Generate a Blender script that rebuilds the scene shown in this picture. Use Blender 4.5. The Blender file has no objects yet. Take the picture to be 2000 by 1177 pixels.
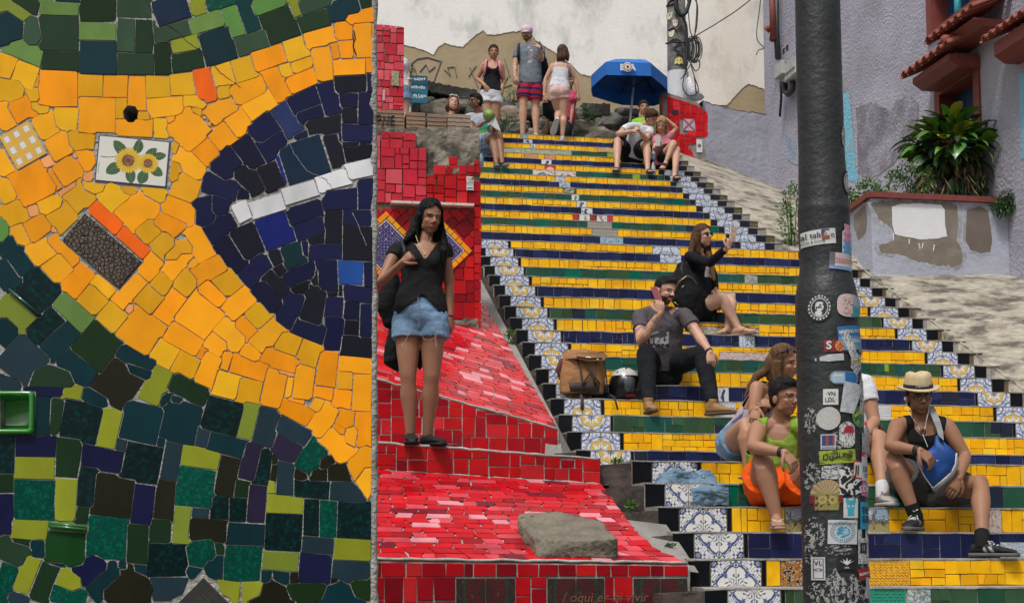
import bpy, bmesh, math, random
import numpy as np
from mathutils import Vector, Matrix, noise as mnoise
random.seed(7); RNG=np.random.default_rng(7)
R=math.radians
scene=bpy.context.scene
# ---------------------------------------------------------------- camera
PITCH=R(6.0); F=2912.5; CAMZ=1.6; PPY=588.5+178.8
cd=bpy.data.cameras.new('camera'); cam=bpy.data.objects.new('camera',cd); scene.collection.objects.link(cam)
cam.location=(0,0,CAMZ); cam.rotation_euler=(math.pi/2+PITCH,0,0)
cd.sensor_width=36; cd.lens=F/2000*36; cd.shift_y=178.8/2000; cd.clip_end=600; cd.clip_start=.05
scene.camera=cam
# ---------------------------------------------------------------- sky, sun, exposure
SUN_EL=R(60); SUN_AZ=R(205)      # compass direction the light comes from (behind the camera, a little left)
w=bpy.data.worlds.new('World'); scene.world=w; w.use_nodes=True
nt=w.node_tree; nt.nodes.clear()
sky=nt.nodes.new('ShaderNodeTexSky'); sky.sky_type='NISHITA'; sky.sun_disc=False
sky.sun_elevation=SUN_EL; sky.sun_rotation=SUN_AZ; sky.dust_density=6; sky.air_density=1.0; sky.ozone_density=.6
hs=nt.nodes.new('ShaderNodeHueSaturation'); hs.inputs['Saturation'].default_value=.18
bg=nt.nodes.new('ShaderNodeBackground'); bg.inputs[1].default_value=.078
out=nt.nodes.new('ShaderNodeOutputWorld')
nt.links.new(sky.outputs[0],hs.inputs['Color']); nt.links.new(hs.outputs[0],bg.inputs[0]); nt.links.new(bg.outputs[0],out.inputs[0])
sd=bpy.data.lights.new('sun','SUN'); sd.energy=1.5; sd.angle=R(10); sd.color=(1,.965,.91)
sun=bpy.data.objects.new('sun',sd); scene.collection.objects.link(sun)
dx,dy,dz=math.sin(SUN_AZ)*math.cos(SUN_EL),math.cos(SUN_AZ)*math.cos(SUN_EL),math.sin(SUN_EL)
sun.rotation_euler=Vector((dx,dy,dz)).to_track_quat('Z','Y').to_euler()
scene.view_settings.view_transform='Standard'; scene.view_settings.look='None'
scene.view_settings.exposure=0.48; scene.view_settings.gamma=1; scene.view_settings.use_curve_mapping=False
scene.render.engine='CYCLES'
# ---------------------------------------------------------------- pixel rays (to place things where the photograph shows them)
CP,SP=math.cos(PITCH),math.sin(PITCH)
C0=Vector((0,0,CAMZ))
def ray(px,py):
    u=(PPY-py)/F; r=(px-1000)/F
    return Vector((r,CP-u*SP,SP+u*CP))
def atY(px,py,Y):
    d=ray(px,py); return C0+d*(Y/d.y)
def pix(P):
    q=P-C0; d=q.y*CP+q.z*SP; u=q.z*CP-q.y*SP
    return 1000+F*q.x/d, PPY-F*u/d
# staircase frame: a across (to the right), b up the flight, z height
TH=.179; EA=Vector((math.cos(TH),math.sin(TH),0)); EB=Vector((-math.sin(TH),math.cos(TH),0))
SO=Vector((.9174,9.744,0)); Z0=CAMZ+.5826
H=.158; T1=.302; T2=.3139; T3=.2987; LA=1.31; B2=LA+17*T2; BB=B2+.7414; H3=.157
Z2=Z0+18*H; Z3=Z2+19*H3; BT=BB+18*T3
def S(a,b,z): return SO+EA*a+EB*b+Vector((0,0,z))
def inv(P):
    q=P-SO; return q.dot(EA),q.dot(EB),P.z
def onB(px,py,b):
    d=ray(px,py); t=(b-(C0-SO).dot(EB))/d.dot(EB); return C0+d*t
def onA(px,py,a):
    d=ray(px,py); t=(a-(C0-SO).dot(EA))/d.dot(EA); return C0+d*t
def onZ(px,py,z):
    d=ray(px,py); t=(z-CAMZ)/d.z; return C0+d*t
# ---------------------------------------------------------------- colours and materials
def lin(h,k=1.0):
    h=h.lstrip('#'); o=[]
    for i in (0,2,4):
        c=int(h[i:i+2],16)/255
        o.append(k*(c/12.92 if c<=.04045 else ((c+.055)/1.055)**2.4))
    return tuple(o)
MATS={}
def mat(key,col,rough=.5,var=.12,scale=6,bump=.0,bscale=60,spec=.5,randv=0.,metal=0,coat=0,col2=None,c2pos=(.45,.65),c2scale=3,attr=None,trans=0,stretch=None,alpha=1,sss=0):
    if key in MATS: return MATS[key]
    m=bpy.data.materials.new(key); m.use_nodes=True; N=m.node_tree.nodes; L=m.node_tree.links
    p=N['Principled BSDF']; p.inputs['Roughness'].default_value=rough; p.inputs['Metallic'].default_value=metal
    p.inputs['Specular IOR Level'].default_value=spec; p.inputs['Coat Weight'].default_value=coat
    if coat: p.inputs['Coat Roughness'].default_value=.08
    if trans: p.inputs['Transmission Weight'].default_value=trans
    tc=N.new('ShaderNodeTexCoord'); src=tc.outputs['Object']
    if stretch:
        mp=N.new('ShaderNodeMapping'); mp.inputs['Scale'].default_value=stretch; L.new(src,mp.inputs[0]); src=mp.outputs[0]
    if attr:
        a=N.new('ShaderNodeAttribute'); a.attribute_name=attr; cur=a.outputs['Color']
    else:
        c=N.new('ShaderNodeRGB'); c.outputs[0].default_value=(*col,1); cur=c.outputs[0]
    if col2 is not None:
        n2=N.new('ShaderNodeTexNoise'); n2.inputs['Scale'].default_value=c2scale; n2.inputs['Detail'].default_value=7; n2.inputs['Roughness'].default_value=.65
        L.new(src,n2.inputs[0]); cr=N.new('ShaderNodeValToRGB'); cr.color_ramp.elements[0].position=c2pos[0]; cr.color_ramp.elements[1].position=c2pos[1]
        L.new(n2.outputs['Fac'],cr.inputs[0]); mx=N.new('ShaderNodeMixRGB'); mx.inputs[2].default_value=(*col2,1)
        L.new(cr.outputs[0],mx.inputs[0]); L.new(cur,mx.inputs[1]); cur=mx.outputs[0]
    hsv=N.new('ShaderNodeHueSaturation'); L.new(cur,hsv.inputs['Color'])
    n=N.new('ShaderNodeTexNoise'); n.inputs['Scale'].default_value=scale; n.inputs['Detail'].default_value=6; L.new(src,n.inputs[0])
    mr=N.new('ShaderNodeMapRange'); mr.inputs['From Min'].default_value=.25; mr.inputs['From Max'].default_value=.75
    mr.inputs['To Min'].default_value=1-var; mr.inputs['To Max'].default_value=1+var; L.new(n.outputs['Fac'],mr.inputs[0]); v=mr.outputs[0]
    if randv:
        oi=N.new('ShaderNodeObjectInfo'); m2=N.new('ShaderNodeMapRange'); m2.inputs['To Min'].default_value=1-randv; m2.inputs['To Max'].default_value=1+randv
        L.new(oi.outputs['Random'],m2.inputs[0]); mm=N.new('ShaderNodeMath'); mm.operation='MULTIPLY'; L.new(v,mm.inputs[0]); L.new(m2.outputs[0],mm.inputs[1]); v=mm.outputs[0]
    L.new(v,hsv.inputs['Value']); L.new(hsv.outputs[0],p.inputs['Base Color'])
    if bump:
        nb=N.new('ShaderNodeTexNoise'); nb.inputs['Scale'].default_value=bscale; nb.inputs['Detail'].default_value=5; L.new(src,nb.inputs[0])
        b=N.new('ShaderNodeBump'); b.inputs['Strength'].default_value=bump; b.inputs['Distance'].default_value=.02; L.new(nb.outputs['Fac'],b.inputs['Height']); L.new(b.outputs[0],p.inputs['Normal'])
        mr2=N.new('ShaderNodeMapRange'); mr2.inputs['To Min'].default_value=rough*.8; mr2.inputs['To Max'].default_value=min(1,rough*1.25); L.new(n.outputs['Fac'],mr2.inputs[0]); L.new(mr2.outputs[0],p.inputs['Roughness'])
    if sss:
        p.inputs['Subsurface Weight'].default_value=sss; p.inputs['Subsurface Radius'].default_value=(.02,.008,.004)
    MATS[key]=m; return m
GL=dict(rough=.22,var=.1,scale=9,bump=.05,bscale=14,randv=.13,spec=.20)
TILE={ # glazed mosaic colours
'Y':(.80,.38,.008),'O':(.95,.32,.004),'R':(.95,.14,.006),'p':(.85,.36,.12),
'G':(.012,.036,.014),'g':(.035,.075,.04),'l':(.14,.25,.06),'L':(.27,.30,.022),'m':(.10,.24,.05),
'T':(.003,.028,.036),'t':(.0,.14,.095),'E':(.003,.04,.042),'D':(.006,.03,.03),'S':(.016,.036,.05),'Z':(.014,.014,.007),
'N':(.007,.009,.045),'K':(.008,.009,.018),'M':(.02,.035,.12),'B':(.008,.015,.16),'P':(.006,.022,.05),'Q':(.015,.08,.33),'W':(.72,.72,.74),'V':(.02,.015,.04),
'F':(.008,.05,.012)}
def tmat(k): return mat('glaze_'+k,TILE[k],**GL2)
GL2=dict(GL); GL2.update(var=.17,scale=11,stretch=(1,1,.45),bump=.08)
SPARK=dict(GL); SPARK.update(col2=(.0,.15,.10),c2scale=70,c2pos=(.5,.72))
MATS['glaze_t']=mat('glaze_spark',(.0,.055,.035),**SPARK)
SP2=dict(GL); SP2.update(col2=(.0,.055,.06),c2scale=45,c2pos=(.5,.75))
MATS['glaze_D']=mat('glaze_spark2',(.002,.012,.012),**SP2)
# staircase and red tile families
ST={'Y':[(.88,.46,.008),(.9,.50,.012),(.84,.40,.008),(.88,.54,.03)],
'B':[(.014,.019,.072),(.012,.015,.058),(.02,.028,.095),(.018,.022,.038)],
'G':[(.022,.085,.05),(.04,.09,.045),(.015,.09,.075),(.0,.13,.075),(.035,.08,.03),(.018,.026,.05)],
'R':[(.46,.006,.012),(.33,.005,.012),(.52,.010,.012),(.22,.004,.010),(.56,.02,.025)],
'RR':[(.56,.005,.012),(.50,.008,.015),(.58,.018,.028),(.34,.006,.012),(.62,.06,.08),(.17,.012,.025),(.70,.25,.29)],
'RP':[(.52,.03,.05),(.66,.06,.09),(.55,.02,.045),(.7,.10,.13)],
'BK':[(.006,.007,.010)]}
STM={}
for k,v in ST.items():
    STM[k]=[]
    for i,c in enumerate(v):
        g_=dict(GL); g_.update(var=.16,col2=tuple(q*.55+.012 for q in c),c2scale=3.5,c2pos=(.52,.80)); STM[k].append(mat(f'ceramic_{k}_{i}',c,**g_))
GREENLIME=mat('ceramic_lime',(.25,.36,.03),**GL)
concrete=mat('concrete',(.30,.285,.26),.9,.25,5,bump=.5,bscale=25,col2=(.13,.12,.105),c2pos=(.45,.7))
grout=mat('grout',(.22,.21,.19),.95,.25,14,bump=.5,bscale=90,col2=(.09,.085,.075),c2pos=(.5,.7),c2scale=6)
groutd=mat('grout_dark',(.10,.10,.10),.95,.3,14,bump=.4,bscale=90,col2=(.035,.035,.035),c2pos=(.45,.65),c2scale=5)
groutl=mat('grout_light',(.42,.40,.37),.95,.2,14,bump=.4,bscale=90,col2=(.2,.18,.16),c2pos=(.5,.75),c2scale=4)
dirty=mat('dirty_concrete',(.085,.062,.055),.95,.4,7,bump=.8,bscale=18,col2=(.022,.018,.014),c2pos=(.4,.6),c2scale=5)
black=mat('black_matte',(.012,.012,.013),.6,.1)
# ---------------------------------------------------------------- object helpers
COL=scene.collection
WO={}      # world origin of each object
def tag(o,label=None,cat=None,group=None,kind=None):
    if label: o['label']=label
    if cat: o['category']=cat
    if group: o['group']=group
    if kind: o['kind']=kind
    return o
def thing(name,loc,label,cat,group=None,kind=None):
    o=bpy.data.objects.new(name,None); COL.objects.link(o); o.location=loc; WO[o.name]=Vector(loc); o.empty_display_size=.1
    return tag(o,label,cat,group,kind)
def mk(name,verts,faces,m,parent=None,smooth=False,fm=None,cols=None,origin=None):
    """mesh object with world-space vertices; parented objects share the origin of their thing"""
    org=WO[parent.name] if parent is not None else Vector(origin if origin is not None else (0,0,0))
    V=np.asarray([tuple(v) for v in verts],dtype=float).reshape(-1,3)-np.array(org)
    me=bpy.data.meshes.new(name); me.from_pydata(V.tolist(),[],[list(map(int,f)) for f in faces])
    ms=m if isinstance(m,(list,tuple)) else [m]
    for q in ms: me.materials.append(q)
    if fm is not None: me.polygons.foreach_set('material_index',np.asarray(fm,dtype=np.int32))
    if smooth: me.polygons.foreach_set('use_smooth',[True]*len(me.polygons))
    if cols is not None:
        ca=me.color_attributes.new('Col','FLOAT_COLOR','POINT'); c4=np.ones((len(V),4)); c4[:,:3]=cols; ca.data.foreach_set('color',c4.ravel())
    me.update()
    o=bpy.data.objects.new(name,me); COL.objects.link(o)
    if parent is not None: o.parent=parent
    else: o.location=org
    WO[o.name]=org
    return o
def link_copy(src,name,parent,loc):
    """another object sharing src's mesh, at world position loc"""
    o=bpy.data.objects.new(name,src.data); COL.objects.link(o); o.parent=parent; o.location=Vector(loc)-WO[parent.name]; WO[o.name]=WO[parent.name]; return o
class MB:
    def __init__(s): s.v=[];s.f=[];s.m=[];s.c=[]
    def add(s,v,f,mi=0,c=None):
        n=len(s.v); s.v+= [tuple(x) for x in v]; s.f+=[[i+n for i in g] for g in f]; s.m+=[mi]*len(f)
        if c is not None: s.c+=[c]*len(v)
    def box(s,p,q,mi=0,fr=None):
        x0,y0,z0=p;x1,y1,z1=q
        v=[(x0,y0,z0),(x1,y0,z0),(x1,y1,z0),(x0,y1,z0),(x0,y0,z1),(x1,y0,z1),(x1,y1,z1),(x0,y1,z1)]
        if fr: v=[fr(*a) for a in v]
        s.add(v,[(0,3,2,1),(4,5,6,7),(0,1,5,4),(1,2,6,5),(2,3,7,6),(3,0,4,7)],mi)
    def tube(s,pts,r,mi=0,n=8,caps=True):
        v,f=tube(pts,r,n,caps); s.add(v,f,mi)
    def build(s,name,m,parent=None,smooth=False,origin=None):
        return mk(name,s.v,s.f,m,parent,smooth,s.m,np.array(s.c) if s.c else None,origin)
def tube(pts,r,n=8,caps=True):
    pts=[Vector(p) for p in pts]; rs=r if isinstance(r,(list,tuple)) else [r]*len(pts)
    v=[];f=[];t0=(pts[1]-pts[0]).normalized(); up=Vector((0,0,1)) if abs(t0.z)<.9 else Vector((1,0,0)); x=t0.cross(up).normalized()
    for i,p in enumerate(pts):
        t=(pts[min(i+1,len(pts)-1)]-pts[max(i-1,0)]).normalized(); x=(x-t*x.dot(t)).normalized(); y=t.cross(x)
        for k in range(n):
            a=2*math.pi*k/n; v.append(p+(x*math.cos(a)+y*math.sin(a))*rs[i])
    for i in range(len(pts)-1):
        for k in range(n):
            f.append((i*n+k,i*n+(k+1)%n,(i+1)*n+(k+1)%n,(i+1)*n+k))
    if caps: f.append(tuple(range(n-1,-1,-1))); f.append(tuple((len(pts)-1)*n+k for k in range(n)))
    return v,f
def slab(P,O,U,V,N,th=.006,bev=.0016,tilt=0.):
    """verts/faces of a tile: polygon P (2D) on plane O,U,V, raised th along N, with a small bevel"""
    n=len(P); A=sum(P[i][0]*P[(i+1)%n][1]-P[(i+1)%n][0]*P[i][1] for i in range(n))
    if A<0: P=P[::-1]
    cx=sum(p[0] for p in P)/n; cy=sum(p[1] for p in P)/n
    tx,ty=random.gauss(0,tilt),random.gauss(0,tilt)
    v=[]
    for (x,y) in P: v.append(O+U*x+V*y)
    for (x,y) in P: v.append(O+U*x+V*y+N*(th-bev+tx*(x-cx)+ty*(y-cy)))
    for i,(x,y) in enumerate(P):
        a=P[i-1];b=P[(i+1)%n]; ex,ey=cx-x,cy-y; l=math.hypot(ex,ey) or 1; k=min(bev*1.3/l,.3)
        v.append(O+U*(x+ex*k)+V*(y+ey*k)+N*(th+tx*(x-cx)+ty*(y-cy)))
    f=[tuple(2*n+i for i in range(n))]
    for i in range(n):
        j=(i+1)%n; f.append((i,j,n+j,n+i)); f.append((n+i,n+j,2*n+j,2*n+i))
    return v,f
def clip(P,x0,y0,x1,y1):
    """keep the part of P left of the directed line"""
    o=[];n=len(P)
    def s(p): return (x1-x0)*(p[1]-y0)-(y1-y0)*(p[0]-x0)
    for i in range(n):
        p,q=P[i],P[(i+1)%n]; a,b=s(p),s(q)
        if a>=0:o.append(p)
        if (a>=0)!=(b>=0): t=a/(a-b); o.append((p[0]+(q[0]-p[0])*t,p[1]+(q[1]-p[1])*t))
    return o
def clip_conv(P,Rg):
    for i in range(len(Rg)):
        if len(P)<3:return []
        P=clip(P,*Rg[i],*Rg[(i+1)%len(Rg)])
    return P
def area(P): return abs(sum(P[i][0]*P[(i+1)%len(P)][1]-P[(i+1)%len(P)][0]*P[i][1] for i in range(len(P))))/2 if len(P)>2 else 0
def jit(P,j): return [(x+random.uniform(-j,j),y+random.uniform(-j,j)) for x,y in P]
def rect(x0,y0,x1,y1,g=.002): return [(x0+g,y0+g),(x1-g,y0+g),(x1-g,y1-g),(x0+g,y1-g)]
def guillo(x0,y0,x1,y1,mn,mx,out,g=.003):
    w,h=x1-x0,y1-y0
    if (w<=mx and h<=mx and (random.random()<.75 or max(w,h)<mn*1.6)) or (w<mn*1.3 and h<mn*1.3):
        out.append(rect(x0,y0,x1,y1,g)); return
    if w>h*random.uniform(.8,1.2):
        c=x0+w*random.uniform(.33,.67); guillo(x0,y0,c,y1,mn,mx,out,g); guillo(c,y0,x1,y1,mn,mx,out,g)
    else:
        c=y0+h*random.uniform(.33,.67); guillo(x0,y0,x1,c,mn,mx,out,g); guillo(x0,c,x1,y1,mn,mx,out,g)
def artmesh(name,w,h,nx,ny,fn,th,m,parent,fr,mask=None,back=True):
    """a printed flat piece: grid w x h with a colour per point from fn(u,v); fr(x,y,d) maps to the world"""
    us=np.linspace(0,1,nx+1);vs=np.linspace(0,1,ny+1); Ug,Vg=np.meshgrid(us,vs)
    c=fn(Ug,Vg).reshape(-1,3)
    V=[fr(u*w,v*h,th) for v in vs for u in us]; Fc=[]
    for j in range(ny):
        for i in range(nx):
            if mask is not None and not mask((i+.5)/nx,(j+.5)/ny): continue
            k=j*(nx+1)+i; Fc.append((k,k+1,k+nx+2,k+nx+1))
    n=len(V); 
    if back:
        ring=[(0,0),(w,0),(w,h),(0,h)]; idx=[0,nx,(nx+1)*(ny+1)-1,(nx+1)*ny]
        V+=[fr(x,y,0) for x,y in ring]; c=np.vstack([c,np.tile([[.5,.48,.45]],(4,1))])
        for i in range(4):
            j=(i+1)%4
            Fc.append((n+i,n+j,idx[j],idx[i]))
    return mk(name,V,Fc,m,parent,cols=c)
ART=mat('printed_glaze',(1,1,1),.2,.04,10,attr='Col',coat=.25)
PRINT=mat('printed_paper',(1,1,1),.45,.10,30,attr='Col')
def pal(*cs): return [np.array(c) for c in cs]
def fbm(U,V,s,seed=0,o=3):
    r=np.zeros_like(U)
    for k in range(o):
        a=seed*1.7+k*2.3
        r+=(np.sin(U*s*2**k*6.28+a+2*np.sin(V*s*2**k*5.1+a*1.3))*np.cos(V*s*2**k*6.1-a+1.5*np.sin(U*s*2**k*4.7)))/1.6**k
    return r
def trace(mask):
    # boundary tracing via marching on pixel corners: largest component
    H,W=mask.shape
    # component
    best=None
    lab=np.zeros(mask.shape,int);n=0
    pts=np.argwhere(mask);seen=set()
    S=set(map(tuple,pts));comps=[]
    while S:
        st=[S.pop()];comp=[st[0]]
        while st:
            y,x=st.pop()
            for q in((y+1,x),(y-1,x),(y,x+1),(y,x-1)):
                if q in S: S.remove(q);st.append(q);comp.append(q)
        comps.append(comp)
    comp=max(comps,key=len)
    if len(comp)<40:return None
    C=set(comp)
    # directed edges with interior on left
    E={}
    for (y,x) in comp:
        if (y-1,x) not in C:E.setdefault((x,y),[]).append((x+1,y))
        if (y,x+1) not in C:E.setdefault((x+1,y),[]).append((x+1,y+1))
        if (y+1,x) not in C:E.setdefault((x+1,y+1),[]).append((x,y+1))
        if (y,x-1) not in C:E.setdefault((x,y+1),[]).append((x,y))
    loops=[]
    while E:
        s0=next(iter(E));p=s0;L=[]
        while p in E:
            nx=E[p].pop()
            if not E[p]:del E[p]
            L.append(p);p=nx
            if p==s0:break
        loops.append(L)
    return max(loops,key=len)
def dp(P,t):
    P=np.array(P,float)
    def rec(a,b):
        if b<=a+1:return []
        A,B=P[a],P[b];d=B-A;n=np.hypot(*d)
        Q=P[a+1:b]
        if n<1e-9: dist=np.hypot(*(Q-A).T)
        else: dist=abs((Q[:,0]-A[0])*d[1]-(Q[:,1]-A[1])*d[0])/n
        k=dist.argmax()
        if dist[k]<t:return []
        k+=a+1
        return rec(a,k)+[k]+rec(k,b)
    i0=0;i1=int(np.hypot(*(P-P[0]).T).argmax())
    P=np.vstack([P,P[:1]])
    n=len(P)-1
    idx=[0]+rec(0,i1)+[i1]+rec(i1,n)
    return P[idx]
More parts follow.
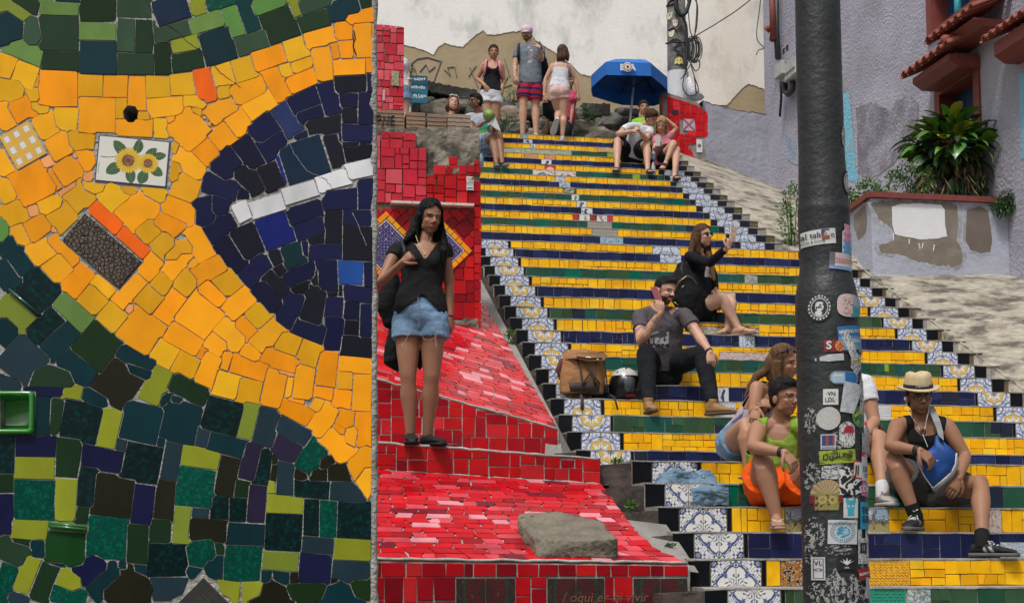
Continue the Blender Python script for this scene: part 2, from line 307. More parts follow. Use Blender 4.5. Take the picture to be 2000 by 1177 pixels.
# ---- broken-tile layout of the big mosaic: one line per tile (kind, centre, size, turn), cut against its neighbours
TILELIST="""
@A
L 75 62 190 70 33
T 50 170 160 190 35
G 155 15 150 70 35
g 180 180 95 150 -25
l 343 52 220 78 2
T 395 4 150 20 3
G 340 195 215 205 2
l 138 300 235 95 22
G 345 350 215 120 3
G 565 65 212 130 1
l 562 180 210 105 2
T 567 335 206 195 0
g 775 45 210 130 2
g 723 200 100 200 1
G 828 210 98 200 1
G 780 370 205 120 0
G 935 342 94 178 0
P 985 55 200 150 -20
g 990 180 210 105 -14
g 885 130 30 30 0
L 1070 255 160 82 -13
G 1080 355 185 110 -8
Y 40 380 100 125 20
Y 145 430 140 125 20
O 333 510 213 208 2
O 218 465 18 70 5
Y 62 520 135 115 -10
Y 195 550 65 65 -20
O 125 635 135 125 -31
Y 230 625 110 50 10
O 292 622 18 18 0
Y 378 685 135 130 5
O 30 670 90 170 -30
C 137 835 190 218 -30
O 262 725 140 125 -30
O 340 845 140 125 -31
Y 470 820 150 110 12
p 270 930 80 70 -30
O 25 940 80 140 -30
O 182 1048 235 210 -31
Y 45 1090 95 130 -30
O 390 985 145 130 -33
p 430 900 38 28 -30
O 505 910 95 130 -28
O 315 1030 42 130 -33
p 395 1090 115 32 -30
p 520 1015 70 50 -10
Y 540 1085 150 70 5
Y 455 1130 140 135 -42
Y 645 1125 140 150 -42
Y 740 1090 90 50 0
Y 880 1110 150 78 5
U 763 928 418 268 5
Y 522 492 136 132 1
O 665 498 134 125 1
O 787 540 98 192 -2
Y 910 500 142 122 -1
Y 1045 485 133 122 -6
O 562 665 205 205 2
O 775 742 213 108 1
Y 698 625 66 118 0
Y 830 670 70 50 0
O 950 615 200 105 -6
Y 925 745 82 118 2
O 985 690 55 35 -20
O 1080 745 190 195 -42
Y 1115 590 120 60 5
Y 1130 640 60 40 10
Y 1000 850 50 60 20
O 1090 940 190 98 38
Y 1005 985 65 110 5
O 1068 1080 135 125 22
@B
L 105 45 110 92 -17
t 240 20 180 60 -15
l 158 128 200 92 -17
m 310 130 95 185 -20
E 400 90 88 190 -20
m 510 30 200 85 -18
G 578 145 190 190 -22
L 668 50 55 108 -20
g 775 30 185 80 -18
G 775 125 180 105 -19
T 945 60 190 100 -15
G 1085 15 90 60 -15
T 225 270 200 190 -18
g 418 250 195 112 -16
O 1050 95 175 75 -12
O 940 185 108 95 -3
O 1052 235 104 192 2
O 1118 180 18 78 0
O 810 215 190 98 -15
O 897 295 48 95 -12
O 963 285 92 100 -5
O 978 390 185 92 -3
O 1098 380 50 88 0
Y 668 285 132 125 -17
O 518 330 200 115 -16
Y 705 375 122 52 -20
Y 610 405 74 74 -18
O 828 370 108 192 -5
O 705 470 182 85 -25
Y 372 395 125 125 -17
Y 248 430 125 120 -17
R 150 485 108 190 -12
Y 255 532 68 66 0
O 395 525 195 98 -22
O 565 485 100 190 -26
O 465 610 172 102 -35
O 240 640 195 96 -28
p 168 690 70 22 45
O 340 705 118 125 -38
O 250 790 122 122 -38
O 165 885 118 120 -38
K 985 480 190 90 -3
N 1100 475 42 110 -2
N 720 580 180 110 -24
N 860 565 100 182 -15
N 755 655 160 72 -18
M 620 690 98 185 -32
N 490 740 150 140 -38
N 545 835 155 125 -32
N 395 885 110 175 -32
N 270 935 155 140 -45
K 400 1030 95 175 -32
N 240 1075 200 92 20
N 370 1120 70 65 20
K 535 1020 108 150 -22
B 590 970 26 180 -16
P 720 920 250 225 -18
K 893 870 98 192 -16
K 832 725 185 88 -8
N 975 575 100 78 5
K 982 665 76 84 0
N 1077 630 88 188 0
N 1030 765 185 95 2
N 985 832 95 32 0
K 1035 880 176 92 -8
N 1078 820 80 18 5
N 920 790 22 60 -10
N 705 785 75 38 -25
W 1043 975 176 92 -14
W 885 1040 202 92 -17
W 698 1105 205 92 -17
N 1077 1110 95 182 0
@C
Y 85 85 140 130 -26
Y 290 35 135 70 -20
p 195 65 58 56 -10
O 110 200 80 125 -20
O 220 165 128 130 -30
Y 365 105 140 130 -40
R 608 108 190 82 40
R 770 250 192 82 41
X 585 295 430 200 41
O 795 70 215 180 -38
O 1030 65 190 102 22
O 970 145 168 102 28
Y 845 175 130 120 -40
Y 945 265 132 120 -42
O 1015 365 190 102 -48
O 865 385 132 108 -48
Y 1040 225 58 48 0
O 230 300 142 122 -36
p 285 190 80 28 -30
O 370 290 205 70 42
O 330 400 142 122 -36
O 445 470 185 108 -50
Y 598 497 142 74 40
Y 530 580 135 130 -46
O 740 525 205 98 -50
Y 645 675 135 130 -46
Y 860 570 130 122 -48
Y 930 485 112 100 -48
Y 1070 475 128 112 -50
O 980 615 185 108 -52
p 745 628 38 48 -40
O 810 755 212 208 35
O 1060 805 205 100 28
Y 945 885 130 125 30
Y 1070 955 132 128 28
m 15 175 70 110 30
T 95 325 112 215 -36
T 45 440 108 170 -36
D 225 515 205 188 40
D 150 595 250 36 42
L 95 655 215 130 43
T 35 750 110 130 42
D 260 720 205 118 -42
T 345 805 215 115 -42
l 425 645 232 118 40
G 560 840 220 220 38
S 135 920 205 205 40
T 445 965 215 122 38
G 295 1020 240 110 3
T 780 905 235 75 25
T 805 990 140 55 12
Z 672 1055 212 208 38
L 900 1065 112 195 24
G 1090 1080 212 108 28
N 255 1100 212 36 0
L 420 1110 112 74 5
T 540 1140 150 70 25
S 50 1060 120 60 20
T 950 1150 50 60 10
T 1010 1155 50 30 10
@D
N 145 75 105 150 -14
N 240 40 105 90 20
W 365 70 90 110 -27
W 505 40 200 95 -17
N 715 75 205 98 -20
N 745 165 162 98 -18
N 235 155 180 108 -35
N 925 -5 190 118 0
K 888 155 90 190 1
N 1035 105 186 90 2
K 1037 250 186 190 1
K 395 235 140 190 -25
B 550 170 188 190 -20
T 655 320 130 130 -20
N 300 320 100 205 -40
N 435 405 180 108 -40
K 565 330 62 80 -20
K 580 405 62 55 -30
N 695 430 182 88 -25
K 555 480 162 75 45
K 700 510 110 52 -20
K 785 450 32 90 5
N 855 440 112 180 -4
Q 985 420 140 130 2
N 1095 435 74 145 2
K 790 235 92 38 -15
N 720 285 38 86 0
N 840 300 190 80 1
N 505 565 105 170 -38
N 640 630 110 200 25
K 770 600 115 215 14
N 745 750 182 92 22
N 895 610 98 108 4
N 992 635 90 110 5
N 1040 540 186 95 5
N 895 770 96 192 5
K 990 735 85 85 3
N 1085 700 92 200 1
K 1020 840 190 118 5
K 880 545 60 28 0
K 925 520 20 56 0
O 115 255 112 195 -27
O 168 405 192 102 -27
O 80 370 50 50 -40
O 0 295 120 170 40
Y 280 480 132 125 -35
O 190 545 155 95 38
O 340 600 192 108 -42
Y 455 665 132 110 -42
O 120 660 215 200 38
O 380 740 120 100 45
O 510 780 195 108 -42
O 300 770 175 120 45
O 210 830 112 92 32
O 415 885 102 70 32
Y 630 830 130 112 22
Y 750 885 130 125 25
O 580 920 212 95 20
O 850 975 112 208 5
O 1015 950 196 90 4
O 165 985 110 192 22
O 270 930 52 90 18
O 400 965 205 98 18
Y 275 1060 140 130 15
Y 405 1100 135 125 10
O 545 1085 118 195 15
p 620 1000 92 20 8
O 130 880 42 60 28
O 715 1060 112 200 8
O 632 1080 36 120 10
O 950 1040 92 108 4
O 1055 1110 108 212 2
O 830 1105 112 68 8
O 935 1140 98 110 5
@F
O 670 80 185 95 25
O 690 10 132 30 5
O 795 40 60 72 30
O 830 125 108 185 38
O 955 115 98 95 20
O 1065 175 95 192 0
O 910 275 195 125 46
O 915 180 72 38 42
O 990 225 72 112 20
O 1040 370 185 98 -42
O 1070 480 85 150 25
D 250 110 195 182 15
L 400 130 82 198 15
S 500 165 118 200 14
S 655 185 195 95 28
V 610 295 150 108 25
t 760 340 118 182 36
Z 850 365 82 55 -20
Z 925 420 130 95 0
Z 800 440 90 60 0
Z 695 445 65 45 20
T 275 270 212 98 15
S 135 225 62 95 15
L 120 345 215 102 12
V 410 365 98 198 14
D 485 395 80 200 12
Z 275 445 110 210 12
G 360 520 74 86 5
V 445 605 95 205 5
Z 540 345 30 62 -15
Z 545 430 26 88 5
L 532 508 32 60 0
S 610 460 90 182 2
t 95 510 212 215 5
D 765 525 202 96 3
S 965 540 195 100 3
L 610 610 205 98 2
D 230 630 92 118 0
D 340 640 86 120 0
S 118 660 88 40 5
L 20 728 82 212 3
Z 165 755 212 108 4
D 605 770 202 210 2
T 378 780 205 112 2
D 758 685 82 208 1
t 858 690 90 206 1
D 1010 705 200 202 2
L 992 870 205 120 3
S 797 850 185 95 8
S 985 990 206 112 3
N 780 970 182 170 3
L 585 935 208 105 3
T 500 1020 62 70 0
T 585 1025 95 58 5
Z 660 1030 42 56 0
t 365 950 215 198 3
t 130 900 150 150 -20
T 195 970 118 135 0
G 240 870 50 50 0
T 90 990 85 60 -45
H 140 1150 210 210 45
L 275 1105 125 110 10
L 425 1105 110 110 -10
Z 535 1165 195 195 45
G 730 1120 200 100 0
T 920 1180 205 205 45
G 1050 1090 100 110 0
Z 895 1045 50 30 0
@E
T 245 110 90 215 0
G 325 110 75 190 5
D 460 130 225 215 14
L 630 180 108 215 12
T 815 150 222 212 13
T 1030 140 205 222 12
D 40 320 85 215 0
N 205 275 225 112 1
L 200 400 225 112 1
G 390 340 130 215 3
N 590 345 225 112 10
S 695 265 62 70 12
D 820 370 215 215 12
T 925 250 50 55 10
S 985 360 98 212 9
G 35 490 75 100 0
t 200 585 222 218 1
L 378 580 118 225 2
D 500 510 100 212 4
Z 650 560 220 215 8
N 825 610 112 218 6
Z 945 580 102 222 6
G 470 675 66 90 3
N 35 665 75 230 0
L 170 755 210 105 3
F 375 860 225 185 4
m 395 745 225 42 4
t 615 800 222 220 4
G 790 840 115 222 2
G 915 760 102 128 3
D 960 930 215 182 2
G 80 880 190 118 28
G 120 825 110 35 10
T 215 865 80 95 -10
t 35 1070 95 215 20
L 155 1010 108 215 22
G 255 1050 112 212 22
L 395 1050 130 110 25
N 520 985 165 118 -38
T 605 1050 212 105 -42
Z 740 1105 240 240 45
T 720 970 60 48 45
T 800 980 70 55 10
S 970 1090 200 110 0
t 390 1130 190 85 15
S 90 1150 130 65 20
T 330 950 90 26 8
"""
toff={'A':(0,0),'B':(350,0),'C':(0,390),'D':(350,390),'E':(0,777),'F':(350,777)}
tseeds=[];to_=None
for ln_ in TILELIST.strip().splitlines():
    if ln_[0]=='@': to_=toff[ln_[1]];continue
    q_=ln_.split(); w5=[float(x_) for x_ in q_[1:]]; tseeds.append((q_[0],to_[0]+w5[0]/2.9425,to_[1]+w5[1]/2.9425,w5[2]/2.9425,w5[3]/2.9425,math.radians(w5[4])))
def layout():
    seeds=tseeds; X,Y=np.meshgrid(np.arange(-6,740,1.0),np.arange(-12,1190,1.0))
    d1=np.full(X.shape,1e9);d2=d1.copy();l1=np.full(X.shape,-1)
    for i,(c,x,y,w,h,a) in enumerate(seeds):
        dx=X-x;dy=Y-y
        u=np.abs(dx*np.cos(a)+dy*np.sin(a))-w/2; v=np.abs(-dx*np.sin(a)+dy*np.cos(a))-h/2
        d=np.maximum(u,v)-(5 if c in "UCXPWH" else 0)
        m=d<d1; d2=np.where(m,d1,np.minimum(d2,d)); l1=np.where(m,i,l1); d1=np.where(m,d,d1)
    ex=((X<71)&(Y>762)&(Y<850))|(((X-255.5)/15)**2+((Y-223)/17)**2<1)
    fill=(d1<5)&(d2-d1>1.6)&(~ex)&(X<730.5-(Y/1177)*7)
    big=np.isin(l1,[i for i,q in enumerate(seeds) if q[0] in "UCXPWH"]); fill&=(~big)|(d1<-4.5)
    res=[]
    for i,sd in enumerate(seeds):
        ys,xs=np.where((l1==i)&fill)
        if len(ys)<40: continue
        y0,x0=ys.min(),xs.min(); m=np.zeros((ys.max()-y0+1,xs.max()-x0+1),bool);m[ys-y0,xs-x0]=1
        L=trace(m)
        if L is None: continue
        P=dp(L,2.0)
        if len(P)>=3: res.append((sd[0],[(a+x0-6.5,b+y0-12.5) for a,b in P]))
    return res
# ================================================================ GROUND
mk('ground',[(-150,-60,0),(150,-60,0),(150,250,0),(-150,250,0)],[(0,1,2,3)],mat('asphalt',(.055,.054,.052),.9,.25,3,bump=.3,bscale=120))['kind']='structure'
# ================================================================ STAIRCASE
stair=thing('staircase',S(2,0,0),'long public staircase tiled yellow, blue and green with patterned borders','staircase')
stepmat=mat('step_cement',(.33,.315,.285),.92,.3,9,bump=.6,bscale=60,col2=(.12,.105,.09),c2pos=(.5,.75),c2scale=5)
riserm=mat('riser_grout',(.13,.10,.055),.95,.3,14,bump=.4,bscale=90)
NB=-EB
def fr_riser(a0,b,z0):
    return lambda x,y,d: S(a0+x,b-d,z0+y)
def art_gold(x,y):
    r=np.hypot(x,y); t=np.arctan2(y,x); c=np.ones(x.shape+(3,))*[.74,.76,.80]
    def put(m,k): c[m]=k
    blue=(.06,.09,.26); lb=(.28,.34,.52)
    for cx in(-1,1):
        for cy in(-1,1):
            rr=np.hypot(x-cx,y-cy); tt=np.arctan2(y-cy,x-cx)
            put((np.sin(rr*26+3*np.sin(tt*4))>.35)&(rr<.62),lb); put((abs(rr-.42)<.035),blue); put(rr<.10,blue)
            put((rr<.2)&(np.cos(tt*8)>.3),blue)
    put((abs(r-.80)<.03),blue); put((abs(r-.89)<.018),lb); put((abs(r-.72)<.012),lb)
    put((r>.8)&(r<1.0)&(np.cos(t*24)>.55),lb)
    Rr=.62+.08*np.cos(8*t)+.04*np.cos(16*t)
    put(r<Rr+.05,blue); put(r<Rr+.01,(.72,.47,.09))
    Rw=.40+.13*np.cos(8*t)+.04*np.cos(24*t); put(r<Rw+.03,(.35,.2,.04)); put(r<Rw,(.76,.77,.79))
    put((r<.34)&(np.cos(8*t+3.14)>.72),(.72,.47,.09))
    put(r<.17+.05*np.cos(8*t),blue); put((r<.13)&(np.cos(8*t)>.2),(.6,.65,.75)); put(r<.05,blue)
    return c
def art_blue(x,y):
    c=np.ones(x.shape+(3,))*[.76,.75,.72]; ax,ay=abs(x),abs(y)
    def put(m,k): c[m]=k
    blue=(.03,.055,.17); b2=(.12,.17,.33)
    q=np.minimum(np.hypot(ax-.38,ay)-.44,np.hypot(ax,ay-.38)-.44); q=np.minimum(q,np.maximum(ax+ay-.74,-9))
    out=q>.05
    # corner foliage
    u,v=ax,ay; s=np.sin(u*19+2.2*np.sin(v*13+1))*np.sin(v*19+2.2*np.sin(u*13+1))
    put(out&(s>.28),blue); put(out&(abs(s)<.07)&(u+v>1.1),b2)
    rr=np.hypot(u-1,v-1); put(abs(rr-.25)<.03,blue); put(rr<.10,blue)
    put(abs(q)<.045,blue); put((abs(q-.085)<.018),b2); put(abs(q)<.010,b2)
    for cx,cy in((0,.84),(.84,0)):
        rr=np.hypot(ax-cx,ay-cy); put(rr<.12,(.76,.75,.72)); put(abs(rr-.1)<.022,blue); put(rr<.045,blue)
    # centre palmette
    r=np.hypot(x,y); t=np.arctan2(ay,ax)
    put((r<.50)&(r>.06)&(abs(np.sin(6*t+1.3*np.sin(r*18)))<.45)&(r<.30+.2*abs(np.cos(2*t))),blue)
    for cx,cy in((.42,.40),):
        rr=np.hypot(ax-cx,ay-cy); tt=np.arctan2(ay-cy,ax-cx); put(rr<.085+.03*np.cos(5*tt),b2); put(rr<.03,blue)
        put((abs((ax-ay))<.02)&(r>.3)&(r<.52),blue)
    return c
def art_pale(x,y):
    c=np.ones(x.shape+(3,))*[.62,.66,.73]; r=np.hypot(x,y); t=np.arctan2(y,x)
    def put(m,k): c[m]=k
    b=(.10,.15,.33); lb=(.33,.40,.56)
    for cx,cy in((-1,-1),(1,-1),(-1,1),(1,1)):
        rr=np.hypot(x-cx,y-cy); tt=np.arctan2(y-cy,x-cx)
        put((rr<.75)&(abs(np.sin(8*tt))<.35),lb); put(abs(rr-.72)<.04,b); put(abs(rr-.5)<.02,lb); put(rr<.2,b); put(rr<.1,(.6,.5,.25))
    put(abs(r-.62)<.035,b); put((r<.55)&(abs(np.sin(6*t))<.5)&(r>.2),lb); put(abs(r-.5-.05*np.cos(12*t))<.02,b); put(r<.2,(.55,.5,.38)); put(abs(r-.2)<.03,b)
    return c
ATH=.146
def proto(fn,sx,sy,n=44):
    f=lambda U,V: fn((U-1 if sx<0 else U),(V-1 if sy<0 else V))
    o=artmesh('patterned_tile',ATH,ATH,n,n,f,.007,ART,None,lambda x,y,d: EA*x+Vector((0,0,y))-EB*d)
    me=o.data; bpy.data.objects.remove(o); return me
PROTO={(k,sx,sy):proto(fn,sx,sy) for k,fn in (('gold',art_gold),('blue',art_blue),('pale',art_pale)) for sx in(-1,1) for sy in(-1,1)}
def inst(me,name,parent,loc):
    o=bpy.data.objects.new(name,me); COL.objects.link(o); o.parent=parent; o.location=Vector(loc)-WO[parent.name]; WO[o.name]=WO[parent.name]; return o
# printed feature tiles -------------------------------------------------
def blot(cols,seed,s=1.3,lines=0):
    cs=pal(*cols)
    def f(U,V):
        n=fbm(U,V,s,seed,4); c=np.zeros(U.shape+(3,)); q=np.quantile(n,np.linspace(0,1,len(cs)+1)[1:-1]) if len(cs)>1 else []
        k=np.zeros(U.shape,int)
        for t in q: k+=(n>t)
        for i,cc in enumerate(cs): c[k==i]=cc
        e=(U<.05)|(U>.95)|(V<.05)|(V>.95); 
        if lines: c[e]=cs[-1]*.6
        return c
    return f
def script(bgc,ink,rows=6,seed=0):
    def f(U,V):
        c=np.ones(U.shape+(3,))*np.array(bgc); ph=(V*rows)%1; ln=np.floor(V*rows)
        w=np.sin(U*95+3*np.sin(U*37+ln*2.1+seed)+ln*1.7)*np.sin(U*23+ln*3.1+seed)
        m=(abs(ph-.5-.22*np.sin(U*70+ln*5+seed))<.13)&(w>-.35)&(U>.03)&(U<.97); c[m]=ink; return c
    return f
def figure(bgc,fg,seed=0):
    def f(U,V):
        c=np.ones(U.shape+(3,))*np.array(bgc); n=fbm(U,V,1.2,seed,3)
        c[(abs(U-.5-.1*np.sin(V*6+seed))<.14+.06*n)&(V<.9)]=fg; c[(n>1.0)]=fg; return c
    return f
def scene_art(seed):
    def f(U,V):
        n=fbm(U,V,1.5,seed,4); c=np.ones(U.shape+(3,))*[.30,.38,.5]
        c[V<.55+.1*n]=(.12,.13,.07); c[V<.35+.06*n]=(.35,.30,.14); c[(n>.9)&(V>.55)]=(.6,.62,.65)
        c[(abs(U-.3)<.08)&(V<.8)&(V>.2)]=(.25,.2,.14); c[(abs(U-.3)<.1*(1-V)*2)&(V>=.5)]=(.12,.12,.12); c[(n<-1.1)]=(.02,.02,.02); return c
    return f
def plate(seed):
    def f(U,V):
        c=np.ones(U.shape+(3,))*[.68,.62,.55]; x=(U-.5)*2;y=(V-.5)*2; r=np.hypot(x,y); n=fbm(U,V,2,seed,3)
        c[(abs(r-1.0)<.12)&(n>0)]=(.45,.2,.15); c[(np.hypot(x/.8,y/.75)<.75)&(n>-.2)]=(.08,.12,.16); return c
    return f
def meander(U,V):
    c=np.ones(U.shape+(3,))*[.45,.42,.36]; m=(abs((U*9)%1-.5)>.38)^(abs((V*6)%1-.5)>.36); c[m]=(.16,.14,.12); return c
def houseart(U,V):
    c=np.ones(U.shape+(3,))*[.6,.03,.04]; c[(V<.55+.3*(.5-abs(U-.5))*2)&(abs(U-.5)<.36)&(V>.1)]=(.7,.6,.35); c[(V<.35)&(abs(U-.5)<.12)]=(.5,.35,.2); return c
wht=(.68,.68,.68); nav=(.03,.05,.16)
FE={} # (flight,n) -> list of (px0,px1,fn,nx,ny,row part)
def fe(fl,n,x0,x1,fn,nx=30,ny=24,v=(0,1),lab=None): FE.setdefault((fl,n),[]).append((x0,x1,fn,nx,ny,v,lab))
fe(1,3,1952,2016,blot([(.42,.48,.55),(.2,.26,.36),(.62,.64,.64),(.3,.36,.45)],3),v=(0,.66),lab='small blue and white sailing boat picture tile')
fe(1,2,1532,1566,scene_art(1),34,40,lab='picture tile of a church under a blue sky'); fe(1,2,1692,1735,scene_art(5),36,36,lab='picture tile of a rider in a field'); fe(1,2,1926,1955,blot([(.5,.46,.42),(.3,.26,.24),(.62,.56,.5),(.35,.2,.15)],8),lab='faded crowd picture tile')
fe(1,4,1523,1569,blot([(.45,.17,.02),(.05,.03,.02),(.5,.2,.03),(.55,.45,.35),(.02,.012,.01)],11,1.5),42,42,lab='orange tile with a dark musician drawing'); fe(1,4,1694,1776,script((.80,.40,.03),(.05,.03,.01),9),90,54,lab='yellow tile covered in black handwriting')
fe(1,5,1696,1768,script((.03,.30,.20),(.01,.04,.03),8,3),70,50,lab='green tile covered in dark handwriting'); fe(1,5,1770,1817,blot([(.5,.5,.45),(.05,.2,.35),(.4,.2,.05),(.1,.35,.33),(.62,.62,.6)],14,1.8),lab='tile of colourful broken shards')
fe(2,4,1393,1437,script((.66,.66,.66),(.15,.17,.3),5,1),60,34,lab='white tile with faint blue writing'); fe(2,4,1703,1740,script((.66,.66,.66),(.2,.2,.25),7,2),56,40,lab='white tile with small grey writing')
fe(2,5,1401,1423,figure(wht,nav,2),lab='white tile with a blue figure'); fe(2,8,1404,1508,blot([(.58,.5,.46),(.35,.15,.17),(.62,.56,.52)],21,3.2),96,26,v=(0,.72),lab='row of white tiles with maroon rosettes'); fe(2,9,1443,1474,blot([(.62,.66,.7),(.08,.13,.32),(.6,.64,.68)],5,1.9),lab='white tile with blue scrolls')
fe(2,10,1352,1482,blot([(.55,.50,.40),(.12,.10,.08),(.58,.53,.42)],31,4.),110,22,v=(0,.8),lab='strip of cream tiles with dark arabesques'); fe(2,13,1399,1436,script((.6,.57,.5),(.3,.3,.3),3),lab='cream tile with faint writing'); fe(2,15,1454,1479,blot([(.4,.4,.36),(.25,.27,.25)],3))
fe(2,18,1274,1328,art_pale and (lambda U,V:art_pale(U*2-1,V)),50,24,lab='white tile with blue arches'); fe(2,17,1289,1330,lambda U,V:art_pale(U*2-1,V-1),44,22,lab='white tile with blue arches')
fe(3,1,1172,1217,blot([(.5,.55,.6),(.06,.2,.36),(.3,.42,.5)],9,3.5),50,14); fe(3,3,1147,1195,meander,44,16); fe(3,2,1156,1206,meander,44,16)
fe(3,4,1119,1129,blot([(.55,.02,.03)],1),4,4); fe(3,4,1131,1152,figure(wht,(.35,.3,.15),4)); fe(3,4,1153,1164,blot([(.55,.02,.03),(.08,.02,.02)],1),8,8); fe(3,4,1165,1186,figure(wht,(.45,.2,.15),6)); fe(3,4,1187,1197,blot([(.55,.03,.06)],1),4,4)
fe(3,5,1135,1157,figure(wht,nav,7)); fe(3,6,1126,1146,figure(wht,(.1,.1,.14),8)); fe(3,7,1116,1131,figure(wht,(.05,.25,.1),9)); fe(3,8,1099,1126,blot([(.4,.38,.25),(.05,.06,.05)],10),26,12)
fe(3,9,1092,1114,blot([(.55,.58,.6),(.2,.27,.4)],11)); fe(3,10,1084,1103,blot([(.6,.62,.66),(.3,.35,.45)],12)); fe(3,11,1040,1082,plate(1),40,18,lab='oval decorated cream plate tile'); fe(3,11,1083,1125,plate(2),40,18,lab='oval decorated cream plate tile')
fe(3,12,1064,1085,houseart,24,18,lab='red tile with a little house'); fe(3,13,1057,1077,figure(wht,nav,3)); fe(3,14,1024,1051,blot([(.62,.30,.12),(.58,.27,.11)],2),6,4); fe(3,14,1063,1085,blot([(.6,.27,.13),(.62,.3,.14)],3),6,4)
fe(3,15,975,1116,blot([(.45,.48,.30),(.22,.3,.12),(.5,.5,.42),(.3,.38,.2)],4,5),90,12); fe(3,16,1036,1046,figure(wht,nav,5)); fe(3,17,1022,1040,figure((.5,.54,.6),nav,5)); fe(3,18,1017,1031,blot([(.35,.4,.42),(.2,.3,.3)],6)); fe(3,16,1166,1202,blot([(.6,.36,.14),(.5,.25,.08),(.66,.5,.25)],7,2),20,10)
NMAX={'Y':292,'B':292,'G':292}; NCNT={'Y':0,'B':0,'G':0}; NAME={'Y':'yellow_tile','B':'navy_tile','G':'green_tile'}
stuff=MB(); stuffm=[]
def smi(m):
    if m not in stuffm: stuffm.append(m)
    return stuffm.index(m)
def piece(P,kind,m,b,z0,a0,step):
    if area(P)<.00025: return
    O=S(a0,b,z0); v,f=slab(P,O,EA,Vector((0,0,1)),NB,.007,.0022,.012)
    x,y=pix(S(a0+P[0][0],b,z0+P[0][1])); vis=x<2030
    if NCNT[kind]<NMAX[kind] and vis:
        NCNT[kind]+=1; mk(NAME[kind],v,f,m,step)
    elif vis: stuff.add(v,f,smi(m))
def colrand(kind):
    L=STM[kind]
    if kind=='Y': return random.choices(L,[5,3,3,1])[0]
    if kind=='B': return random.choices(L,[5,4,3,1])[0]
    if random.random()<.025: return GREENLIME
    return random.choices(L,[4,3,4,2,3,1])[0]
def fill_riser(kind,a0,a1,b,z0,z1,step,near):
    h=z1-z0; x=0.; W=a1-a0
    if W<.02: return
    while x<W-.002:
        if kind=='Y':
            seg=random.choice([.07,.09,.10,.22,.30,.38,.5]); 
            if x+seg>W-.04: seg=W-x
            rows=1 if seg<.11 and random.random()<.75 else random.choice([2,2,2,3] if near else [2,2,2,1])
            cuts=[0]+[h*(i+random.uniform(-.12,.12))/rows for i in range(1,rows)]+[h]
            for r in range(rows):
                y0,y1=cuts[r],cuts[r+1]; xx=x
                while xx<x+seg-.001:
                    wd=random.uniform(.06,.135)
                    if xx+wd>x+seg-.035: wd=x+seg-xx
                    P=jit(rect(xx,y0,xx+wd,y1,.0022 if near else .0033),.0022)
                    if random.random()<.08 and wd>.07:
                        c=xx+wd*random.uniform(.3,.7); d=random.uniform(-.02,.02)
                        A=clip(P,c-d,y0-.01,c+d,y1+.01); B=clip(P,c+d+.004,y1+.01,c-d+.004,y0-.01)
                        for Q in(A,B):
                            if len(Q)>2: piece(Q,kind,colrand(kind),b,z0,a0,step)
                    else: piece(P,kind,colrand(kind),b,z0,a0,step)
                    xx+=wd
            x+=seg
        else:
            wd=random.uniform(.09,.17) 
            if x+wd>W-.05: wd=W-x
            if near and random.random()<.55:
                c=h*random.uniform(.38,.62); piece(jit(rect(x,0,x+wd,c,.002),.002),kind,colrand(kind),b,z0,a0,step)
                s=random.choice([0,0,wd*.4])
                if s: piece(jit(rect(x,c,x+s,h,.002),.002),kind,colrand(kind),b,z0,a0,step)
                piece(jit(rect(x+s,c,x+wd,h,.002),.002),kind,colrand(kind),b,z0,a0,step)
            else: piece(jit(rect(x,0,x+wd,h,.002),.0015),kind,colrand(kind),b,z0,a0,step)
            x+=wd
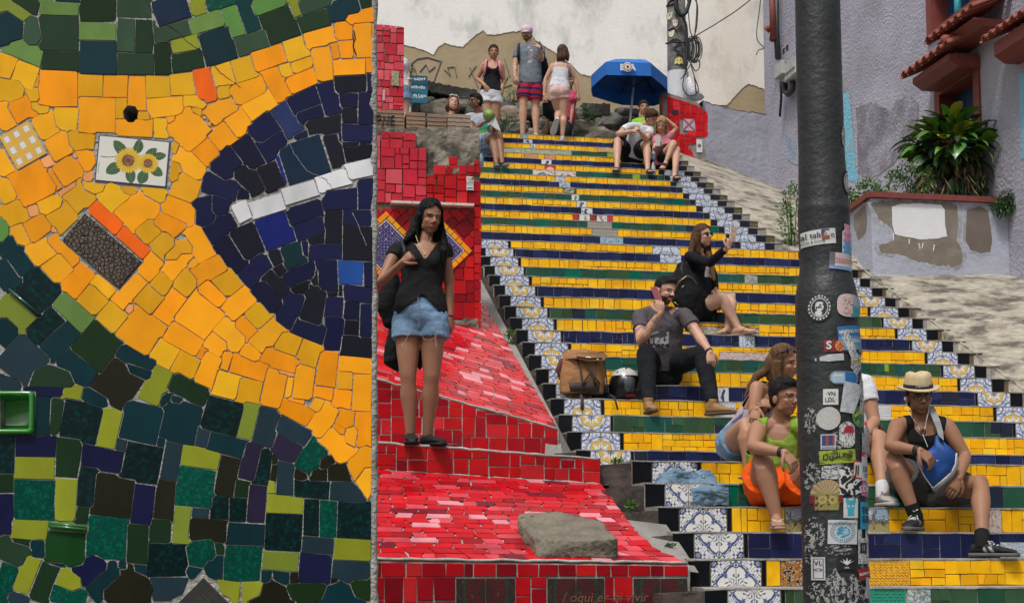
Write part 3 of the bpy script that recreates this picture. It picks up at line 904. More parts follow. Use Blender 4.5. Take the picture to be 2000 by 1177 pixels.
def make_step(b,ztop,h,t,aL,aR,kind,border,fl,n):
    depth=t+.25
    st=MB(); nseg=46; prof=[(0,-h-.10),(0,-.011),(-.009,-.010),(-.009,-.001),(.02,.0),(depth,0),(depth,-h-.10)]
    aw=aL-.003 if fl<3 else aL
    for i in range(nseg+1):
        a=aw+(aR+.12-aw)*i/nseg; j=random.gauss(0,.0022); k=random.gauss(0,.0025)
        for q,(pb,pz) in enumerate(prof):
            bb=b+pb+(j if q in(2,3) else 0); zz=ztop+pz+(k if q in(2,3) else 0); st.v.append(S(a,bb,zz))
    m=len(prof)
    for i in range(nseg):
        for q in range(m): st.f.append((i*m+q,(i+1)*m+q,(i+1)*m+(q+1)%m,i*m+(q+1)%m)); st.m.append(1 if q==0 else 0)
    st.f+= [tuple(range(m)),tuple(nseg*m+q for q in range(m-1,-1,-1))]; st.m+=[0,0]
    step=st.build('step',[stepmat,riserm if kind=='Y' else stepmat],stair)
    z0=ztop-h+.001; z1=ztop-.010; hh=ATH if h>.15 else h-.01
    fills=[]
    def blk(a0,a1,nm='black_tile',m=None):
        v,f=slab(jit(rect(0,0,a1-a0,z1-z0,.002),.001),S(a0,b,z0),EA,Vector((0,0,1)),NB,.008,.0022,.01); mk(nm,v,f,m or STM['BK'][0],step)
    up = (n%2==0)
    if fl==1:
        blk(-.135,-.006); 
        for i,sx in enumerate((-1,1)): inst(PROTO[('blue',sx,1 if up else -1)],'patterned_tile',step,S(.0+i*.150,b,z0))
        blk(.303,.328); a0=.331; a1=aR
    elif fl==2:
        l=LX2+dx2(n); blk(l-.115,l-.006)
        for i,sx in enumerate((-1,1)): inst(PROTO[('gold',sx,1 if up else -1)],'patterned_tile',step,S(l+i*.150,b,z0))
        blk(l+.303,l+.325); a0=l+.329
        r=3.655+dr2(n); blk(r-.028,r-.006)
        for i,sx in enumerate((-1,1)): inst(PROTO[('gold',sx,1 if up else -1)],'patterned_tile',step,S(r+i*.150,b,z0))
        blk(r+.305,r+.42); a1=r-.031
    else:
        r=3.294; nv=STM['B'][3]; blk(r-.085,r-.006,'navy_tile' if 0 else 'black_tile',nv)
        for i,sx in enumerate((-1,1)): inst(PROTO[('pale',sx,1 if up else -1)],'patterned_tile',step,S(r+i*.150,b,z0))
        blk(r+.305,r+.43,m=random.choice([nv,STM['BK'][0],nv])); a0=aL; a1=r-.088
    near=fl==1 or (fl==2 and n<10)
    cur=a0
    for (x0,x1,fn,nx,ny,vv,lab) in sorted(FE.get((fl,n),[]),key=lambda q:q[0]):
        fa=[inv(onB(x,pix(S(1.5,b,ztop))[1],b))[0] for x in(x0,x1)]
        # iterate for tilt of the row
        for _ in range(2):
            fa=[inv(onB(x,pix(S(q,b,ztop))[1],b))[0] for x,q in zip((x0,x1),fa)]
        if fa[0]<cur: fa[0]=cur
        if fa[1]>a1: fa[1]=a1
        if fa[1]-fa[0]<.03: continue
        fill_riser(kind,cur,fa[0],b,z0,z1,step,near)
        hz=z1-z0; y0,y1=vv[0]*hz,vv[1]*hz
        o=artmesh('picture_tile',fa[1]-fa[0]-.006,y1-y0-.004,nx,ny,fn,.007,ART,step,fr_riser(fa[0]+.003,b,z0+y0+.002))
        if lab: o['label']=lab
        if y1<hz-.02: fill_riser(kind,fa[0],fa[1],b,z0+y1,z1,step,near)
        cur=fa[1]
    fill_riser(kind,cur,a1,b,z0,z1,step,near)
LX2=-.0717
def dx2(n): return -.018+.0017*(n-8)
def dr2(n): return .0
K1=['Y','G','Y','B','Y','G','Y','B']
for k in range(8): make_step(-k*T1,Z0-k*H,H,T1 if k else LA-.02,-.135,4.9,K1[k],'blue',1,k)
K2=['B','Y','G','Y']
for n in range(1,19):
    make_step(LA+(n-1)*T2,Z0+n*H,H,T2 if n<18 else BB-B2-.0,-.20,4.09,K2[(n-1)%4],'gold',2,n)
K3=['Y','B','Y','G']
for k in range(19):
    kk='Y' if k==18 else K3[k%4]
    aL=-.75 if k<12 else -.75+.10*(k-11)*1.0
    make_step(BB+k*T3,Z2+(k+1)*H3,H3,T3 if k<18 else 3.0,aL,3.72,kk,'pale',3,k)
if stuff.v: o=stuff.build('small_tiles',stuffm,stair); o['kind']='stuff'
# rough cement edge along the left of the flights
def stepedge(name,pts,aw0,aw1,m,parent):
    mb=MB()
    for (b,z,t,h) in pts:
        g=4
        P0=[(aw0,b+.0,z-h-.35),(aw1,b+.0,z-h-.35),(aw1,b+.0,z-.015),(aw0,b+.03,z-.03)]
        P1=[(aw0-.06,b+t+.05,z-h-.35),(aw1,b+t+.1,z-h-.35),(aw1,b+t+.1,z-.012),(aw0-.01,b+t+.1,z-.03)]
        v=[S(x+random.uniform(-.02,.02)*(1 if x==aw0 else 0),y+random.uniform(-.015,.015),q+random.uniform(-.012,.0)) for x,y,q in P0+P1]
        mb.add(v,[(0,1,2,3),(7,6,5,4),(3,2,6,7),(0,3,7,4),(1,5,6,2)])
    return mb.build(name,m,parent)
stepedge('cement_edge',[(-k*T1,Z0-k*H,T1 if k else LA,H) for k in range(8)],-.37,-.137,dirty,stair)
stepedge('cement_edge',[(LA+(n-1)*T2,Z0+n*H,T2 if n<18 else .7,H) for n in range(1,19)],-.36,-.205,dirty,stair)
# ================================================================ RED MOSAIC TERRACES (left of the steps)
def planebasis(O,X,Y):
    U=(X-O).normalized(); N=U.cross(Y-O).normalized(); V=N.cross(U); return U,V,N
def topoly(O,U,V,pts): return [((p-O).dot(U),(p-O).dot(V)) for p in pts]
class Cnt:
    def __init__(s,parent,name,limit=298): s.p=parent;s.n=name;s.k=0;s.lim=limit;s.mb=MB();s.ms=[]
    def add(s,v,f,m,name=None):
        if s.k<s.lim: s.k+=1; return mk(name or s.n,v,f,m,s.p)
        if m not in s.ms:s.ms.append(m)
        s.mb.add(v,f,s.ms.index(m))
    def done(s):
        if s.mb.v: o=s.mb.build('small_tiles',s.ms,s.p); o['kind']='stuff'
def ccw(P):
    A=sum(P[i][0]*P[(i+1)%len(P)][1]-P[(i+1)%len(P)][0]*P[i][1] for i in range(len(P)))
    return P if A>0 else P[::-1]
def tile_face(cnt,O,U,V,N,poly,key,mn=.06,mx=.16,weights=None,holes=(),rot=0,g=.0035,th=.008,skip=0.):
    poly=ccw(poly); ca,sa=math.cos(rot),math.sin(rot)
    q=[(x*ca+y*sa,-x*sa+y*ca) for x,y in poly]
    xs=[p[0] for p in q]; ys=[p[1] for p in q]; out=[]; guillo(min(xs)-.01,min(ys)-.01,max(xs)+.01,max(ys)+.01,mn,mx,out,g)
    for P in out:
        P=jit(P,.003)
        P=[(x*ca-y*sa,x*sa+y*ca) for x,y in P]
        if len(poly)==4 or poly_convex(poly): P=clip_conv(P,poly)
        else:
            cx=sum(p[0] for p in P)/len(P); cy=sum(p[1] for p in P)/len(P)
            if not inside(poly,cx,cy): continue
            P=[p if inside(poly,*p) else (p[0]*.5+cx*.5,p[1]*.5+cy*.5) for p in P]
        if len(P)<3 or area(P)<.0006: continue
        cx=sum(p[0] for p in P)/len(P); cy=sum(p[1] for p in P)/len(P)
        if any(x0<cx<x1 and y0<cy<y1 for x0,y0,x1,y1 in holes) or random.random()<skip: continue
        v,f=slab(P,O,U,V,N,th,.003,.012); cnt.add(v,f,random.choices(STM[key],weights)[0])
def poly_convex(P):
    s=0
    for i in range(len(P)):
        a,b,c=P[i-1],P[i],P[(i+1)%len(P)]; z=(b[0]-a[0])*(c[1]-b[1])-(b[1]-a[1])*(c[0]-b[0])
        if abs(z)<1e-9: continue
        if s==0:s=1 if z>0 else -1
        elif s*z<0:return False
    return True
def inside(P,x,y):
    r=False;n=len(P)
    for i in range(n):
        x0,y0=P[i];x1,y1=P[(i+1)%n]
        if (y0>y)!=(y1>y) and x<(x1-x0)*(y-y0)/(y1-y0)+x0: r=not r
    return r
def courses(cnt,rows,key,weights,ln=(.09,.19),th=.007,N=None,skip=.002):
    """ramp surface laid in courses; rows = list of (left point, right point)"""
    for i in range(len(rows)-1):
        L0,R0=rows[i];L1,R1=rows[i+1]; W=(R0-L0).length
        x=-random.uniform(0,.1)
        while x<W:
            wd=random.uniform(*ln); 
            xa,xb=max(x,0)/W,min((x+wd)/W,1)
            x+=wd
            if xb-xa<.012/W or random.random()<skip: continue
            g=.0035; P=[L0.lerp(R0,xa),L0.lerp(R0,xb),L1.lerp(R1,xb),L1.lerp(R1,xa)]
            U=(P[1]-P[0]).normalized(); Nn=U.cross(P[3]-P[0]).normalized(); V=Nn.cross(U)
            sk=random.uniform(-.012,.012)
            Q=[((p-P[0]).dot(U),(p-P[0]).dot(V)) for p in P]; cx=sum(a for a,_ in Q)/4; cy=sum(a for _,a in Q)/4
            Q=[(a+(g if a<cx else -g)+(sk if b_>cy else -sk),b_+(g if b_<cy else -g)) for a,b_ in Q]
            parts=[Q]
            if random.random()<.10 and wd>.11: m_=(Q[0][0]+Q[1][0])/2; parts=[clip(Q,m_-.003,1,m_-.003,-1)[:],clip(Q,m_+.003,-1,m_+.003,1)]
            for q in parts:
                if area(q)<.0004: continue
                q=jit(q,.0025)
                v,f=slab(q,P[0],U,V,Nn,th,.0025,.010); cnt.add(v,f,random.choices(STM[key],weights)[0])
UP=Vector((0,0,1))
bF=-1.30; bC=-.06; bK=1.45
FLt=onB(690,1090,bF); FRt=onB(1343,1098,bF); FLb=S(inv(FLt)[0],bF,-.02); FRb=S(inv(FRt)[0],bF,-.02)
CLt=onB(690,859,bC); CRt=onB(1172,895,bC); CLb=onB(690,915,bC); CRb=onB(1172,945,bC)
lower=thing('red_mosaic_terrace',S(-1.5,-1,0),'low red tiled terrace with sloping top at the foot of the stairs, lower of two','terrace')
low=MB()
def prism(mb,ring_near,ring_far,mi=0):
    n=len(ring_near); mb.add(list(ring_near)+list(ring_far),[tuple(range(n))[::-1],tuple(range(n,2*n))]+[(i,(i+1)%n,n+(i+1)%n,n+i) for i in range(n)],mi)
# core: section polygon per end (left,right)
def sec(P_top_front,P_bot_curb,P_top_curb,P_back,zb=-.02):
    a=inv(P_top_front)[0]
    return [S(inv(P_top_front)[0],bF,zb),P_top_front,P_bot_curb,P_top_curb,P_back,S(inv(P_back)[0],inv(P_back)[1],zb)]
bkL=S(inv(CLt)[0],bK+.05,CLt.z); bkR=S(inv(CRt)[0],bK+.05,CRt.z)
secL=sec(FLt,CLb,CLt,bkL)
# the right end flares out towards the foot
curve=[(1343,1098,0.),(1290,1078,.10),(1245,1040,.30),(1207,990,.62),(1175,946,1.)]
rampR=[]
for x,y,t in curve:
    b=bF+(bC-bF)*t; rampR.append(onB(x,y,b))
rampL=[FLt.lerp(CLb,t) for _,_,t in curve]
# make the ramp points consistent: both sides lie on straight courses
rows=[]
NR=19
def interp(Ls,ts,t):
    for i in range(len(ts)-1):
        if ts[i]<=t<=ts[i+1]+1e-9: return Ls[i].lerp(Ls[i+1],(t-ts[i])/(ts[i+1]-ts[i]))
ts=[c[2] for c in curve]
for i in range(NR+1):
    t=i/NR; rows.append((FLt.lerp(CLb,t),interp(rampR,ts,t)))
v=[];f=[]
for i,(l,r) in enumerate(rows):
    v+=[l-Vector((0,0,.006)),r-Vector((0,0,.006)),S(inv(l)[0],inv(l)[1],-.02),S(inv(r)[0],inv(r)[1],-.02)]
for i in range(NR): k=i*4; f+=[(k,k+1,k+5,k+4),(k+1,k+3,k+7,k+5),(k+2,k,k+4,k+6)]
low.add(v,f)
prism(low,[FLb,FRb,FRt-UP*.012,FLt-UP*.012],[p+EB*.03 for p in [FLb,FRb,FRt-UP*.012,FLt-UP*.012]])
prism(low,[CLb-UP*.4,CRb-UP*.6,CRt-UP*.006,CLt-UP*.006],[p+EB*1.55 for p in [CLb-UP*.4,CRb-UP*.6,CRt-UP*.006,CLt-UP*.006]])
low.build('core',groutl,lower)
# pale cement lips along the edges
def lip(p,q,parent,r=.009,name='cement_lip'):
    pts=[p.lerp(q,i/30)+Vector((0,0,random.gauss(0,.0022)))+NB*random.gauss(0,.002) for i in range(31)]
    v,f=tube(pts,[r*random.uniform(.8,1.2) for _ in pts],7); mk(name,v,f,groutl,parent,True)
lip(FLt+UP*.0,FRt,lower,.009); lip(CLt-UP*.004,CRt-UP*.004,lower,.009); lip(CLb,CRb,lower,.009); lip(FRt-UP*.02+EA*.006,FRb+EA*.006,lower,.009)
c=Cnt(lower,'red_tile',298)
O=FLb; U,V,N=EA,UP,NB
poly=topoly(O,U,V,[FLb,FRb,FRt-UP*.02,FLt-UP*.02])
# dark picture tiles set in the front face
dk=mat('dark_print',(.03,.018,.016),.25,.2,6,attr='Col',coat=.3)
holes=[]
def darkart(seed):
    def f(U_,V_):
        c_=np.ones(U_.shape+(3,))*[.035,.018,.016]; x=U_*2-1;y=V_*1.6-1.2; r=np.hypot(x,y)
        c_[abs(abs(x)+abs(y)*.8-1.0)<.03]=(.02,.045,.035); c_[(r<.7)&(np.sin(np.arctan2(y,x)*26+8*r)>.2)&(r>.25)]=(.12,.008,.01); c_[abs(r-.74)<.03]=(.015,.05,.03); c_[fbm(U_,V_,2,seed,3)>1.3]=(.08,.05,.03); return c_
    return f
for i,(x0,x1) in enumerate([(890,1006),(1068,1180),(1236,1345)]):
    A=onB(x0,1128,bF);Bp=onB(x1,1128,bF); ua=(A-O).dot(EA);ub=min((Bp-O).dot(EA),(FRt-O).dot(EA)-.005); zt=(A-O).z
    holes.append((ua,zt-.30,ub,zt))
    for h_ in range(2):
        o=artmesh('dark_picture_tile',(ub-ua)/2-.004,.294,40,40,(lambda s_,h2:(lambda U_,V_:darkart(s_)((U_+h2)/2,V_)))(i,h_),.008,dk,lower,lambda x,y,d,ua=ua,zt=zt,h_=h_,ub=ub:O+EA*(ua+h_*(ub-ua)/2+x+.002)+UP*(zt-.297+y)+NB*d)
        o['label']='dark patterned tile set in the red front face'
# faded handwriting across the dark tiles
def textmesh(txt,size,font_shear=0.,bold=0.,ext=0.,res=3,space=1.):
    cu=bpy.data.curves.new('t','FONT'); cu.body=txt; cu.size=size; cu.shear=font_shear; cu.offset=bold; cu.align_x='CENTER'; cu.align_y='CENTER'; cu.resolution_u=res; cu.space_character=space
    ob=bpy.data.objects.new('t',cu); COL.objects.link(ob); dg=bpy.context.evaluated_depsgraph_get(); me=bpy.data.meshes.new_from_object(ob.evaluated_get(dg))
    bm=bmesh.new(); bm.from_mesh(me); bmesh.ops.triangulate(bm,faces=bm.faces); 
    V=[tuple(x.co) for x in bm.verts]; Fq=[tuple(x.index for x in g.verts) for g in bm.faces]; bm.free(); bpy.data.objects.remove(ob); bpy.data.curves.remove(cu); bpy.data.meshes.remove(me); return V,Fq
fadedpaint=mat('faded_paint',(.20,.09,.05),.7,.3,30)
V_,F_=textmesh('/ oqui er oi vivir ain',.075,.2,space=1.0)
P0=onB(1200,1166,bF-.011)
mk('painted_writing',[P0+EA*x+UP*y for x,y,z in V_],F_,fadedpaint,lower)
zt=holes[0][3]; EX=[0]+[x for h in holes for x in(h[0],h[2])]+[(FRt-O).dot(EA)]
# blank tile work: strip above the dark tiles, then the gaps between them
zts=[min(h[3] for h in holes)]
tile_face(c,O,U,V,N,[(0,zts[0]+.012),(poly[1][0],zts[0]+.012),poly[2],poly[3]],'R',.09,.18,[3,5,2,4,.3])
for q in range(0,len(EX)-1,2):
    if EX[q+1]-EX[q]>.03: tile_face(c,O,U,V,N,[(EX[q]+.004,zts[0]-.33),(EX[q+1]-.004,zts[0]-.33),(EX[q+1]-.004,zts[0]+.008),(EX[q]+.004,zts[0]+.008)],'R',.07,.16,[3,5,2,4,.3])
courses(c,rows,'RR',[5,4,5,2,4,1,1.3],ln=(.08,.17))
Oc=CLb; polyc=topoly(Oc,U,V,[CLb,CRb,CRt-UP*.012,CLt-UP*.012])
polyc=[((p-Oc).dot(EA),(p-Oc).dot(UP)) for p in [CLb+UP*.01,CRb+UP*.01,CRt-UP*.012,CLt-UP*.012]]
tile_face(c,Oc,EA,UP,NB,polyc,'R',.08,.17,[5,2,5,1.5,1])
c.done()
# ---- upper terrace
upper=thing('red_mosaic_terrace',S(-1.5,2,0),'red tiled terrace behind the standing woman, with a long ramp top beside the stairs','terrace')
F2L=onB(690,727,bK); F2R=onB(1089,836,bK); F2Lb=S(inv(F2L)[0],bK,CLt.z-.05); F2Rb=S(inv(F2R)[0],bK,CRt.z-.08)
bU=4.45; RU=onB(943,590,bU)
# ramp plane through F2L,F2R,RU
nrm=(F2R-F2L).cross(RU-F2L).normalized()
def onPlane(px,py,P,n):
    d=ray(px,py); t=(P-C0).dot(n)/d.dot(n); return C0+d*t
WB=onPlane(932,643,F2L,nrm); bW=inv(WB)[1]
print('wall plane b',bW,'slope top',inv(RU))
def rampz(a,b):
    P=S(a,b,0); return (F2L-P).dot(nrm)/nrm.z
aLft=inv(F2L)[0]
def rp(a,b,dz=0): 
    P=S(a,b,0); return S(a,b,(F2L-P).dot(nrm)/nrm.z+dz)
bEnd=bU+.6
right=lambda b: inv(F2R)[0]+(inv(RU)[0]-inv(F2R)[0])*(b-bK)/(bU-bK)
NR=46; rows2=[(rp(aLft,bK+(bEnd-bK)*i/NR),rp(right(bK+(bEnd-bK)*i/NR),bK+(bEnd-bK)*i/NR)) for i in range(NR+1)]
up=MB(); v=[];f=[]
for l,r in rows2: v+=[l-UP*.006,r-UP*.006,S(inv(l)[0],inv(l)[1],0),S(inv(r)[0],inv(r)[1],0)]
for i in range(NR): k=i*4; f+=[(k,k+1,k+5,k+4),(k+1,k+3,k+7,k+5),(k+2,k,k+4,k+6)]
f+=[(0,2,3,1)]
up.add(v,f); up.build('core',groutl,upper)
lip(F2L,F2R,upper,.009); lip(F2Rb+EA*.008,F2R+EA*.004-UP*.02,upper,.008)
c=Cnt(upper,'red_tile',298)
polyc=[((p-F2Lb).dot(EA),(p-F2Lb).dot(UP)) for p in [F2Lb,F2Rb,F2R-UP*.012,F2L-UP*.012]]
tile_face(c,F2Lb,EA,UP,NB,polyc,'R',.08,.17,[5,4,4,3,1.5])
courses(c,[r for r in rows2 if inv(r[0])[1]<bW+1.0],'RR',[5,4,5,2,4,1.5,2],ln=(.08,.18))
c.done()
# cement gutter between terraces and stairs
gut=MB()
def gq(b0,b1,aL0,aR0,aL1,aR1,z0,z1): gut.add([S(aL0,b0,z0),S(aR0,b0,z0),S(aR1,b1,z1),S(aL1,b1,z1)],[(0,1,2,3)])
N_=26
for i in range(N_):
    def gp(b):
        if b<bC: 
            zr=interp([p.z for p in rampR] if 0 else rampR,ts,max(0,min(1,(b-bF)/(bC-bF))));al=inv(zr)[0]-.05; zz=zr.z-.006
        elif b<bK: al=inv(CRt)[0]-.1; zz=CRt.z-.16+(b-bC)*.12
        else: al=right(b)-.05; zz=rampz(right(b),b)-.006
        return al,zz
    b0=bF+(bEnd+2-bF)*i/N_; b1=bF+(bEnd+2-bF)*(i+1)/N_
    a0,z0=gp(max(b0,bF)); a1,z1=gp(max(b1,bF))
    k0=.0 if b0<bC-.3 else .35; k1=.0 if b1<bC-.3 else .35
    m0=a0+.05+.20; m1=a1+.05+.20
    if b0<bC: m0=m1=-.40
    gut.add([S(a0,b0,z0),S(min(m0,-.3),b0,z0-.015),S(min(m1,-.3),b1,z1-.015),S(a1,b1,z1),S(-.1,b0,z0-k0-.05),S(-.1,b1,z1-k1-.05)],[(0,1,2,3),(1,4,5,2)])
g_=gut.build('gutter',mat('gutter_cement',(.27,.26,.24),.95,.25,8,bump=.6,bscale=40,col2=(.16,.15,.14),c2pos=(.45,.65),c2scale=4)); g_['kind']='structure'
# ---------------------------------------------------------------- broken cement block on the ramp
rampN=(FRt-FLt).cross(CLb-FLt).normalized()
def onRamp(px,py): return onPlane(px,py,FLt,rampN)
def rough_block(name,base,top,m,parent=None,n=9,amp=.012,lab=None,cat=None):
    bm=bmesh.new(); vs=[bm.verts.new(p) for p in base+top]; k=len(base)
    bm.faces.new(vs[k:]); bm.faces.new(vs[:k][::-1])
    for i in range(k): bm.faces.new((vs[i],vs[(i+1)%k],vs[k+(i+1)%k],vs[k+i]))
    bmesh.ops.triangulate(bm,faces=bm.faces)
    for _ in range(n):
        es=[e for e in bm.edges if e.calc_length()>.035]
        if not es: break
        bmesh.ops.subdivide_edges(bm,edges=es,cuts=1,use_grid_fill=True)
        bmesh.ops.triangulate(bm,faces=[f for f in bm.faces if len(f.verts)>3])
    bm.normal_update()
    for v in bm.verts:
        p=v.co; d=mnoise.fractal(p*7,1,2,5)*amp+mnoise.fractal(p*30,1,2,3)*amp*.4; v.co=p+v.normal*d
    me=[tuple(v.co) for v in bm.verts]; ff=[tuple(v.index for v in f.verts) for f in bm.faces]; bm.free()
    return me,ff
blkm=mat('broken_cement',(.19,.165,.125),.95,.3,10,bump=1.,bscale=35,col2=(.11,.10,.085),c2pos=(.5,.75),c2scale=7)
base=[onRamp(*p) for p in [(1044,1086),(1206,1089),(1190,1040),(1020,1024)]]
nearF=[onRamp(1048,1088),onRamp(1204,1090)]
dpt=nearF[0].y
tops=[atY(1042,1048,dpt+.02),atY(1130,1058,dpt+.02),atY(1206,1052,dpt+.03),atY(1172,1016,dpt+.34),atY(1090,1000,dpt+.42),atY(1012,1003,dpt+.40),atY(1016,1018,dpt+.25)]
bs=[onRamp(1048,1090),onRamp(1130,1092),onRamp(1206,1091)]; bs+= [Vector((t.x,t.y,t.z-.16)) for t in tops[3:]]
v,f=rough_block('b',bs,tops,blkm,amp=.014)
o=mk('cement_block',v,f,blkm,None,True,origin=onRamp(1120,1088)); tag(o,'broken grey lump of cement stuck on the red mosaic ramp','cement block')
# ================================================================ RED MOSAIC WALL beside the stairs
aWr=inv(onB(939,450,bW))[0]; aWl=inv(onB(690,450,bW))[0]
wall=thing('red_mosaic_wall',S(-2,bW,0),'red tiled wall with bare rubble patches, diamond panels and a row of hollow bricks on top','wall')
def wp(px,py,d=0): return onB(px,py,bW-d)
rubm=mat('rubble_cement',(.25,.225,.18),.95,.35,7,bump=1.,bscale=22,col2=(.05,.045,.035),c2pos=(.47,.62),c2scale=5)
wc=MB(); th=.42
def wblock(x0,y0,x1,y1,mi=0,d0=0,d1=th,j=0):
    A=wp(x0,y1);B=wp(x1,y0); a0,a1=inv(A)[0],inv(B)[0]
    wc.add([S(a0,bW-d0,A.z),S(a1,bW-d0,A.z),S(a1,bW-d0,B.z),S(a0,bW-d0,B.z),S(a0,bW+d1,A.z),S(a1,bW+d1,A.z),S(a1,bW+d1,B.z),S(a0,bW+d1,B.z)],
       [(0,1,2,3),(5,4,7,6),(1,5,6,2),(4,0,3,7),(3,2,6,7),(4,5,1,0)],mi)
zb=WB.z-.5
A=wp(680,262); Bq=wp(937,262)
wc.box((inv(A)[0],bW,zb),(inv(Bq)[0],bW+th,A.z),0,S)
wc.build('core',rubm,wall)
# rough rubble patch standing slightly proud
def relief(name,pts_px,m,parent,amp=.03,seg=.03,proud=.02):
    Q=[wp(*p) for p in pts_px]; a=[inv(q)[0] for q in Q]; z=[q.z for q in Q]; P=list(zip(a,z)); P=ccw(P)
    x0,x1,y0,y1=min(a),max(a),min(z),max(z); nx=int((x1-x0)/seg)+1; ny=int((y1-y0)/seg)+1; v=[];idx={};f=[]
    for j in range(ny+1):
        for i in range(nx+1):
            x=x0+(x1-x0)*i/nx;y=y0+(y1-y0)*j/ny
            n=mnoise.fractal(Vector((x*3.5,y*3.5,5)),1,2,6)*amp+mnoise.fractal(Vector((x*14,y*14,5)),1,2,4)*amp*.5; v.append(S(x,bW-proud-n,y))
    for j in range(ny):
        for i in range(nx):
            cx=x0+(x1-x0)*(i+.5)/nx;cy=y0+(y1-y0)*(j+.5)/ny
            if inside(P,cx,cy): k=j*(nx+1)+i; f.append((k,k+1,k+nx+2,k+nx+1))
    return mk(name,v,f,m,parent,True)
relief('rubble',[(700,250),(936,250),(936,330),(890,345),(700,300)],rubm,wall,.022,.022,.004)
relief('rubble',[(870,625),(934,622),(934,652),(870,640)],rubm,wall,.02,.02,.015)
# hollow bricks
brm=[mat('hollow_brick',(.30,.19,.12),.9,.25,8,bump=.4,bscale=50,col2=(.20,.17,.13),c2pos=(.45,.65),c2scale=4),mat('hollow_brick_pale',(.36,.28,.20),.9,.2,8,bump=.4,bscale=50,col2=(.24,.19,.15),c2pos=(.45,.65),c2scale=4)]
for (x0,y0,x1,y1,k) in [(680,214,732,252,0),(733,215,791,250,0),(793,219,832,259,0),(834,222,874,261,0),(873,223,921,262,1)]:
    A=wp(x0,y1);B=wp(x1,y0);a0,a1=inv(A)[0]+.006,inv(B)[0]-.006; z0,z1=A.z+.004,B.z-.003; mb=MB(); ng=5
    prof=[];hh=(z1-z0)
    for g in range(ng):
        za=z0+hh*g/ng; zc=z0+hh*(g+1)/ng; prof+=[(0,za+.004),(0,zc-.006),(.007,zc-.004),(.007,zc)]
    prof+=[(.2,z1),(.2,z0)]
    v=[S(a0,bW+.01+p,z) for p,z in prof]+[S(a1,bW+.01+p,z) for p,z in prof]; n=len(prof)
    mb.add(v,[tuple(range(n))[::-1],tuple(range(n,2*n))]+[(i,(i+1)%n,n+(i+1)%n,n+i) for i in range(n)]); mb.build('hollow_brick',brm[k],wall)
# black spray letters on the bricks
def strokes(name,lines,r,m,parent,frp,n=5):
    mb=MB()
    for L in lines:
        pts=[frp(*p) for p in L]
        if len(pts)>1: mb.tube(pts,r,0,n)
    return mb.build(name,m,parent)
spray=mat('spray_paint',(.035,.03,.03),.8,.2)
strokes('graffiti',[[(734,246),(736,226),(742,224),(744,232),(736,236)],[(747,246),(750,226),(757,245),(759,226)],[(764,228),(770,226)],[(764,228),(763,244),(771,243)],[(764,236),(770,235)]],.006,spray,wall,lambda x,y:wp(x,y,-.004))
# red tile areas
c=Cnt(wall,'red_tile',298)
def wtile(px,key,mn=.07,mx=.16,wts=None,rot=0,holes=(),d=.004,skip=0):
    Q=[wp(*p) for p in px]; O=wp(700,640)
    P=[((q-O).dot(EA),(q-O).dot(UP)) for q in Q]; tile_face(c,S(inv(O)[0],bW-d,O.z),EA,UP,NB,P,key,mn,mx,wts,holes,rot,.0035,.012+.0,skip)
wtile([(690,268),(742,268),(742,330),(690,330)],'RP',.09,.17,[1,4,1,4],d=.014)
wtile([(744,258),(812,262),(812,291),(744,291)],'RP',.08,.15,[4,2,4,.5],d=.014); wtile([(744,291),(832,291),(832,332),(744,330)],'RP',.08,.15,[4,2,4,.5],d=.014)
wtile([(690,331),(832,333),(832,398),(690,396)],'RP',.08,.16,[5,2,4,1],d=.014)
wtile([(833,344),(938,344),(938,402),(833,399)],'R',.07,.15,[6,2,2,1,2],d=.014,skip=.04); wtile([(846,324),(938,324),(938,343),(846,343)],'R',.08,.13,[6,2,2,1,2],d=.014); wtile([(876,308),(893,308),(893,323),(876,323)],'R',.12,.2,[6,2,2,1,2],d=.014); wtile([(925,314),(938,316),(938,323),(925,323)],'R',.12,.2,[6,2,2,1,2],d=.014)
# sloping-course area around the diamonds
wtile([(690,408),(925,408),(925,500),(690,500)],'R',.08,.17,[5,5,2,2,1],rot=R(45),d=.004)
wtile([(926,404),(939,404),(939,640),(926,628)],'R',.06,.14,[2,2,5,1,2],d=.004)
wtile([(690,500),(925,500),(925,640),(690,632)],'R',.08,.17,[5,3,4,3,.6],d=.004)
c.done()
# white tile ledge
mb=MB(); A=wp(762,401);B=wp(924,407); 
for i in range(4):
    p=A.lerp(B,i/4);q=A.lerp(B,(i+.97)/4)
    mb.add([p-EB*.10,q-EB*.10,q+EB*.0,p,p-EB*.10+UP*.022,q-EB*.10+UP*.022,q+UP*.022,p+UP*.022],[(0,3,2,1),(4,5,6,7),(0,1,5,4),(1,2,6,5),(3,0,4,7)])
mb.build('white_tile_ledge',mat('aged_white_tile',(.62,.58,.52),.35,.15,20,col2=(.3,.22,.17),c2pos=(.6,.75),c2scale=9),wall)
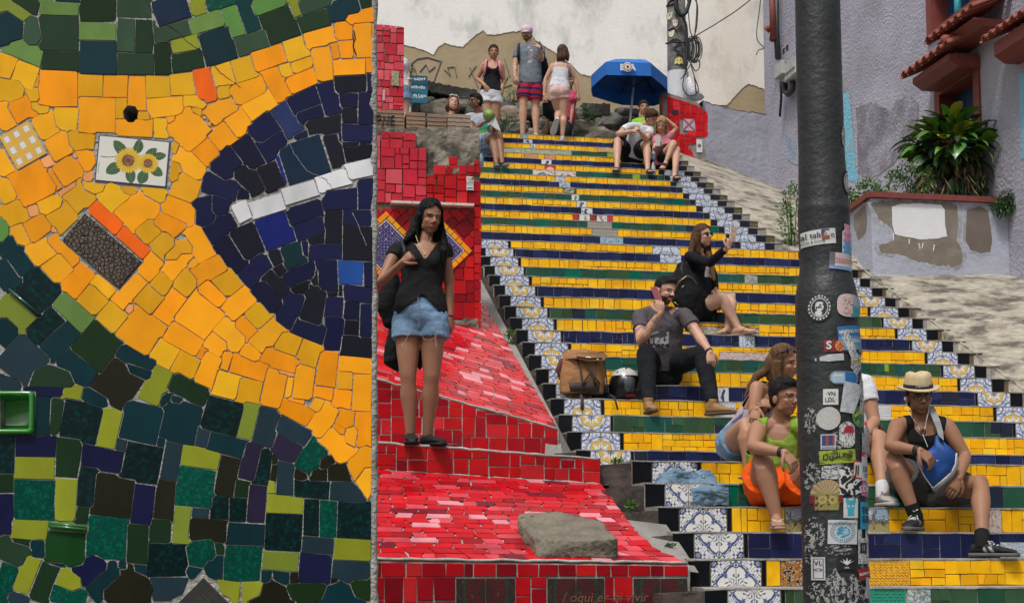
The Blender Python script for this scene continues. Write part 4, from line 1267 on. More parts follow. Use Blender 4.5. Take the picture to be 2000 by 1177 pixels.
# the two diamond panels: patterned tiles in an orange border
def art_portug(U,V):
    x,y=U*2-1,V*2-1; c_=np.ones(x.shape+(3,))*[.66,.62,.70]; ink=(.04,.03,.14)
    for cx in(-.5,.5):
        for cy in(-.5,.5):
            X,Y=(x-cx)/.5,(y-cy)/.5; r=np.hypot(X,Y); t=np.arctan2(Y,X)
            for a in range(4):
                px,py=.62*math.cos(a*1.5708+.785),.62*math.sin(a*1.5708+.785); r2=np.hypot(X-px,Y-py); t2=np.arctan2(Y-py,X-px)
                c_[(r2<.34+.07*np.cos(6*t2))&(np.cos(6*t2+8*r2)>.45)]=ink; c_[abs(r2-.3)<.03]=ink; c_[r2<.07]=(.66,.62,.7)
            c_[(r<.3)&(abs(np.sin(4*t))>.5)]=ink; c_[abs(r-.34)<.03]=ink
            c_[(abs(X)+abs(Y)>1.35)&(np.sin(X*14)*np.sin(Y*14)>.1)]=ink
    e=(abs(x)>.97)|(abs(y)>.97); c_[e]=(.66,.62,.7); return c_
def diamond(cx,cy,hx,hy):
    C=wp(cx,cy); L=(wp(cx+hx,cy)-C).length; Hh=(wp(cx,cy-hy)-C).length
    s2=(L+Hh)/2/math.sqrt(2)     # half side of inner tile panel
    U=(EA+UP).normalized(); V=(UP-EA).normalized(); O=C+NB*.02
    P=thing('diamond_panel_core',O,None,None); bpy.data.objects.remove(P)
    for i in range(2):
        for j in range(2):
            artmesh('patterned_tile',s2*.99,s2*.99,44,44,(lambda i,j:(lambda U_,V_:art_portug((U_+i)/2,(V_+j)/2)))(i,j),.010,ART,wall,lambda x,y,d,i=i,j=j:O+U*((i-1)*s2+x)+V*((j-1)*s2+y)+NB*d)
    bw=.052; n=5
    for side in range(4):
        for k in range(n):
            t0=-s2+2*s2*k/n; t1=-s2+2*s2*(k+1)/n
            ext=bw if k==n-1 else 0
            q=rect(t0,s2+.004,t1+ext,s2+bw,.003); a=side*math.pi/2
            q=[(x*math.cos(a)-y*math.sin(a),x*math.sin(a)+y*math.cos(a)) for x,y in q]
            v,f=slab(q,O,U,V,NB,.010,.003,.01); mk('orange_tile',v,f,tmat('Y' if (side in(0,3) and k<3) else 'O'),wall)
    v,f=slab([(-s2-bw,-s2-bw),(s2+bw,-s2-bw),(s2+bw,s2+bw),(-s2-bw,s2+bw)],O-NB*.022,U,V,NB,.024,.002,0); mk('mortar_bed',v,f,grout,wall)
diamond(753,483,54,54); diamond(860,489,46,46)
# stickers on the wall
def paper(name,x0,y0,x1,y1,fn,parent,nx=24,ny=30,b=None,d=.05,lab=None):
    b=bW if b is None else b; A=onB(x0,y1,b-d);B=onB(x1,y0,b-d); a0,a1=inv(A)[0],inv(B)[0]
    o=artmesh(name,a1-a0,B.z-A.z,nx,ny,fn,.002,PRINT,parent,lambda x,y,dd:S(a0+x,b-d-dd,A.z+y))
    if lab:o['label']=lab
    return o
def lapa(U,V):
    c_=np.ones(U.shape+(3,))*[.7,.68,.62]; c_[(V<.22)&(V>.06)&(U>.08)&(U<.92)]=(.1,.3,.38); c_[(V>.70)&(V<.92)&(np.sin(U*42)>0)&(U>.06)&(U<.94)]=(.05,.05,.05); c_[(V>.62)&(V<.68)&(U>.3)]=(.6,.03,.03); c_[(V>.45)&(V<.6)&(np.sin(U*30)>-.2)]=(.06,.12,.14); c_[(V>.32)&(V<.42)&(np.sin(U*60)>0)]=(.05,.05,.05); c_[(U>.82)&(V>.75)]=(.6,.03,.03); return c_
paper('sticker',911,345,925,371,lapa,wall,lab='white sticker with dark letters LAPA')
# ---- pillar at the left, in front of the backdrop
PBb=bW+.05
pil=thing('red_mosaic_pillar',onB(760,215,PBb),'pink-red tiled pillar rising behind the mosaic wall edge, left of the street sign','pillar')
mb=MB(); A=onB(700,216,PBb);B=onB(789,56,PBb); mb.box((inv(A)[0],PBb,A.z),(inv(B)[0],PBb+.4,B.z),0,S); mb.build('core',rubm,pil)
c=Cnt(pil,'red_tile'); O=onB(700,216,PBb-.003)
P=[((onB(x,y,PBb)-O).dot(EA),(onB(x,y,PBb)-O).dot(UP)) for x,y in [(700,215),(788,215),(789,54),(760,50),(700,46)]]
tile_face(c,O,EA,UP,NB,P,'RP',.05,.12,[4,4,1,4])
paper('sticker',765,140,779,167,blot([(.55,.5,.3),(.04,.04,.10),(.2,.25,.05),(.5,.42,.25)],5,1.6),pil,b=PBb,d=.02,lab='small colourful picture sticker'); paper('sticker',747,176,752,196,blot([(.65,.35,.4)],5),pil,2,2,b=PBb,d=.02)
# ================================================================ TOP OF THE STAIRS : stone wall, backdrop
bS=BT+1.15
mossm=[mat(f'fieldstone_{i}',c_,.95,.35,5,bump=1.,bscale=20,col2=c2_,c2pos=(.45,.65),c2scale=3) for i,(c_,c2_) in enumerate([((.28,.25,.20),(.10,.09,.07)),((.20,.185,.16),(.07,.07,.06)),((.33,.25,.20),(.15,.12,.10)),((.12,.11,.10),(.05,.05,.045))])]
swall=thing('stone_retaining_wall',S(1,bS,Z3),'rough fieldstone retaining wall at the top of the stairs','wall')
mb=MB(); A=onB(735,300,bS+.22);B=onB(1330,300,bS+.22)
topl=[(735,150),(835,160),(880,178),(1000,195),(1140,215),(1200,238),(1330,250)]
tv=[onB(x,y,bS+.22) for x,y in topl]; bv=[Vector((t.x,t.y,Z3-2)) for t in tv]; n=len(tv)
mb.add(tv+bv+[t+EB*.5 for t in tv],[(n+i,n+i+1,i+1,i) for i in range(n-1)]+[(i,i+1,2*n+i+1,2*n+i) for i in range(n-1)]); mb.build('core',mat('earth_fill',(.05,.045,.035),1,.4,10,bump=1.,bscale=20),swall)
def stone(cx,cy,rx,ry,mi,b=None,parent=None,name='stone',rd=None,seed=0):
    b=bS if b is None else b; C=onB(cx,cy,b); sx=(onB(cx+rx,cy,b)-C).length; sz=(onB(cx,cy-ry,b)-C).length; sy=rd or (sx+sz)*.35
    bm=bmesh.new(); bmesh.ops.create_icosphere(bm,subdivisions=4,radius=1); off=Vector((random.uniform(0,90),random.uniform(0,90),0)); v=[]
    for q in bm.verts:
        p=q.co; k=.60; p2=Vector([math.copysign(abs(t)**k,t) for t in p]); d=.98+.20*mnoise.fractal(p*1.4+off,1,2,4)+.05*mnoise.fractal(p*6+off,1,2,3)
        v.append(C+EA*p2.x*sx*d+EB*(p2.y*sy*d+sy*.5)+UP*p2.z*sz*d)
    f=[tuple(x.index for x in g.verts) for g in bm.faces]; bm.free(); return mk(name,v,f,mossm[mi],parent or swall,True)
STN=[(810,188,20,12,3),(835,200,16,12,1),(850,212,28,18,0),(800,214,20,16,3),(878,206,22,14,3),(905,200,20,12,1),(925,212,18,12,1),(985,205,18,12,1),(1000,225,24,17,2),(1030,212,20,13,0),(1010,250,26,14,1),(1055,218,18,14,1),(1070,245,22,16,0),(1100,232,22,16,1),(1140,252,30,18,0),(1128,224,18,12,1),(1170,268,34,18,0),(1210,270,28,18,0),(1198,238,34,16,1),(1240,245,30,16,0),(1165,215,16,10,3),(1270,262,30,20,1),(1290,235,20,14,1),(1250,278,24,14,0),(1310,270,20,20,1),(1045,262,24,12,0),(1095,270,24,14,1),(1145,285,26,10,2),(960,235,22,18,1),(770,200,20,16,1),(1225,220,22,10,3),(950,205,20,10,3),(1190,290,26,10,1),(1240,296,26,10,0)]
for q in STN: stone(q[0],q[1],q[2]*1.08,q[3]*1.05,q[4])
# dark cap beam + dark block
def beam(name,p,q,hh,dd,m,parent,b,lab=None,cat=None):
    P=onB(*p,b);Q=onB(*q,b); v=[];nseg=24
    for i in range(nseg+1):
        c_=P.lerp(Q,i/nseg); j=lambda:random.gauss(0,.008)
        v+=[c_+UP*j(),c_-UP*(hh+j()),c_-UP*(hh+j())+EB*dd,c_+UP*j()+EB*dd]
    f=[(0,1,2,3)[::-1]]
    for i in range(nseg):
        k=i*4
        for a in range(4): f.append((k+a,k+(a+1)%4,k+4+(a+1)%4,k+4+a))
    f.append(tuple(nseg*4+a for a in range(4))); return mk(name,v,f,m,parent)
dkc=mat('sooty_cement',(.06,.055,.05),.95,.4,8,bump=.9,bscale=25,col2=(.02,.02,.018),c2pos=(.45,.6))
beam('cap_beam',(830,157),(932,177),.17,.4,dkc,swall,bS-.05); beam('cap_beam',(1138,201),(1192,203),.20,.35,dkc,swall,bS-.05)
# backdrop house wall with plaster coming off
YB=27.5
bw_=thing('old_house_wall',(0,YB,0),'tall old house wall with stained white plaster peeling off a tan render behind the stairs','house')
tanm=mat('tan_render',(.40,.31,.19),.95,.12,2,bump=.4,bscale=12,col2=(.33,.25,.15),c2pos=(.4,.7),c2scale=1.5)
A=atY(600,330,YB);B=atY(1620,-400,YB)
mb=MB(); mb.box((A.x,YB,0),(B.x,YB+.5,B.z)); mb.build('tan_render',tanm,bw_)
pm=bpy.data.materials.new('stained_white_plaster'); pm.use_nodes=True; N=pm.node_tree.nodes;L=pm.node_tree.links; p=N['Principled BSDF']; p.inputs['Roughness'].default_value=.9
tc=N.new('ShaderNodeTexCoord'); mp=N.new('ShaderNodeMapping'); mp.inputs['Scale'].default_value=(1.5,1.5,.8); L.new(tc.outputs['Object'],mp.inputs[0])
n1=N.new('ShaderNodeTexNoise'); n1.inputs['Scale'].default_value=.75; n1.inputs['Detail'].default_value=9; n1.inputs['Roughness'].default_value=.68; L.new(mp.outputs[0],n1.inputs[0])
cr=N.new('ShaderNodeValToRGB'); e=cr.color_ramp.elements; e[0].position=.36; e[0].color=(.60,.60,.57,1); e[1].position=.50; e[1].color=(.90,.88,.83,1); e.new(.64).color=(.93,.91,.87,1); L.new(n1.outputs[0],cr.inputs[0])
n2=N.new('ShaderNodeTexNoise'); n2.inputs['Scale'].default_value=.35; n2.inputs['Detail'].default_value=4; mp2=N.new('ShaderNodeMapping'); mp2.inputs['Scale'].default_value=(1.2,1,.12); L.new(tc.outputs['Object'],mp2.inputs[0]); L.new(mp2.outputs[0],n2.inputs[0])
cr2=N.new('ShaderNodeValToRGB'); cr2.color_ramp.elements[0].position=.54; cr2.color_ramp.elements[1].position=.72; cr2.color_ramp.elements[1].color=(.6,.6,.6,1); L.new(n2.outputs[0],cr2.inputs[0])
mx=N.new('ShaderNodeMixRGB'); mx.inputs[2].default_value=(.78,.64,.50,1); L.new(cr2.outputs[0],mx.inputs[0]); L.new(cr.outputs[0],mx.inputs[1])
n3=N.new('ShaderNodeTexNoise'); n3.inputs['Scale'].default_value=22; n3.inputs['Detail'].default_value=4; L.new(tc.outputs['Object'],n3.inputs[0]); mx2=N.new('ShaderNodeMixRGB'); mx2.blend_type='MULTIPLY'; mx2.inputs[0].default_value=.10; L.new(mx.outputs[0],mx2.inputs[1]); L.new(n3.outputs[0],mx2.inputs[2])
bpn=N.new('ShaderNodeBump'); bpn.inputs['Strength'].default_value=.15; bpn.inputs['Distance'].default_value=.03; L.new(n3.outputs[0],bpn.inputs['Height']); L.new(bpn.outputs[0],p.inputs['Normal']); L.new(mx2.outputs[0],p.inputs['Base Color'])
def rag(P,amp,n):
    o=[]
    for i in range(len(P)-1):
        a,b_=P[i],P[i+1]
        for k in range(n): t=k/n; o.append((a[0]+(b_[0]-a[0])*t+random.gauss(0,amp*.4),a[1]+(b_[1]-a[1])*t+random.gauss(0,amp)))
    return o+[P[-1]]
edge=[(590,82),(740,85),(790,88),(828,98),(846,107),(856,92),(870,84),(884,90),(904,92),(916,80),(930,68),(944,60),(952,68),(968,68),(986,64),(1004,62),(1020,60),(1034,62),(1046,78),(1066,92),(1092,108),(1112,124),(1134,144),(1162,152),(1210,160),(1290,178),(1304,205),(1420,205),(1436,188),(1450,172),(1462,164),(1478,169),(1490,173),(1500,186),(1520,196),(1540,204),(1620,215)]
eg=rag(edge,.7,9)
v=[];f=[]
for i,(x,y) in enumerate(eg):
    a_=atY(x,y,YB-.014); t_=atY(x,y,YB-.014); t_=Vector((a_.x,YB-.035,atY(1000,-400,YB).z)); v+=[a_,t_,Vector((a_.x,YB+.01,a_.z+.0))]
for i in range(len(eg)-1): k=i*3; f+=[(k,k+3,k+4,k+1),(k+2,k+5,k+3,k)]
mk('white_plaster',v,f,pm,bw_)
# seam of a neighbouring house behind the utility pole
strokes('graffiti',[[(803,125),(812,140),(815,150),(822,148)],[(803,125),(815,115),(835,112),(855,118),(862,120)],[(862,118),(848,157)],[(868,136),(880,148),(874,132),(888,130),(892,150)],[(820,140),(832,126),(838,140),(850,130)]],.010,mat('grey_spray',(.17,.18,.19),.9,.3),bw_,lambda x,y:atY(x,y,YB-.012))
strokes('graffiti',[[(918,132),(925,150),(934,172)],[(985,115),(996,150)],[(915,150),(930,128)],[(1000,165),(980,172),(992,150)]],.009,MATS['grey_spray'],bw_,lambda x,y:atY(x,y,YB-.012))
# ---- red pillar right of the top flight
bP=bS-.95
rp_=thing('red_mosaic_pier',onB(1330,315,bP),'bright red tiled pier at the top right of the stairs, below the utility pole','pillar')
mb=MB(); P=[(1296,345),(1378,330),(1378,218),(1362,200),(1300,180),(1292,186)]
q=[onB(x,y,bP) for x,y in P]; prism(mb,q,[t+EB*.14 for t in q]); mb.build('core',mat('pier_cement',(.27,.25,.23),.95,.3,9,bump=.8,bscale=30,col2=(.1,.1,.09)),rp_)
c=Cnt(rp_,'red_tile'); O=onB(1296,345,bP-.003)
def pp(pts): return [((onB(x,y,bP)-O).dot(EA),(onB(x,y,bP)-O).dot(UP)) for x,y in pts]
REDP=[3,1,2,1,.2]
ST['RX']=[(.60,.010,.015),(.52,.010,.015),(.66,.03,.04)]; STM['RX']=[mat(f'ceramic_RX_{i}',c_,**GL) for i,c_ in enumerate(ST['RX'])]
tile_face(c,O,EA,UP,NB,pp([(1304,188),(1366,208),(1382,222),(1382,268),(1304,262)]),'RX',.08,.17,[3,2,1],holes=[(pp([(1334,258)])[0][0],pp([(1334,256)])[0][1],pp([(1357,232)])[0][0],pp([(1357,232)])[0][1])])
tile_face(c,O,EA,UP,NB,pp([(1304,262),(1360,262),(1360,282),(1341,282),(1341,262)][:3]+[(1304,285)]),'RX',.08,.17,[3,2,1])
tile_face(c,O,EA,UP,NB,pp([(1322,283),(1344,283),(1362,318),(1322,318)]),'RX',.05,.10,[3,2,1]); tile_face(c,O,EA,UP,NB,pp([(1296,262),(1322,262),(1322,345),(1296,345)]),'RX',.06,.12,[3,2,1])
paper('patterned_tile',1334,256,1357,232,lambda U,V:np.where((abs(np.abs(U-.5)-np.abs(V-.5))<.12)[...,None],(.25,.12,.18),(.60,.38,.45)),rp_,20,20,b=bP,d=.014,lab='pink square tile with a dark cross motif'); paper('navy_tile',1313,224,1325,214,blot([(.02,.015,.04)],1),rp_,2,2,b=bP,d=.016)
paper('sticker',1360,298,1372,272,lambda U,V:np.where((np.hypot(U-.5,(V-.5)*2)<.28)[...,None],(.12,.12,.12),(.66,.66,.64)),rp_,12,16,b=bP,d=.012,lab='white rectangular sticker with a dark emblem')
# its left face, receding, with red paint
mb=MB(); A=onB(1296,345,bP); mb.box((inv(A)[0]-.012,bP-.002,A.z),(inv(A)[0]+.005,bP+.14,onB(1296,182,bP).z),0,S); mb.build('red_side',mat('red_paint',(.5,.012,.02),.35,.15),rp_)
# ---- low lavender-grey wall
lav=mat('lavender_render',(.34,.34,.40),.95,.16,3,bump=1.,bscale=11,col2=(.25,.25,.29),c2pos=(.4,.7),c2scale=1.2)
bG=bS-.3; lw=thing('low_grey_wall',onB(1450,315,bG),'low rough grey-lilac wall with a crumbling top between red pier and house','wall')
top=rag([(1372,196),(1392,206),(1430,214),(1470,222),(1510,228),(1536,234),(1600,246)],1.2,6); mb=MB()
v=[];f=[]
for x,y in top: a_=onB(x,y,bG); v+=[a_,Vector((a_.x,a_.y,Z3-2.5)),a_+EB*.35,a_+UP*.0]
for i in range(len(top)-1): k=i*4; f+=[(k+1,k+5,k+4,k),(k,k+4,k+6,k+2)]
mb.add(v,f); mb.build('wall',lav,lw)
mb=MB(); mb.tube([onB(x,y+1,bG)+EB*.08 for x,y in top],.055,0,7); mb.build('crumbling_edge',dkc,lw,True)
# ================================================================ CONCRETE SLOPE right of the stairs
AH=5.85
slm=mat('weathered_slope_cement',(.37,.335,.27),.95,.3,14,bump=.7,bscale=34,col2=(.10,.088,.07),c2pos=(.47,.62),c2scale=4.2,stretch=(.8,1.,1.))
zhi=onA(1560,322,AH).z; zlo=onA(1975,538,AH).z; bhi=bG; blo=inv(onA(1975,538,AH))[1]
def zr_(b): return zlo+(zhi-zlo)*(b-blo)/(bhi-blo)
def zl_(b):
    if b>BB: return Z2+.02+(b-BB)/T3*H3+.03
    if b>B2: return Z2+.04
    return Z0+.10+(b-LA)/T2*H+.03 
def al_(b): return 3.76 if b>BB else 4.12
v=[];f=[];nb=150;na=34
bs_=[-1+(bhi+.05+1)*i/nb for i in range(nb+1)]
for b in bs_:
    for j in range(na+1):
        t=j/na; a=al_(b)*(1-t)+(AH+.02)*t; z=zl_(b)*(1-t)+zr_(b)*t
        n=mnoise.fractal(Vector((a*1.2,b*2.2,0)),1,2,6)*.022; 
        if j==0:n=0
        v.append(S(a,b,z+n))
for i in range(nb):
    for j in range(na): k=i*(na+1)+j; f.append((k,k+1,k+na+2,k+na+1))
n0=len(v)
for i,b in enumerate(bs_): v.append(S(al_(b)-.0,b,zl_(b)-1.2))
for i in range(nb): f.append((n0+i,i*(na+1),(i+1)*(na+1),n0+i+1))
o=mk('cement_slope',v,f,slm,None,True); o['kind']='structure'
# lip along the slope's left edge
ed=MB(); pts=[S(al_(b)+.03,b,zl_(b)+.01+random.gauss(0,.006)) for b in bs_ if b>BB+.2]; ed.tube(pts,.014,0,7)
pts=[S(al_(b)+.03,b,zl_(b)+.01+random.gauss(0,.006)) for b in bs_ if b<B2-.2]; ed.tube(pts,.014,0,7)
o=ed.build('cement_slope_edge',slm,None,True); o['kind']='structure'
# ================================================================ LAVENDER HOUSE
house=thing('lavender_house',S(AH,6,0),'lavender roughcast house with red window frames and small tiled canopies at the right','house')
lavh=mat('lavender_roughcast',(.42,.41,.50),.95,.12,1.5,bump=1.0,bscale=26,col2=(.30,.29,.35),c2pos=(.42,.72),c2scale=.7)
redw=mat('oxide_red_paint',(.20,.045,.035),.6,.15,10,bump=.15,bscale=40)
winrects=[]   # (b0,b1,z0,z1)
def bz(px,py,a=AH): q=inv(onA(px,py,a)); return q[1],q[2]
# window 1
b1a,zt1=bz(1904,143); b1b,_=bz(1838,190); W1=(b1a,b1b,zt1-1.5,zt1)
b2a,_=bz(1905,40); b2b,zb2=bz(1823,62); W2_=(b2a-.1,b2b,zb2,zb2+1.8)
holesW=[W1,W2_]
B0,B1=-3.0,bG+.12; ZT=16
bsx=sorted({B0,B1,*[w_[0] for w_ in holesW],*[w_[1] for w_ in holesW]}); zsx=sorted({0,ZT,*[w_[2] for w_ in holesW],*[w_[3] for w_ in holesW]})
mb=MB()
for i in range(len(bsx)-1):
    for j in range(len(zsx)-1):
        cb=(bsx[i]+bsx[i+1])/2; cz=(zsx[j]+zsx[j+1])/2
        if any(w_[0]<cb<w_[1] and w_[2]<cz<w_[3] for w_ in holesW): continue
        mb.add([S(AH,bsx[i],zsx[j]),S(AH,bsx[i+1],zsx[j]),S(AH,bsx[i+1],zsx[j+1]),S(AH,bsx[i],zsx[j+1])],[(0,1,2,3)])
for w_ in holesW:
    b0,b1,z0,z1=w_; d=.28
    mb.add([S(AH+q,b,z) for q in(0,d) for b,z in((b0,z0),(b1,z0),(b1,z1),(b0,z1))],[(0,1,5,4),(1,2,6,5),(2,3,7,6),(3,0,4,7)],1)
mb.add([S(AH,B1,0),S(AH,B1,ZT),S(AH+4,B1,ZT),S(AH+4,B1,0)],[(0,1,2,3)])
mb.build('wall',[lavh,redw],house)
blue=mat('blue_shutter',(.012,.05,.13),.5,.15,12); 
def window(w_,name='window',boards=7):
    b0,b1,z0,z1=w_; fr=MB(); t=.13; p=.03
    fr.box((AH-p,b0-t,z0-t),(AH+.04,b0+.004,z1+t),0,S); fr.box((AH-p,b1-.004,z0-t),(AH+.04,b1+t,z1+t),0,S); fr.box((AH-p-.003,b0+.004,z1-.004),(AH+.04,b1-.004,z1+t),0,S); fr.box((AH-p-.003,b0+.004,z0-t),(AH+.04,b1-.004,z0+.004),0,S)
    wn=fr.build(name,redw,house)
    for i in range(boards):
        c0=b0+(b1-b0)*i/boards;c1=b0+(b1-b0)*(i+1)/boards; m_=MB(); m_.box((AH+.20,c0+.004,z0),(AH+.24,c1-.004,z1),0,S); m_.build('shutter_board',blue,wn)
    return wn
window(W1,'window'); window(W2_,'window',9)
terra=mat('terracotta_red',(.28,.075,.05),.75,.25,9,bump=.3,bscale=40,randv=.15)
def canopy(p0,p1,aO,drop,n,soff=True,pipe=False):
    q0=inv(onA(*p0,aO)); q1=inv(onA(*p1,aO)); z0=z1=q0[2]; print('canopy',q0,q1)
    r=MB()
    for i in range(n):
        b=q0[1]+(q1[1]-q0[1])*i/(n-1); z=z0+(z1-z0)*i/(n-1); wd=abs(q1[1]-q0[1])/(n-1)
        # barrel tile: half pipe, thickness, running up to the wall
        m_=MB(); L=(AH+.15)-aO; rise=L*.42; K=8; R0=wd*.36
        pr=[]
        for side,rr in((0,R0),(1,R0-.022)):
            for k in range(K+1):
                an=math.pi*k/K; pr.append((b+rr*math.cos(an),rr*math.sin(an)*1.0))
        v=[S(aO,bb,z+zz) for bb,zz in pr]+[S(aO+L,bb,z+rise+zz) for bb,zz in pr]; M=2*(K+1); f=[]
        for k in range(K): f+=[(k,k+1,M+k+1,M+k),(K+1+k,M+K+1+k,M+K+2+k,K+2+k),(k,K+1+k,K+2+k,k+1)]
        f+=[(0,M,M+K+1,K+1),(K,2*K+1,M+2*K+1,M+K)]
        m_.add(v,f)
        # channel tile beneath, between two barrels
        c_=b+wd*.5; v=[];
        for k in range(7):
            an=math.pi+math.pi*k/6; v.append((c_+wd*.26*math.cos(an),.02+wd*.22*math.sin(an)))
        vv=[S(aO+.02,bb,z+zz) for bb,zz in v]+[S(aO+L,bb,z+rise+zz) for bb,zz in v]; 
        if i<n-1: m_.add(vv,[(k,k+1,7+k+1,7+k) for k in range(6)])
        m_.build('roof_tile',terra,house,True)
    if soff:
        lo,hi=sorted((q0[1],q1[1])); zz=min(z0,z1); s_=MB(); a1=aO+.10
        sec_=[(a1,zz-.05),(AH+.0,zz-.05+.0),(AH,zz-drop),(a1+.12,zz-drop),(a1,zz-drop+.08)]
        v=[S(a_,lo+.12,z_) for a_,z_ in sec_]+[S(a_,hi-.05,z_) for a_,z_ in sec_]; k=len(sec_)
        s_.add(v,[tuple(range(k)),tuple(range(2*k-1,k-1,-1))]+[(i,k+i,k+(i+1)%k,(i+1)%k) for i in range(k)]); s_.build('canopy_beam',redw,house)
canopy((1764,148),(1846,74),AH-.50,.20,7)
canopy((1811,80),(1895,6),AH-.50,.14,7)
canopy((1920,78),(2020,-12),AH-.40,.28,8)
# round red pipe tile lying across the canopy
mb=MB(); mb.tube([onA(1843,78,AH-.5),onA(1908,68,AH-.0)],.055,0,10); mb.build('roof_tile',terra,house,True)
# cyan corrugated sheet inside the upper opening, with drain pipe
cy=mat('cyan_sheet',(.03,.36,.46),.4,.15,10); mb=MB()
for k in range(16):
    y0=W2_[0]-.2+(W2_[1]-W2_[0]+.2)*k/16; y1=y0+(W2_[1]-W2_[0]+.2)/16; z_=W2_[2]+.62; mb.add([S(AH-.05,y0,z_),S(AH+.7,y0,z_+.25),S(AH+.7,(y0+y1)/2,z_+.29),S(AH-.05,(y0+y1)/2,z_+.04),S(AH+.7,y1,z_+.25),S(AH-.05,y1,z_)],[(0,1,2,3),(3,2,4,5)])
mb.build('corrugated_sheet',cy,house); mb=MB(); p_=S(AH+.12,(W2_[0]+W2_[1])/2+.15,W2_[2]-.0); mb.tube([p_,p_+UP*.35],.05,0,12); mb.tube([p_+UP*.33,p_+UP*.42],.06,0,12); mb.build('drain_pipe',cy,house,True)
# pale blue paint patches on the wall
cyan=mat('sky_blue_paint',(.20,.50,.66),.9,.14,5,bump=.9,bscale=26,col2=(.36,.42,.52),c2pos=(.52,.7),c2scale=4)
def wallpatch(name,pts,m,n=6,amp=.6,a=AH,d=.006):
    P=rag(pts+[pts[0]],amp,n)[:-1]; v=[onA(x,y,a-d) for x,y in P]; mk(name,v,[tuple(range(len(v)))],m,house)
wallpatch('paint_patch',[(1640,182),(1660,180),(1672,330),(1678,345),(1674,358),(1640,345)],cyan)
wallpatch('paint_patch',[(1990,145),(2030,130),(2030,330),(1994,308)],cyan)
wallpatch('paint_patch',[(1532,262),(1562,285),(1562,325),(1536,312)],mat('blue_tint',(.26,.36,.48),.95,.2,5,bump=.9,bscale=26,col2=(.40,.40,.48),c2pos=(.4,.6),c2scale=3))
duskm=mat('grey_stain',(.20,.19,.23),.95,.2,4,bump=1.,bscale=26,col2=(.36,.35,.42),c2pos=(.42,.62),c2scale=2.2)
wallpatch('paint_patch',[(1672,210),(1700,200),(1740,215),(1752,196),(1778,188),(1795,205),(1790,260),(1760,300),(1735,330),(1700,350),(1676,340)],duskm,8,1.6)
# meters, pipes at the far corner of the house
pipem=mat('dark_pipe',(.03,.03,.035),.5,.2,10); gal=mat('grey_meter_box',(.42,.42,.40),.5,.2,8,col2=(.2,.2,.19),c2pos=(.6,.7),c2scale=20)
bC_=inv(onA(1534,60,AH))[1]
def wb(px,py,d): return onA(px,py,AH-d)
mb=MB(); mb.tube([wb(1516,-40,.12),wb(1516,60,.12),wb(1520,115,.12)],.05,0,8); mb.build('downpipe',pipem,house,True)
mb=MB(); mb.tube([wb(1507,-40,.2),wb(1510,78,.2)],.05,0,8); mb.build('red_downpipe',redw,house,True)
mb=MB(); mb.tube([wb(1497,60,.28),wb(1505,52,.22),wb(1512,62,.15),wb(1509,78,.2)],.06,0,8); mb.build('pipe_elbow',terra,house,True)
def mbox(x0,y0,x1,y1,d0,d1,m,name,lab=None):
    q0=inv(onA(x0,y1,AH-d1));q1=inv(onA(x1,y0,AH-d1)); m_=MB(); lo,hi=sorted((q0[1],q1[1])); m_.box((AH-d1,lo,q0[2]),(AH-d0,hi,q1[2]),0,S); o=m_.build(name,m,house); bv=o.modifiers.new('b','BEVEL'); bv.width=.012; bv.segments=2
    if lab:o['label']=lab
    return o,(lo,hi,q0[2],q1[2])
mbox(1512,117,1526,156,.0,.25,gal,'meter_box','older grey meter box with a rounded dial'); o,(lo,hi,z0,z1)=mbox(1530,110,1552,162,.0,.18,gal,'meter_box','newer white meter box with a slatted side')
m_=MB(); m_.box((AH-.185,lo+.25,z0+.45),(AH-.18,lo+.34,z0+.55),0,S); m_.box((AH-.185,lo+.42,z0+.45),(AH-.18,lo+.5,z0+.55),0,S); m_.build('meter_window',black,house)
for k in range(4): m_=MB(); m_.box((AH-.195,lo-.006,z0+.1+k*.22),(AH-.182,hi+.006,z0+.12+k*.22),0,S); m_.build('slat',gal,house)
mb=MB(); mb.tube([wb(1533,160,.09),wb(1533,178,.1),wb(1540,184,.1),wb(1547,176,.1),wb(1548,160,.09)],.05,0,8); mb.build('conduit',pipem,house,True)
mb=MB(); mb.tube([wb(1524,155,.1),wb(1526,190,.1),wb(1523,228,.1)],.022,0,6); mb.build('cable',pipem,house,True)
strokes('graffiti',[[(1519,95),(1521,88),(1524,96)],[(1526,97),(1527,88)],[(1530,98),(1531,86),(1535,94)]],.008,mat('pink_spray',(.45,.15,.25),.8,.2),house,lambda x,y:wb(x,y,.004))
# ================================================================ PLANTER
bPl=blo+.02
plm=mat('planter_render',(.40,.42,.50),.9,.13,3,bump=.5,bscale=16,col2=(.33,.31,.36),c2pos=(.5,.72),c2scale=1.6)
pl=thing('raised_planter',onB(1840,545,bPl),'grey-blue rendered planter box with a red rim and a white painted rectangle','planter')
aP0=inv(onB(1703,470,bPl))[0]; zT=onB(1800,391,bPl).z; bPk=bPl+.75; aPk=inv(onB(1661,470,bPk))[0]
mb=MB(); rr_=[(aP0,bPl),(AH-.003,bPl),(AH-.003,bPk+1.6),(aPk,bPk+1.6),(aPk,bPk)]
mb.add([S(a,b,zT-3) for a,b in rr_]+[S(a,b,zT) for a,b in rr_],[(0,1,6,5),(4,0,5,9),(3,4,9,8),(5,6,7,8,9)]); mb.build('wall',plm,pl)
rim=MB(); e_=.05; hr=onB(1800,380,bPl).z-zT
